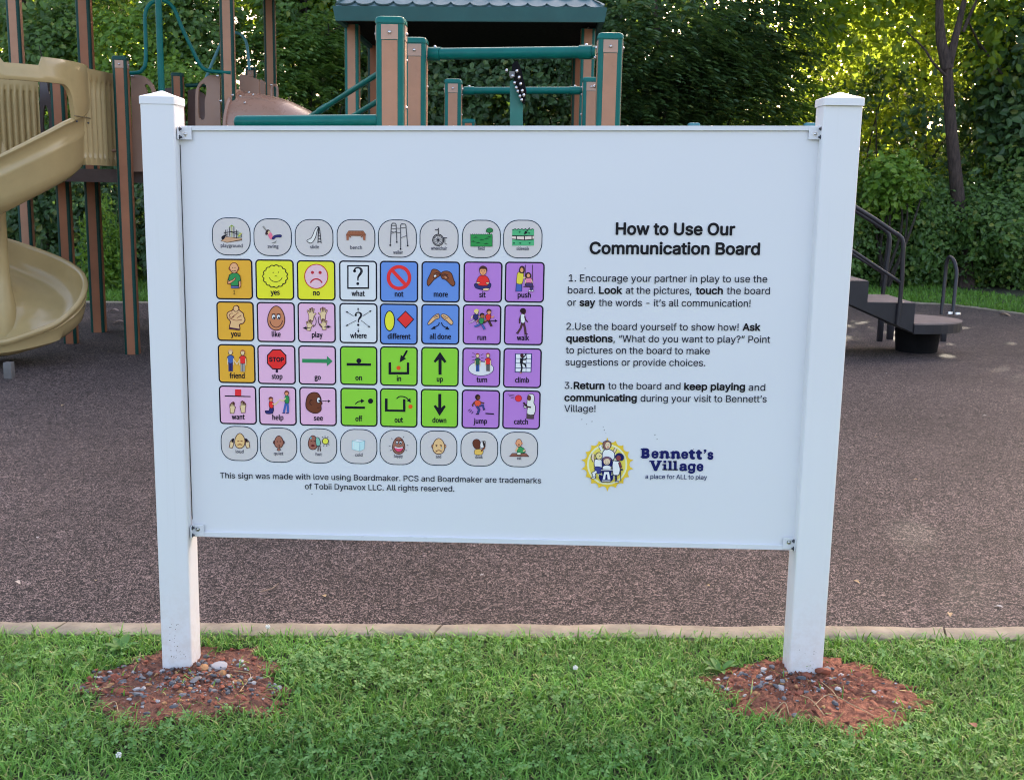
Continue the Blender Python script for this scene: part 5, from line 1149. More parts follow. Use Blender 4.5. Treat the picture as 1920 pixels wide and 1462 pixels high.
# roof of the tower: only the underside of its eave comes into the frame
rf = MB(); x0 = at(166, 0, 9.3)[0]; x1 = at(528, 0, 9.6)[0]; y0 = N_XY[1] - 0.28; y1 = p7[1] + 0.4; xm = (x0 + x1) / 2; ym = (y0 + y1) / 2
base = [(x0, y0, ROOF_Z), (x1, y0, ROOF_Z), (x1, y1, ROOF_Z), (x0, y1, ROOF_Z)]; top = [(x, y, z + 0.13) for x, y, z in base]
rf.add(base + top + [(xm, ym, ROOF_Z + 1.0)], [(3, 2, 1, 0), (0, 1, 5, 4), (1, 2, 6, 5), (2, 3, 7, 6), (3, 0, 4, 7), (4, 5, 8), (5, 6, 8), (6, 7, 8), (7, 4, 8)])
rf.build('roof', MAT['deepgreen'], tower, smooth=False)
# hand panels each side of the opening
def flat_panel(parent, name, outline, dep, th, mat, holes=(), smooth_out=0, tilt=0.0):
    """board cut to an outline; dep may change across the board"""
    def D(p): return dep if not isinstance(dep, tuple) else dep[1] + (dep[3] - dep[1]) * (p[0] - dep[0]) / (dep[2] - dep[0])
    O = [tuple(p) for p in (smooth_path(outline, smooth_out, True) if smooth_out else outline)]
    H = [[tuple(q) for q in smooth_path(h, 5, True)] for h in holes]
    loops = [O] + H; flat = [p for l in loops for p in l]
    tri = tessellate_polygon([[Vector((p[0], -p[1], 0)) for p in l] for l in loops]); n = len(flat)
    f_ = [at(p[0], p[1], D(p)) for p in flat]; k_ = [at(p[0], p[1], D(p) + th) for p in flat]
    k_ = [np.array([a[0] + (b[0] - a[0]) * 0.15, a[1] + th, a[2]]) for a, b in zip(f_, k_)]
    mb = MB(); F = [tuple(t) for t in tri] + [tuple(i + n for i in reversed(t)) for t in tri]; k = 0
    for l in loops:
        m = len(l)
        for i in range(m): F.append((k + i, k + (i + 1) % m, k + n + (i + 1) % m, k + n + i))
        k += m
    mb.add(f_ + k_, F); return mb.build(name, mat, parent, smooth=False)
hp = flat_panel(tower, 'hand_panel', [(245, 142), (252, 141), (262, 141), (271, 144), (280, 151), (287, 160), (291, 172), (293, 190), (294, 322), (249, 322)], 9.52, 0.035, MAT['panelbrown'], [[(271, 161), (275, 158), (281, 164), (285, 176), (286, 200), (285, 214), (279, 218), (275, 208), (276, 180), (274, 168)]])
hq = flat_panel(tower, 'hand_panel', [(412, 142), (404, 141), (394, 141), (384, 146), (374, 155), (367, 168), (366, 180), (367, 322), (415, 322)], 9.68, 0.035, MAT['panelbrown'], [[(386, 160), (381, 157), (375, 162), (372, 174), (372, 210), (374, 222), (380, 225), (384, 219), (384, 190), (387, 172)]])
for p_, pts in ((hp, ((248, 143),)), (hq, ((408, 143), (414, 190)))):
    for px, py in pts:
        b = MB(); b.ball(at(px, py, 9.5), 0.013, 0, 2); o = b.build('bolt', MAT['steel'], None); wl = o.location.copy(); o.parent = p_; o.location = wl - Vector(tower.location) - Vector(p_.location)
# back rails and boards in shade
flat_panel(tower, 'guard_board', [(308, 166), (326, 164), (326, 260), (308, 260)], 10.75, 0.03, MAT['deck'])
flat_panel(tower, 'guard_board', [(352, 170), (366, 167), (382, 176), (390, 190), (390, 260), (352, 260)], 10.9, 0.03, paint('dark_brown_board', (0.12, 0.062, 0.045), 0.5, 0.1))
m_ = tube_px([(348, 161, 10.7), (372, 160, 10.7), (392, 160, 10.9)], 0.018, 10, 0); m_.build('guard_rail', MAT['deepgreen'], tower)
m_ = tube_px([(222, 138, 9.44), (256, 137, 9.44), (267, 131, 9.44), (273, 116, 9.44), (273, 70, 9.44), (272, 30, 9.44), (278, 12, 9.44), (291, 2, 9.45), (305, 1, 9.46), (319, 8, 9.48), (329, 22, 9.5), (341, 52, 9.52), (361, 94, 9.55), (375, 121, 9.58), (390, 133, 9.6), (433, 137, 9.6)], 0.0165, 12, 7); m_.build('climbing_arch', MAT['green'], tower)
q = at(300, 90, 9.2); mb = MB(); mb.cyl((q[0], q[1], -0.03), (q[0], q[1], z_at(293, 1, 9.2)), 0.0265, 0, 18); mb.build('slide_pole', MAT['green'], tower)
for P in ([(386, 148, 11.6), (400, 114, 11.6), (416, 79, 11.6), (428, 65, 11.6), (441, 62, 11.6), (453, 66, 11.6), (461, 78, 11.6), (464, 92, 11.6), (468, 132, 11.6)],):
    tube_px(P, 0.0155, 10, 6).build('hand_hoop', MAT['paleteal'], tower)
flat_panel(tower, 'tube_entry_panel', [(449, 143), (452, 139), (458, 140), (486, 150), (487, 300), (449, 300)], 9.95, 0.04, MAT['panelbrown'])
flat_panel(tower, 'guard_board', [(487, 151), (489, 149), (497, 154), (498, 300), (488, 300)], 10.4, 0.03, MAT['panelbrown'])
m_ = tube_px([(510, 184, 11.0), (510, 166, 11.0), (515, 160, 11.0), (520, 166, 11.0), (520, 184, 11.0)], 0.012, 8, 5); m_.build('hand_loop', MAT['tubeslide'], tower)
# tube slide
ts = MB(); s0 = at(458, 300, 9.95); zt = z_at(465, 178, 9.95); R_ = 0.37; cz = zt - R_
path = smooth_path([(s0[0] - .02, s0[1], cz), (s0[0] + .12, s0[1] - .02, cz), (s0[0] + .32, s0[1] - .06, cz - .045), (s0[0] + .56, s0[1] - .1, cz - .17), (s0[0] + .85, s0[1] - .12, cz - .40), (s0[0] + 1.3, s0[1] - .12, cz - .85), (s0[0] + 1.7, s0[1] - .12, cz - 1.2), (s0[0] + 2.1, s0[1] - .12, cz - 1.38), (s0[0] + 2.4, s0[1] - .12, cz - 1.40)], 8)
ts.tube(path, R_, 0, 40, cap=False); tso = ts.build('tube_slide', MAT['tubeslide'], tower, fix=False, angle=60)
tso.data.flip_normals() if False else None
col_ = MB(); col_.tube([path[0], path[1]], [R_ + .035, R_ + .02], 0, 40); c_o = col_.build('slide_collar', MAT['tubeslide'], tower)
rb = MB(); 
for off, ang in ((0.004, 62), (0.004, 118)):
    rb.tube([Vector(p) + Vector((0, -cos(RAD(ang)) * (R_ + .001), sin(RAD(ang)) * (R_ + .001))) for p in path[2:34]], 0.006, 0, 6)
for k in range(1): rb.build('seam_ridge', MAT['tubeslide'], tower)
for px, py in ((467, 174), (475, 178), (459, 193), (451, 181)):
    b = MB(); b.ball(at(px, py, 9.58), 0.011, 0, 2); b.build('bolt', MAT['steel'], tower)

# spiral slide
AX = at(3, 480, 9.1); ax, ay = float(AX[0]), float(AX[1]); RO = 0.665
FLOOR = ([0, .10, .22, .36, .5, .75, 1.0, 1.12, 1.22, 1.45], [1.60, 1.45, 1.235, 1.09, .93, .63, .33, .21, .15, .12])
WALL = ([0, .09, .15, .22, .36, .5, .75, .93, 1.0, 1.06, 1.12, 1.22, 1.45], [.44, .44, .415, .375, .33, .32, .30, .285, .26, .20, .145, .09, .07])
SWEEP = 1.42; VIEW = 25.6
def trough(s):
    th = RAD(-12 - 360 * s + VIEW); f = float(np.interp(s, *FLOOR)); h = float(np.interp(s, *WALL)); c, sn = cos(th), sin(th)
    k = float(np.interp(s, [0, .08, .2, .4, .6, 1.0, 1.5], [1.05, 1.045, 1.02, .98, .945, .935, .935]))
    def P(r, z): return (ax + r * c * k, ay + r * sn * k, f + z)
    hi = [(0.05, 0.16), (0.09, 0.06), (0.16, 0.015), (0.30, 0.0), (0.46, 0.008), (0.555, 0.035), (0.605, 0.085), (0.628, 0.16 if h > .2 else h * .6), (0.640, max(h - 0.03, .03)), (0.645, h - 0.006), (0.662, h + 0.006), (0.685, h + 0.002), (0.694, h - 0.016), (0.685, h - 0.035)]
    lo = [(RO + .012, max(h - 0.045, 0.0)), (RO + .004, max(h * .66, -.01)), (RO + .012, max(h * .62, -.01)), (RO + .004, max(h * .56, -.012)), (RO, 0.08 if h > .16 else -.01), (0.645, 0.01), (0.60, -0.035), (0.52, -0.055), (0.30, -0.06), (0.12, -0.05), (0.05, 0.0)]
    return [P(r, z) for r, z in hi + lo]
rows = [trough(s) for s in np.linspace(0, SWEEP, 120)]
sl = MB(); sl.grid(rows, closed_u=True); sl.add(rows[0], [tuple(range(len(rows[0])))]); sl.add(rows[-1], [tuple(range(len(rows[0]) - 1, -1, -1))])
slide = sl.build('spiral_slide', MAT['tan'], tower, angle=55)
def sub(mb, name, mat, parent, **k):
    o = mb.build(name, mat, None, **k); w_ = o.location.copy(); b_ = Vector((0, 0, 0)); q_ = parent
    while q_ is not None: b_ += Vector(q_.location); q_ = q_.parent
    o.parent = parent; o.location = w_ - b_; return o
po = MB(); po.tube([(ax, ay, 0.05), (ax, ay, .45), (ax, ay, .62), (ax, ay, .8), (ax, ay, 2.3)], [.10, .085, .058, .052, .05], 0, 20); sub(po, 'center_pole', MAT['tan'], slide)
# hood with its window
hd = MB(); TH0, TH1 = -8.0, -200.0; NT, NZ = 64, 30
def hood_top(th): return 2.37 if (th > -60 or th < -84) else 2.305
def rim_z(th):
    s = (-12 - th) / 360; return float(np.interp(s, *FLOOR)) + float(np.interp(s, *WALL)) - .01
def hood_pt(th, z, r): return (ax + r * cos(RAD(th + VIEW)), ay + r * sin(RAD(th + VIEW)), z)
ths = list(np.concatenate([np.linspace(TH0, -37, 12), np.linspace(-39, -62, 12), np.linspace(-64, -112, 14), np.linspace(-114, TH1, 22)]))
def win(th):
    """window lower and upper edge at this angle, or None on the stile"""
    if th > -38: return None
    e = min(1.0, max(0.0, (-38 - th) / 9.0)); up = 2.185 - 0.16 * (1 - math.sqrt(1 - (1 - e) ** 2))
    return (rim_z(th) + 0.05 * (1 - e), up)
ro, ri = RO + .068, RO + .030
for a, b in zip(ths[:-1], ths[1:]):
    m = (a + b) / 2
    for (lo_a, hi_a), (lo_b, hi_b) in ((( (win(a) or (0, rim_z(a)))[1], hood_top(a)), ((win(b) or (0, rim_z(b)))[1], hood_top(b))),):
        q = []
        for th, lo_, hi_ in ((a, lo_a, hi_a), (b, lo_b, hi_b)):
            zs = np.linspace(lo_, hi_ - .02, 7)
            bulge = [0.0, .006, .004, .002, .001, 0, -.004]
            ring = [hood_pt(th, z, ro + g) for z, g in zip(zs, bulge)] + [hood_pt(th, hi_, (ro + ri) / 2 + .008), hood_pt(th, hi_, (ro + ri) / 2 - .008)] + [hood_pt(th, z, ri) for z in zs[::-1]]
            q.append(ring)
        hd.grid(q, closed_u=True)
        if a == ths[0]: hd.add(q[0], [tuple(range(len(q[0])))])
bmw = hd.build('entry_hood', MAT['tan'], None, angle=50)
bm = bmesh.new(); bm.from_mesh(bmw.data); bmesh.ops.remove_doubles(bm, verts=bm.verts, dist=0.0005); bmesh.ops.recalc_face_normals(bm, faces=bm.faces); bm.to_mesh(bmw.data); bm.free()
bmw.data.polygons.foreach_set('use_smooth', [True] * len(bmw.data.polygons)); bmw.data.set_sharp_from_angle(angle=RAD(50))
w_ = bmw.location.copy(); bmw.parent = slide; bmw.location = w_ - Vector(tower.location) - Vector(slide.location)
jm = MB(); jm.tube([hood_pt(t, 1.955, ro + .003) for t in np.linspace(-10, -38, 8)], 0.004, 0, 6); sub(jm, 'joint_seam', MAT['tandark'], slide)
for t in (-20, -36):
    b = MB(); b.ball(hood_pt(t, 1.915, ro + .004), 0.009, 0, 1); sub(b, 'bolt', MAT['blackbolt'], slide)
def ribbed(parent, c0, c1, z0, z1, n):
    """barrier panel between plan points c0, c1 with upright ribs that end in pointed tips"""
    c0, c1 = Vector((*c0, 0)), Vector((*c1, 0)); d = c1 - c0; L = d.length; ux = d / L; un = Vector((ux.y, -ux.x, 0))
    if un.y > 0: un = -un
    nu = n * 10 + 6; zs = [z0, z0 + .05, z0 + .065, z0 + .10, z0 + .2, (z0 + z1) / 2, z1 - .16, z1 - .10, z1 - .085, z1 - .03, z1]
    rows = []
    for z in zs:
        row = []
        for k in range(nu + 1):
            u = k / nu; ph = (u * (n + .3)) % 1.0; rib = max(0.0, sin(pi * ph)) ** 0.7 * 0.028
            if z < z0 + .06 or z > z1 - .09: rib = 0.026
            row.append(tuple(c0 + ux * (L * u) + un * rib + Vector((0, 0, z))))
        rows.append(row)
    back = [[tuple(Vector(p) - un * 0.0 - un * (0.05 + (Vector(p) - (c0 + ux * (L * i / nu) + Vector((0, 0, p[2])))).dot(un) - 0.0)) for i, p in enumerate(r)] for r in rows]
    mb = MB(); mb.grid(rows); mb.grid(back)
    for edge in (0, -1): mb.grid([rows[edge], back[edge]])
    for e in (0, nu): mb.grid([[r[e] for r in rows], [r[e] for r in back]])
    return sub(mb, 'ribbed_panel', MAT['tan'], parent, angle=50)
e0 = at(150, 200, 8.93); e1 = at(209, 200, 9.42)
ribbed(slide, e0[:2], e1[:2], 1.585, 2.345, 6)
f0 = at(-14, 200, 9.75); f1 = at(72, 200, 9.98); ribbed(slide, f0[:2], f1[:2], 1.60, 2.32, 7)
for py, d in ((147, 9.44), (283, 9.44)):
    mb = MB(); mb.cyl(at(203, py, 9.42), at(232, py - 1, 9.40), 0.013, 0, 10); sub(mb, 'stand_off', MAT['panelbrown'], slide)
    mb = MB(); mb.cyl(at(223, py - 1, 9.41), at(233, py - 1, 9.39), 0.02, 0, 10); sub(mb, 'clamp', MAT['deepgreen'], slide)
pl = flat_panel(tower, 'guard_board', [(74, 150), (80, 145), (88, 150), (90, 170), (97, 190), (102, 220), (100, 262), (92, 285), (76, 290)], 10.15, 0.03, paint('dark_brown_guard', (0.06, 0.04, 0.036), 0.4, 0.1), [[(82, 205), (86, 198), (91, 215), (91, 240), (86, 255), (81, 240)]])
q = at(15, 700, 8.34); mb = MB(); mb.box((q[0], q[1] + .02, 0.055), (.062, .062, 0.13), bev=.006); sub(mb, 'support_leg', MAT['galv'], slide)
q = at(-150, 600, 8.6); mb = MB(); mb.box((q[0], q[1], 0.055), (.075, .075, 0.13), bev=.006); sub(mb, 'support_leg', MAT['galv'], slide)

# ------------------------------------------------ tall post with the sloping rails
pa = xy(734, 200, 4.87)
cl = empty('rail_climber', (*pa, 0), 'tall brown and green post with two sloping green rails and a thick level tube', 'climber')
play_post(cl, *pa, z_at(734, 38, 4.87), 0.120, 'brown', 'green')
a_, b_ = at(712, 227, 4.87), at(446, 229.5, 4.87); d_ = (b_ - a_) / np.linalg.norm(b_ - a_)
mb = MB(); mb.tube([a_, b_, b_ + d_ * .008, b_ + d_ * .014, b_ + d_ * .017], [.0285, .0285, .025, .016, .005], 0, 20); mb.build('level_tube', MAT['green'], cl)
for P, r in (([(712, 137, 4.87), (585, 217, 5.6), (500, 270, 6.1)], 0.0125), ([(712, 188, 5.0), (664, 217, 5.35), (590, 262, 5.8)], 0.0125)):
    tube_px(P, r, 12, 0).build('sloping_rail', MAT['green'], cl)
mb = MB(); mb.cyl(at(612, 200, 5.44), at(598, 209, 5.52), 0.0165); mb.build('rail_collar', MAT['green'], cl)
q = at(500, 270, 6.1); mb = MB(); mb.cyl((q[0], q[1], -.03), (q[0], q[1], q[2]), .02); mb.build('rail_stand', MAT['green'], cl)
q = at(590, 262, 5.8); mb = MB(); mb.cyl((q[0], q[1], -.03), (q[0], q[1], q[2]), .02); mb.build('rail_stand', MAT['green'], cl)
q = b_; mb = MB(); mb.cyl((q[0] + .05, q[1], -.03), (q[0] + .05, q[1], q[2]), .02); mb.build('rail_stand', MAT['green'], cl)
for py in (114, 202):
    b = MB(); q = at(734, py, 4.87); b.ball((q[0] + .0625, q[1], q[2]), .009, 0, 2); b.build('bolt', MAT['steel'], cl)

# ------------------------------------------------ the two turning bars
def turning_bar(label, pxa, ya, da, pxb, yb, db, wd, by0, by1, r, bolt=True):
    A, B = xy(pxa, 200, da), xy(pxb, 200, db)
    t = empty('turning_bar', ((A[0] + B[0]) / 2, (A[1] + B[1]) / 2, 0), label, 'turning bar', 'turning bars behind the board')
    for (x, y), px, py, d in ((A, pxa, ya, da), (B, pxb, yb, db)): play_post(t, x, y, z_at(px, py, d), wd, 'brown', 'green')
    pa_, pb_ = at(pxa, by0, da), at(pxb, by1, db); u = (pb_ - pa_) / np.linalg.norm(pb_ - pa_)
    mb = MB(); mb.tube([pa_ + u * wd * .5, pb_ - u * wd * .5], r, 0, 20); bar = mb.build('bar', MAT['green'], t)
    for s_, p in ((1, pa_), (-1, pb_)):
        c = p + u * s_ * (wd * .5 + .055)
        m = MB(); m.tube([c - u * .035, c + u * .035], r * 1.16, 0, 20); sub(m, 'clamp', MAT['green'], bar)
        m = MB(); m.tube([p + u * s_ * wd * .5, c - u * s_ * .03], r * .55, 0, 12); sub(m, 'stub', MAT['deepgreen'], bar)
        m = MB(); m.ball(c + np.array([0, 0, r * 1.16]), .009, 0, 2); sub(m, 'bolt', MAT['steel'], bar)
        for dz in (.02, -.12): 
            m = MB(); m.ball((p[0] + s_ * wd * .53, p[1] - .02, p[2] + dz - .05), .009, 0, 2); m.build('bolt', MAT['steel'], t)
    return t
turning_bar('taller nearer turning bar, a thick green tube between two brown and green posts', 779, 75, 6.0, 1140, 67, 5.62, 0.120, 102, 98, 0.0305)
turning_bar('lower farther turning bar, a thin green tube between two shorter brown and green posts', 850, 150, 8.1, 1107, 147, 8.15, 0.118, 170.5, 170, 0.026)
q = xy(879, 235, 9.4); e = empty('play_post', (*q, 0), 'short brown post with flat green cap beside the lower turning bar', 'play post', 'low posts behind the board'); play_post(e, *q, z_at(879, 224, 9.4), 0.105, 'rust', 'green', plate=False)
for px, lab in ((1301, 'low post whose teal cap just tops the board, farther from the right white post'), (1519, 'low post whose teal cap just tops the board, close beside the right white post')):
    q = xy(px, 235, 9.0); e = empty('play_post', (*q, 0), lab, 'play post', 'low posts behind the board'); play_post(e, *q, z_at(px, 231, 9.0), 0.09, 'brown', 'paleteal', plate=False)

# ------------------------------------------------ green upright with the bolted chain strip
q = at(970, 300, 7.4)
cu = empty('chain_climber', (q[0], q[1], 0), 'green upright with slanted top carrying a dark strip of silver bolts', 'climber')
flat_panel(cu, 'upright', [(956, 153), (962, 149), (980, 192), (983, 820), (957, 820)], 7.4, 0.09, paint('bright_green_upright', (0.004, 0.135, 0.095), 0.4, 0.1))
st = flat_panel(cu, 'chain_strip', [(960, 122), (964, 116), (971, 115), (977, 130), (987, 170), (985, 186), (981, 196), (975, 184), (964, 150), (960, 132)], 7.35, 0.06, MAT['black'])
flat_panel(cu, 'end_bracket', [(955, 134), (965, 134), (965, 144), (958, 147), (955, 142)], 7.33, 0.05, MAT['galv'])
for px, py in ((950, 133), (969, 134), (973, 146), (976, 158), (979, 171), (982, 179), (961, 143), (965, 156), (968, 165), (971, 172), (975, 181), (978, 188)):
    b = MB(); b.ball(at(px, py, 7.335), .0095, 0, 2, (1, 1, 1.4)); sub(b, 'bolt', MAT['steel'], st)

# ------------------------------------------------ roofed shelter tower
RD = 9.2; zb = z_at(880, 43, RD); xl, xr = at(628, 43, RD)[0], at(1133, 36, RD)[0]; yf = at(880, 43, RD)[1]; dep_ = 2.2; yb = yf + dep_
sh = empty('roofed_play_tower', ((xl + xr) / 2, yf + 1.1, 0), 'play tower under a blue grey scalloped shingle roof with brown posts', 'play tower')
for px, d, fc in ((661, 9.72, 'brown'), (1101, 9.72, 'brown'), (702, 11.1, 'rust'), (1085, 11.1, 'rust')):
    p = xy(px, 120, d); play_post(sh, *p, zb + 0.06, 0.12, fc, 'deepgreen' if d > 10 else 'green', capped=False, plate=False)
for px, py in ((659, 74), (1103, 53), (1103, 71)):
    b = MB(); b.ball(at(px, py, 9.64), .010, 0, 2); b.build('bolt', MAT['steel'], sh)
fa = MB(); fh = 0.112
outr = [(xl, yf), (xr, yf), (xr, yb), (xl, yb)]; inr = [(xl + .04, yf + .04), (xr - .04, yf + .04), (xr - .04, yb - .04), (xl + .04, yb - .04)]
lift = [(0, 0), ] 
def fr(P, z, sk): return [(x + sk * (1 if x > (xl + xr) / 2 else -1), y + sk * (1 if y > yf + 1 else -1), z + 0.02 * ((x - xl) / (xr - xl))) for x, y in P]
rows = [fr(outr, zb, 0.0), fr(outr, zb + fh, 0.02), fr(inr, zb + fh, -.01), fr(inr, zb, 0)]
fa.grid([r + [r[0]] for r in rows + [rows[0]]]); fa.build('fascia', paint('teal_fascia', (0.022, 0.105, 0.105), 0.45, 0.12, 5), sh, smooth=False)
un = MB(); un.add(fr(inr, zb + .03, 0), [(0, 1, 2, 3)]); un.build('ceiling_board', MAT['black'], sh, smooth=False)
# four hipped slopes of scalloped shingles
rm = MB(); apex = Vector(((xl + xr) / 2, yf + dep_ / 2, zb + fh + 0.95)); ridge = 0.25
E4 = [Vector((x, y, zb + fh + 0.003)) for x, y, _ in [(p[0], p[1], 0) for p in fr(outr, 0, 0.0)]]
def slope(a, b, top, ncols):
    ux = (b - a).normalized(); mid = (a + b) / 2; up = (top - mid); H = up.length; uy = up / H; nrm = ux.cross(uy).normalized()
    if nrm.z < 0: nrm = -nrm
    L = (b - a).length; rm.add([a, b, top + ux * .02, top - ux * .02], [(0, 1, 2, 3)])
    rh = 0.125; k = 0
    while k * rh < H - 0.1:
        w_ = L / ncols; off = 0.5 * (k % 2); t = k * rh; half = (L / 2) * (1 - t / H)
        for c in range(-1, ncols + 1):
            xc_ = -L / 2 + (c + .5 + off) * w_
            if abs(xc_) > half + w_ * .2: continue
            x0_, x1_ = max(xc_ - w_ / 2, -half), min(xc_ + w_ / 2, half)
            if x1_ - x0_ < .03: continue
            P = []
            for j in range(9):
                u = j / 8; xx = x0_ + (x1_ - x0_) * u; yy = t + 0.062 - 0.062 * sin(pi * u) ** 0.55; P.append((xx, yy))
            topy = min(t + rh * 1.5, H); hw = (L / 2) * (1 - topy / H)
            P += [(min(x1_, hw) if x1_ > hw else x1_, topy), (max(x0_, -hw) if x0_ < -hw else x0_, topy)]
            bot = 0.020; V = []
            for xx, yy in P:
                lift_ = 0.004 + bot * max(0, 1 - (yy - t) / (rh * 1.4)); V.append(mid + ux * xx + uy * yy + nrm * lift_)
            n = len(P); V2 = [v - nrm * 0.014 for v in V[:9]]
            F = [tuple(range(n))] + [(i, 9 + 0 + n - 9 + i, n + i + 1, i + 1) for i in range(8)]
            rm.add(V + V2, F)
        k += 1
slope(E4[0], E4[1], apex, 14); slope(E4[1], E4[2], apex, 14); slope(E4[2], E4[3], apex, 14); slope(E4[3], E4[0], apex, 14)
rm.build('roof', MAT['roof'], sh, smooth=False)
deck(sh, [(xl + .1, yf + .35), (xr - .1, yf + .35), (xr - .1, yb - .2), (xl + .1, yb - .2)], 1.22, 0.1, MAT['deck'])

# ------------------------------------------------ dark transfer steps on the right
TD = 10.45
tr = empty('transfer_steps', on_z(1690, 652), 'dark metal transfer steps with sloping handrails and a round entry platform', 'steps')
DM = MAT['darkmetal']
pc = at(1690, 597, TD + .1); zpl = 0.325
pts = [(pc[0] + 0.55 * cos(t), pc[1] + 0.44 * sin(t)) for t in np.linspace(-pi / 2, pi / 2, 22)]
pts = [(pc[0] - .02, pc[1] + .44)] + [(pc[0] - .02, pc[1] - .44)] + pts
mb = MB(); mb.prism(pts, (0, 0, zpl - .012), (1, 0, 0), (0, 1, 0), (0, 0, 1), 0.012); mb.build('platform_top', MAT['tread'], tr, smooth=False)
mb = MB(); mb.prism(pts, (0, 0, zpl - .095), (1, 0, 0), (0, 1, 0), (0, 0, 1), 0.083); mb.build('platform', DM, tr, smooth=False)
ym0, ym1 = pc[1] - .42, pc[1] + .42
x1 = pc[0] - .021; x2 = at(1624, 555, TD - .3)[0]; x3 = x2 - .32; x4 = x3 - .32; x5 = x4 - .32
for k, (xa, xb, zt_) in enumerate(((x2, x1, .51), (x3, x2, .70), (x4, x3, .89), (x5, x4, 1.08))):
    mb = MB(); mb.box(((xa + xb) / 2, pc[1], zt_ - .006), (xb - xa - .004, .80, .012)); mb.build('tread', MAT['tread'], tr, smooth=False)
    mb = MB(); mb.box((xb - .012, pc[1], zt_ - .10), (.02, .80, .17)); mb.build('riser', DM, tr, smooth=False)
for yy in (ym0, ym1 - .03):
    mb = MB(); mb.prism([(x1, .24), (x1, .505), (x2 + .002, .505), (x2 + .002, .695), (x3 + .002, .695), (x3 + .002, .885), (x4 + .002, .885), (x4 + .002, 1.075), (x5, 1.075), (x5, .82)], (0, yy, 0), (1, 0, 0), (0, 0, 1), (0, 1, 0), 0.03); mb.build('stringer', DM, tr, smooth=False)
for px, py0, py1, d, wd_, mt in ((1649, 588, 640, TD - .25, .05, DM), (1725, 606, 652, TD - .1, .05, MAT['galv']), (1668, 600, 636, TD + .5, .06, DM), (1768, 612, 640, TD + .3, .05, DM)):
    q = on_z(px, py1); zt_ = .24 if px > 1700 else .32
    mb = MB(); mb.box((q[0], q[1], zt_ / 2 - .01), (wd_, wd_, zt_), bev=.004); mb.build('leg', mt, tr)
mb = MB(); q = at(1720, 630, TD + .25); mb.tube([(q[0], q[1], 0.0), (q[0], q[1], .21)], [.19, .21], 0, 28); mb.build('under_shade_drum', MAT['black'], tr)  # black drum in place of open supports and the shade among them
def rail_at(y, pts, r=.018, name='handrail'):
    P = [on_y(px, py, y) for px, py in pts]; mb = MB(); mb.tube(P, r, 0, 12); return mb.build(name, DM, tr)
yF, yB = ym0 - .02, ym1 - .1
rail_at(yF, [(1683, 608), (1688, 560), (1691.5, 520), (1693.5, 470), (1693.5, 456), (1691, 447), (1685, 441), (1675, 435), (1640, 411), (1606, 390), (1540, 345)], .020)
rail_at(yF, [(1689, 530), (1660, 511), (1603, 473), (1540, 430)], .015, 'lower_rail')
rail_at(yB, [(1655, 552), (1661, 510), (1667, 470), (1668.5, 448), (1666, 438), (1658, 430), (1640, 418), (1606, 397), (1550, 360)], .020)
rail_at(yB, [(1659, 514), (1640, 502), (1601, 478), (1550, 445)], .015, 'lower_rail')
mb = MB(); mb.tube(smooth_path([at(*p) for p in ((1765, 590, TD + .12), (1768, 560, TD + .12), (1772, 520, TD + .12), (1774.5, 495, TD + .1), (1780, 482, TD + .06), (1788, 488, TD), (1793, 505, TD - .03), (1793, 522, TD - .05), (1789, 560, TD - .08), (1786.5, 590, TD - .1))], 6), .017, 0, 12); mb.build('grab_loop', DM, tr)
for px, py, d in ((1780, 587, TD - .15), (1795, 588, TD - .15)):
    mb = MB(); mb.cyl(at(px, py + 2, d), at(px, py - 2, d), .03); mb.build('foot_bolt', MAT['steel'], tr)
# ================================================================== WOODS
def leafmat(name, stops, trans, tcol, rough=0.36, spec=0.5):
    return blade_mat(name, stops, trans, tcol, rough)
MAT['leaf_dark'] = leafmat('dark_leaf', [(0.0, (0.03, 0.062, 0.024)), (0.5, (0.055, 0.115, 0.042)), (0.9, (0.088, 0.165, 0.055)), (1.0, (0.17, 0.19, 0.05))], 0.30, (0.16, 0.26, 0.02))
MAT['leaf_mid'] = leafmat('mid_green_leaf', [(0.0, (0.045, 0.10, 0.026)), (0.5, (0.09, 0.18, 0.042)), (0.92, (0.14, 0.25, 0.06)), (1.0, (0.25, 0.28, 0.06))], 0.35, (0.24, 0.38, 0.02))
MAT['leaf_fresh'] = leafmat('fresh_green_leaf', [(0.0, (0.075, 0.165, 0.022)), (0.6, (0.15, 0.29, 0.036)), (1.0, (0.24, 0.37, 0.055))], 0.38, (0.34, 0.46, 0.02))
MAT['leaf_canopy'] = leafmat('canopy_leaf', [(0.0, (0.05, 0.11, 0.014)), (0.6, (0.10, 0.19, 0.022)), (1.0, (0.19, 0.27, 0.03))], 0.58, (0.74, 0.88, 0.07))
def bark_mat(name, a, c):
    m, nt, b = new_mat(name); tc = nn(nt, 'ShaderNodeTexCoord'); mp = nn(nt, 'ShaderNodeMapping'); mp.inputs['Scale'].default_value = (9, 9, 1.6); nt.links.new(tc.outputs['Object'], mp.inputs['Vector'])
    n = noise(nt, 3.2, 6, 0.65, vec=mp.outputs[0]); nt.links.new(ramp(nt, n.outputs['Fac'], [(0.3, (*a, 1)), (0.7, (*c, 1))]), b.inputs['Base Color']); b.inputs['Roughness'].default_value = 0.9; bump(nt, b, n.outputs['Fac'], 0.9, 0.05); return m
MAT['bark'] = bark_mat('brown_bark', (0.018, 0.013, 0.011), (0.10, 0.068, 0.055))
MAT['bark_dark'] = bark_mat('dark_bark', (0.02, 0.016, 0.013), (0.07, 0.055, 0.045))

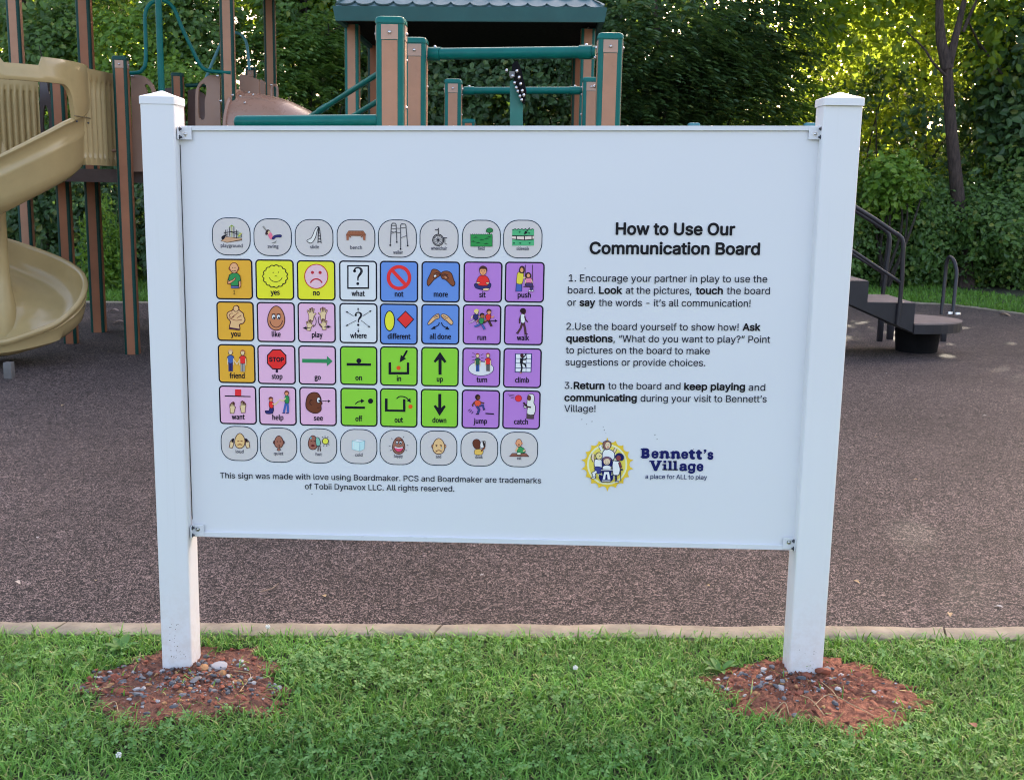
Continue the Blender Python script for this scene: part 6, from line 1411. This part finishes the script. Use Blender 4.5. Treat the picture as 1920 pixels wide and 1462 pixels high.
LEAF6 = np.array([(0, 0, 0), (.28, .40, .10), (.70, .36, .07), (1, 0, -.10), (.70, -.36, .07), (.28, -.40, .10)])
def leaf_arrays(C, out, L, r, up=0.55, droop=0.35, aspect=0.62):
    """C leaf bases, out outward hints, L leaf lengths -> vertices of folded six point leaves"""
    n = len(C)
    N = out * 0.8 + r.normal(0, .5, (n, 3)); N[:, 2] += up; N[:, 1] -= 0.25; N /= np.linalg.norm(N, axis=1)[:, None] + 1e-9
    D = r.normal(0, 1, (n, 3)) + out * 0.5; D[:, 2] -= droop; D -= N * np.sum(D * N, 1)[:, None]; D /= np.linalg.norm(D, axis=1)[:, None] + 1e-9
    S = np.cross(N, D); V = np.empty((n, 6, 3))
    for k, (u, v, w_) in enumerate(LEAF6): V[:, k] = C + L[:, None] * (D * u + S * (v * aspect * 1.25) + N * w_)
    return V.reshape(-1, 3)
FLECKS = [(on_z(1850, 1040), 1.0, .34), (on_z(1760, 1085), .7, .34), (on_z(1905, 985), .8, .34)]
SD = np.array(SUN_DIR)
def sun_gap(C, r):
    keep = np.ones(len(C), bool)
    for P, rad, pr in FLECKS:
        d = C - P; t = d @ SD; q = np.linalg.norm(d - t[:, None] * SD, axis=1)
        keep &= ~((t > 2) & (q < rad) & (r.random(len(C)) < pr))
    return keep
def leaves_object(name, C, out, L, mat, parent=None, seed=0, **k):
    kp = sun_gap(C, np.random.default_rng(seed + 5000)); C, out, L = C[kp], out[kp], L[kp]
    r = np.random.default_rng(seed); V = leaf_arrays(C, out, L, r, **k); n = len(C); base = np.arange(n)[:, None] * 6
    q = np.concatenate([base + np.array([0, 1, 2, 3]), base + np.array([0, 3, 4, 5])], 1).reshape(-1, 4)
    me = mesh_from_arrays(name, V, q.ravel(), np.arange(len(q)) * 4, np.full(len(q), 4), [mat])
    return link_mesh(name, me, parent)
def clumps(blobs, n, per, rad, r, shell=(0.55, 1.05), front=0.0):
    """twig clumps through the outer part of ellipsoid blobs [(centre, radii)] -> leaf bases and outward hints"""
    W = np.array([b[1][0] * b[1][2] + b[1][0] * b[1][1] for b in blobs]); W = W / W.sum(); idx = r.choice(len(blobs), n, p=W)
    cc = np.array([b[0] for b in blobs])[idx]; rr = np.array([b[1] for b in blobs])[idx]
    d = r.normal(0, 1, (n, 3)); d[:, 1] -= front; d /= np.linalg.norm(d, axis=1)[:, None]
    s = shell[0] + (shell[1] - shell[0]) * r.random(n) ** 0.7; K = cc + d * rr * s[:, None]
    C = np.repeat(K, per, 0) + r.normal(0, 1, (n * per, 3)) * rad; out = np.repeat(d, per, 0); k = C[:, 2] > 0.03
    return C[k], out[k]
def compound_fronds(blobs, n, r, L=0.55, pairs=9, leaf=0.10, front=1.2):
    """drooping feather-shaped leaves: a curved midrib with leaflets in pairs"""
    C0, out0 = clumps(blobs, n, 1, 0.0, r, (0.6, 1.1), front); n = len(C0)
    az = np.arctan2(out0[:, 1], out0[:, 0]) + r.normal(0, .7, n); l = L * (0.7 + .6 * r.random(n)); el = r.normal(0.15, .3, n)
    C = []; O = []; D = []
    for k in range(pairs):
        t = (k + 1) / pairs; h = np.cos(el); p = C0 + np.stack([np.cos(az) * h * l * t, np.sin(az) * h * l * t, np.sin(el) * l * t - 0.5 * l * t * t], 1)
        for sg in (-1, 1):
            side = np.stack([-np.sin(az), np.cos(az), np.full(n, -0.25)], 1) * sg + np.stack([np.cos(az), np.sin(az), -0.5 + 0 * az], 1) * 0.45
            C.append(p); D.append(side); O.append(np.full(n, leaf * (1 - 0.55 * abs(t - .45))))
    return np.concatenate(C), np.concatenate(D), np.concatenate(O)
def fronds_object(name, C, D, L, mat, parent, seed):
    r = np.random.default_rng(seed); n = len(C); D = D / np.linalg.norm(D, axis=1)[:, None]; N = r.normal(0, .25, (n, 3)); N[:, 2] += 1; N -= D * np.sum(D * N, 1)[:, None]; N /= np.linalg.norm(N, axis=1)[:, None]; S = np.cross(N, D)
    V = np.empty((n, 6, 3))
    for k, (u, v, w_) in enumerate(LEAF6): V[:, k] = C + L[:, None] * (D * u + S * (v * .55) + N * w_ * .6)
    base = np.arange(n)[:, None] * 6; q = np.concatenate([base + np.array([0, 1, 2, 3]), base + np.array([0, 3, 4, 5])], 1).reshape(-1, 4)
    return link_mesh(name, mesh_from_arrays(name, V.reshape(-1, 3), q.ravel(), np.arange(len(q)) * 4, np.full(len(q), 4), [mat]), parent)
def bl(px, py, d, rx, rz, ry=None):
    k = 1.0
    if d < 17.3: k = (d + 2.5) / d; d = d + 2.5
    return (at(px, py, d), np.array([rx, ry or rx, rz]) * k)
_sd = [100]
def nseed(): _sd[0] += 1; return _sd[0]
def stems(parent, root, blobs, mat, r, n=7, r0=0.03):
    mb = MB()
    for k in range(n):
        b = blobs[k % len(blobs)]; tip = np.array(b[0]) + r.normal(0, .5, 3) * b[1]; m = (np.array(root) + tip) / 2 + r.normal(0, .12, 3)
        mb.tube(smooth_path([np.array(root) + r.normal(0, .06, 3) * np.array([1, 1, 0]), m, tip], 5), list(np.linspace(r0, r0 * .25, 11)), 0, 6)
    return mb.build('stem', mat, parent)
def shrub(name, label, cat, blobs, n, per, leaf, mat, group=None, rad=0.085, front=0.6, kind='simple', shell=(0.5, 1.05), **k):
    r = np.random.default_rng(nseed()); c = np.mean([b[0] for b in blobs], 0); e = empty(name, (c[0], c[1], 0), label, cat, group)
    if kind == 'simple':
        C, out = clumps(blobs, int(n * .8), int(per * 1.35), rad, r, shell, front); leaves_object('foliage', C, out, leaf * .84 * (0.5 + 0.8 * r.random(len(C))), mat, e, nseed(), **k)
    else:
        C, D, L = compound_fronds(blobs, n, r, leaf=leaf, **k); fronds_object('foliage', C, D, L, mat, e, nseed())
    stems(e, (c[0], c[1], 0), blobs, MAT['bark_dark'], r); return e
def limb_path(p, q, r, wob=.035): 
    m = [p + (q - p) * t + r.normal(0, wob, 3) * np.array([1, 1, .4]) for t in (.33, .66)]
    return smooth_path([p] + m + [q], 5)
def tree(label, base, trunk, r0, limbs, blobs, n, leaf, mat, bark, group='woodland trees behind the playground', per=12, shade=None, rad=0.25, shell=(0.35, 1.05), dens=1.0):
    """trunk: list of points; limbs: (point, tip, radius)"""
    r = np.random.default_rng(nseed()); e = empty('tree', (base[0], base[1], 0), label, 'tree', group)
    mb = MB(); P = smooth_path(trunk, 6); rad_ = np.linspace(r0, r0 * .55, len(P)); rad_[:2] *= 1.25; mb.tube(P, list(rad_), 0, 14)
    for p, q, rr in limbs: mb.tube(limb_path(np.array(p, float), np.array(q, float), r), list(np.linspace(rr, rr * .4, 16)), 0, 9)
    mb.build('trunk', bark, e)
    C, out = clumps(blobs, n, per, rad, r, shell)
    L = leaf * (0.6 + 0.7 * r.random(len(C)))
    if shade is not None:      # the crown high above, shaped to shade the playground, plus added sun-blocking clumps
        C2, o2 = clumps(shade[0], shade[1], 8, 0.5, r, (0.2, 1.0)); C = np.concatenate([C, C2]); out = np.concatenate([out, o2]); L2 = 0.34 * (0.7 + .6 * r.random(len(C2)))
        # leaves low enough to be looked at keep their true small size, in fuller sprays
        low = C2[:, 2] < 6.6; nl = int(low.sum())
        if nl:
            C3 = np.repeat(C2[low], 4, 0) + r.normal(0, .16, (nl * 4, 3)); o3 = np.repeat(o2[low], 4, 0); C2, o2, L2 = C2[~low], o2[~low], L2[~low]
            C = np.concatenate([C[:-nl - len(C2)], C2, C3]); out = np.concatenate([out[:-nl - len(o2)], o2, o3]); L2 = np.concatenate([L2, leaf * .9 * (0.6 + .7 * r.random(nl * 4))])
        L = np.concatenate([L, L2])
    leaves_object('crown', C, out, L, mat, e, nseed()); return e

r0_ = np.random.default_rng(77)
# ---- low thicket that closes the view beneath the trees (nobody could count its plants)
def thicket(name, label, spans, n, per, leaf, mat, rad=0.12):
    B = []
    for (x0, x1, yy, h, dp) in spans:
        for x in np.arange(x0, x1, 0.55): B.append((np.array([x + r0_.normal(0, .1), yy + r0_.normal(0, .2), h * .42]), np.array([.55, dp, h * (.5 + .14 * r0_.random())])))
    r = np.random.default_rng(nseed()); C, out = clumps(B, n, per, rad, r, (0.6, 1.05), 0.9)
    o = leaves_object(name, C, out, leaf * (0.5 + .9 * r.random(len(C))), mat, None, nseed()); return tag(o, label, 'undergrowth', None, 'stuff')
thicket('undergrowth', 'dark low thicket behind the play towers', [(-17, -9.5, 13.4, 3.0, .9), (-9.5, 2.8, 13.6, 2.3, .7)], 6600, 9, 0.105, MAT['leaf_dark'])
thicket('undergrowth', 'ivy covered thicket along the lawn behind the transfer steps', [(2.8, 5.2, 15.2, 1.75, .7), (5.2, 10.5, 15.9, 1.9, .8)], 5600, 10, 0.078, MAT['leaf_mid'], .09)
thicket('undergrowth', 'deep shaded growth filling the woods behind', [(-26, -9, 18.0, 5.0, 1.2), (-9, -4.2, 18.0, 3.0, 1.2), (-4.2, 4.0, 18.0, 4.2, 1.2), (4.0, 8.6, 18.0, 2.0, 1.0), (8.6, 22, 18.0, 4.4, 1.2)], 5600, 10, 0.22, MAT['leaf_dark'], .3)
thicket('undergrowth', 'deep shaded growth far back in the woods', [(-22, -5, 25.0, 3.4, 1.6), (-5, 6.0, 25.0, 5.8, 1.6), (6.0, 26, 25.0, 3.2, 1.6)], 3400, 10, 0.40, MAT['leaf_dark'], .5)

# ---- shrubs one can tell apart
G1 = 'shrubs along the edge of the woods'
shrub('shrub', 'bushy vine draped shrub between the first two tall play posts', 'shrub', [bl(100, 130, 15.4, .62, .75), bl(140, 60, 15.6, .45, .5), bl(120, 240, 15.3, .6, .6)], 420, 11, 0.125, MAT['leaf_mid'], G1)
shrub('shrub', 'bright leafed shrub behind the climbing arch', 'shrub', [bl(235, 105, 15.2, .62, .62), bl(215, 200, 15.2, .6, .6), bl(290, 150, 15.3, .5, .6)], 460, 11, 0.115, MAT['leaf_fresh'], G1)
shrub('shrub', 'tall dark leafed shrub just left of the tall brown front post', 'shrub', [bl(370, 70, 15.8, .75, .75), bl(420, 160, 15.7, .6, .7), bl(330, 30, 15.9, .6, .5)], 460, 11, 0.125, MAT['leaf_mid'], G1)
shrub('shrub', 'small fresh green bush low behind the hand panels', 'shrub', [bl(335, 165, 14.6, .42, .30), bl(300, 190, 14.6, .3, .3), bl(365, 180, 14.7, .3, .25)], 260, 10, 0.10, MAT['leaf_fresh'], G1)
shrub('shrub', 'feathery shrub above the brown tube slide', 'shrub', [bl(575, 165, 15.2, .55, .55), bl(620, 90, 15.4, .5, .5), bl(545, 90, 15.6, .4, .5)], 300, 1, 0.12, MAT['leaf_mid'], G1, kind='fronds')
shrub('shrub', 'tall green shrub between tube slide and shingle roof', 'shrub', [bl(560, 60, 16.2, .7, .9), bl(640, 190, 15.9, .7, .8)], 420, 11, 0.12, MAT['leaf_mid'], G1)
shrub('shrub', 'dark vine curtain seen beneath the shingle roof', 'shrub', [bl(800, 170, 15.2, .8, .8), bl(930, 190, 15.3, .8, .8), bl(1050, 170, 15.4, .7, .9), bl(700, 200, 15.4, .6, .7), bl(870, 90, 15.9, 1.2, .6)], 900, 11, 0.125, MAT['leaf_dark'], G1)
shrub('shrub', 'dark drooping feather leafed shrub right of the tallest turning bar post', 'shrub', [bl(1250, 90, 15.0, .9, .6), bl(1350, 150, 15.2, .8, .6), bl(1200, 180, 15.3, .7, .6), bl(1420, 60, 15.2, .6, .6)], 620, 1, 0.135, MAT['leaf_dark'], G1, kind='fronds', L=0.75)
shrub('shrub', 'feather leafed shrub just left of the right white post', 'shrub', [bl(1435, 190, 15.6, .5, .5), bl(1490, 250, 15.4, .35, .3)], 170, 1, 0.13, MAT['leaf_mid'], G1, kind='fronds', L=0.6)
shrub('shrub', 'round fresh green bush close to the right white post', 'shrub', [bl(1672, 328, 15.0, .36, .26), bl(1650, 365, 15.0, .22, .2), bl(1700, 355, 15.1, .22, .18)], 210, 9, 0.125, MAT['leaf_fresh'], G1)
shrub('shrub', 'dark rounded bush at the right edge above the ivy', 'shrub', [bl(1880, 440, 15.6, .8, .5), bl(1930, 330, 16.5, .8, .8)], 420, 11, 0.11, MAT['leaf_mid'], G1)
shrub('shrub', 'shaded shrub in the gap behind the forked tree trunk', 'shrub', [bl(1750, 350, 20.4, .95, .9), bl(1860, 250, 20.6, 1.0, 1.0), bl(1660, 330, 20.4, .8, .7)], 520, 11, 0.12, MAT['leaf_dark'], G1)
shrub('shrub', 'thin dark foliage hanging in front of the sunlit leaves right of the sign', 'shrub', [bl(1500, 40, 19.6, .7, .5), bl(1600, 190, 19.4, .5, .3), bl(1720, 220, 19.4, .6, .35), bl(1440, 130, 19.4, .5, .5), bl(1880, 170, 19.6, .6, .6), bl(1830, 200, 19.8, .6, .5), bl(1660, 150, 19.6, .4, .3)], 340, 10, 0.12, MAT['leaf_dark'], G1, rad=.13)
# tall weeds standing on the far lawn edge
for px, h, lab in ((168, .95, 'tall leafy weed beside the dark middle play post, left of it'), (204, 1.25, 'tallest leafy weed, right of the dark middle play post'), (226, .8, 'shorter leafy weed beside the front orange post'), (190, .6, 'low leafy weed behind the dark middle play post'), (216, 1.0, 'slim leafy weed between the two tall weeds')):
    b = on_z(px, 546); e = empty('tall_weed', (b[0], b[1], 0), lab, 'weed', 'tall weeds at the edge of the woods'); r = np.random.default_rng(nseed())
    mb = MB()
    for k in range(4): mb.tube([b + np.array([.05 * k - .08, 0, 0]), b + np.array([.06 * k - .1 + r.normal(0, .03), r.normal(0, .05), h * (.8 + .2 * r.random())])], [.008, .003], 0, 5)
    mb.build('stem', MAT['weed'], e)
    n = int(260 * h); t = r.random(n); C = np.stack([b[0] + r.normal(0, .09, n) * (1.2 - t), b[1] + r.normal(0, .09, n), .06 + t * h], 1); o = r.normal(0, 1, (n, 3)); o[:, 2] *= .3
    leaves_object('foliage', C, o / np.linalg.norm(o, axis=1)[:, None], .085 * (1.2 - .5 * t), MAT['leaf_fresh'], e, nseed(), aspect=.4)

# ---- trees
V3 = lambda *a: np.array(a, float)
b = on_z(1802, 520); b = V3(b[0], 15.6, 0)
f0 = at(1790, 330, 18.9); sc_ = (15.6 - CAM[1]) / (f0[1] - CAM[1])
def tp(px, py, Y): return on_y(px, py, Y)
T1 = [tp(1812, 470, 15.4), tp(1797, 380, 15.4), tp(1788, 290, 15.4), tp(1780, 200, 15.4), tp(1777, 130, 15.4)]; T1 = [V3(T1[0][0] + .03, 15.4, -.05)] + T1
tree('forked tree with a bare pinkish brown lower trunk right of the sign', T1[0], T1, 0.135,
     [(T1[-1], tp(1758, -60, 15.5), .10), (T1[-1], tp(1818, -40, 15.4), .075), (tp(1758, -60, 15.5), V3(5.2, 15.6, 8.5), .10), (tp(1818, -40, 15.4), V3(7.0, 15.2, 8.8), .09), (tp(1781, 150, 15.4), tp(1700, 60, 15.2), .025), (tp(1806, 60, 15.4), tp(1850, -30, 15.3), .03), (tp(1860, 110, 16.4), tp(1815, 40, 15.6), .03)],
     [bl(1560, 60, 18.4, .5, .5), bl(1870, 60, 18.9, .7, .7)], 110, 0.15, MAT['leaf_canopy'], MAT['bark'], shade=([(V3(6.0, 17.4, 7.5), V3(2.6, 2.2, 3.0)), (V3(7.5, 17.4, 9.5), V3(2.4, 2.4, 3.0)), (V3(4.2, 17.4, 9.0), V3(2.4, 2.4, 2.8)), (V3(5.2, 17.4, 6.2), V3(2.6, 1.6, 1.4))] + [(on_z(px, py) + SD * ((17.2 - on_z(px, py)[1]) / SD[1]), V3(.9, .8, .7)) for px, py in ((1580, 610), (1560, 680), (1620, 560), (1640, 760), (1700, 720), (1780, 740), (1860, 790), (1700, 830))], 1700))  # clumps along the sun rays are added to block stray sun patches
def plain_tree(label, px, Y, r0, lean, mat, bark, vis, n, shade, ns, leaf=.15, y0=460):
    p0 = tp(px, y0, Y); p0 = V3(p0[0], Y, -.05); top = V3(p0[0] + lean, Y, 6.0)
    tops = [top + V3(-1.3, .3, 3.0), top + V3(1.2, -.2, 3.2), top + V3(.2, .5, 4.2)]
    tree(label, p0, [p0, p0 + (top - p0) * .35 + V3(.06, 0, 0), p0 + (top - p0) * .7 - V3(.05, 0, 0), top], r0, [(top, q, r0 * .5) for q in tops] + [(p0 + (top - p0) * .6, p0 + (top - p0) * .6 + V3(1.2, -.4, .9), r0 * .25), (p0 + (top - p0) * .5, p0 + (top - p0) * .5 + V3(-1.1, -.4, 1.0), r0 * .25)], vis, n, leaf, mat, bark, shade=(shade, ns))
plain_tree('tree with a pale grey trunk behind the left pair of play posts', 84, 16.6, .17, -.2, MAT['leaf_mid'], MAT['bark'], [bl(60, 60, 18.6, 1.0, .6), bl(180, 20, 19, .8, .5)], 150, [(V3(-6.2, 18.4, 7.6), V3(2.8, 2.4, 3.0)), (V3(-8.6, 18.4, 8.0), V3(2.4, 2.4, 3.4))], 560)
plain_tree('tree with a dark slanting trunk between tube slide and shingle roof', 545, 16.0, .15, .5, MAT['leaf_canopy'], MAT['bark_dark'], [bl(590, 20, 19.2, .9, .6), bl(500, 10, 19.0, .7, .5)], 190, [(V3(-2.8, 18.1, 7.4), V3(2.6, 2.4, 2.8)), (V3(-4.4, 17.9, 9.4), V3(2.6, 2.4, 2.8))], 560)
plain_tree('tree hidden behind the shingle roof in deep shade', 960, 16.4, .17, .1, MAT['leaf_dark'], MAT['bark_dark'], [bl(760, 60, 19, 1.2, .8), bl(1000, 80, 19, 1.3, .8)], 330, [(V3(-.4, 18.1, 7.2), V3(2.6, 2.4, 3.0)), (V3(1.2, 18.1, 9.6), V3(2.6, 2.4, 2.8))], 620)
plain_tree('slender dark tree leaning right of the tallest turning bar post', 1290, 15.8, .075, -.9, MAT['leaf_dark'], MAT['bark'], [bl(1180, 60, 18.8, .9, .8), bl(1350, 90, 18.8, 1.0, .9), bl(1260, 190, 18.6, .8, .6)], 420, [(V3(2.4, 17.7, 7.0), V3(2.2, 2.0, 2.8)), (V3(3.4, 17.9, 9.6), V3(2.4, 2.2, 2.6))], 560)
plain_tree('tree at the right edge of the woods with a dark trunk', 1890, 16.4, .14, .3, MAT['leaf_dark'], MAT['bark_dark'], [bl(1900, 120, 19.2, .9, 1.0), bl(1930, 260, 19, .7, .7)], 330, [(V3(8.6, 18.1, 7.4), V3(2.4, 2.4, 3.2)), (V3(10.4, 18.1, 8.4), V3(2.4, 2.4, 3.4))], 560)
plain_tree('farther sunlit tree glowing yellow green behind the forked trunk', 1700, 20.5, .13, .2, MAT['leaf_canopy'], MAT['bark_dark'], [bl(1640, 60, 23.5, 1.5, 1.0), bl(1720, 150, 23.0, 1.2, .8), bl(1560, 150, 23.2, 1.0, .9), bl(1800, 60, 23.6, 1.0, 1.0), bl(1500, 60, 23.8, .7, .7), bl(1520, 215, 23.0, .6, .4), bl(1640, 210, 22.8, .9, .5)], 700, [(V3(6.5, 20.5, 7.4), V3(2.6, 2.0, 1.6))], 40, leaf=.14)
plain_tree('farther tree with sparse leaves and sky between them at the upper left', 30, 21.5, .14, .2, MAT['leaf_canopy'], MAT['bark_dark'], [bl(40, 40, 24.5, 1.6, .9), bl(230, 30, 24.5, 1.4, .8), bl(620, 30, 24.5, 1.2, .8)], 330, [(V3(-8, 21, 7.0), V3(3.5, 2.0, 2.0))], 90, leaf=.2)
# ---- leafy tree line closing the far side of the park
B = []
for x in np.arange(-30, 34, 3.2): B.append((V3(x + r0_.normal(0, .5), 20.5 + r0_.normal(0, .8), (10.6 if x < -4 else 8.7) + r0_.normal(0, .5)), V3(2.6, 1.8, 4.0)))
B = [b_ for b_ in B if not (2.0 < b_[0][0] < 12.0)]
r = np.random.default_rng(nseed()); C, out = clumps(B, 2600, 9, .5, r, (.3, 1.05)); tag(leaves_object('woods', C, out, .38 * (.7 + .6 * r.random(len(C))), MAT['leaf_dark'], None, nseed()), 'upper foliage of the woods behind the playground', 'woods', None, 'stuff')
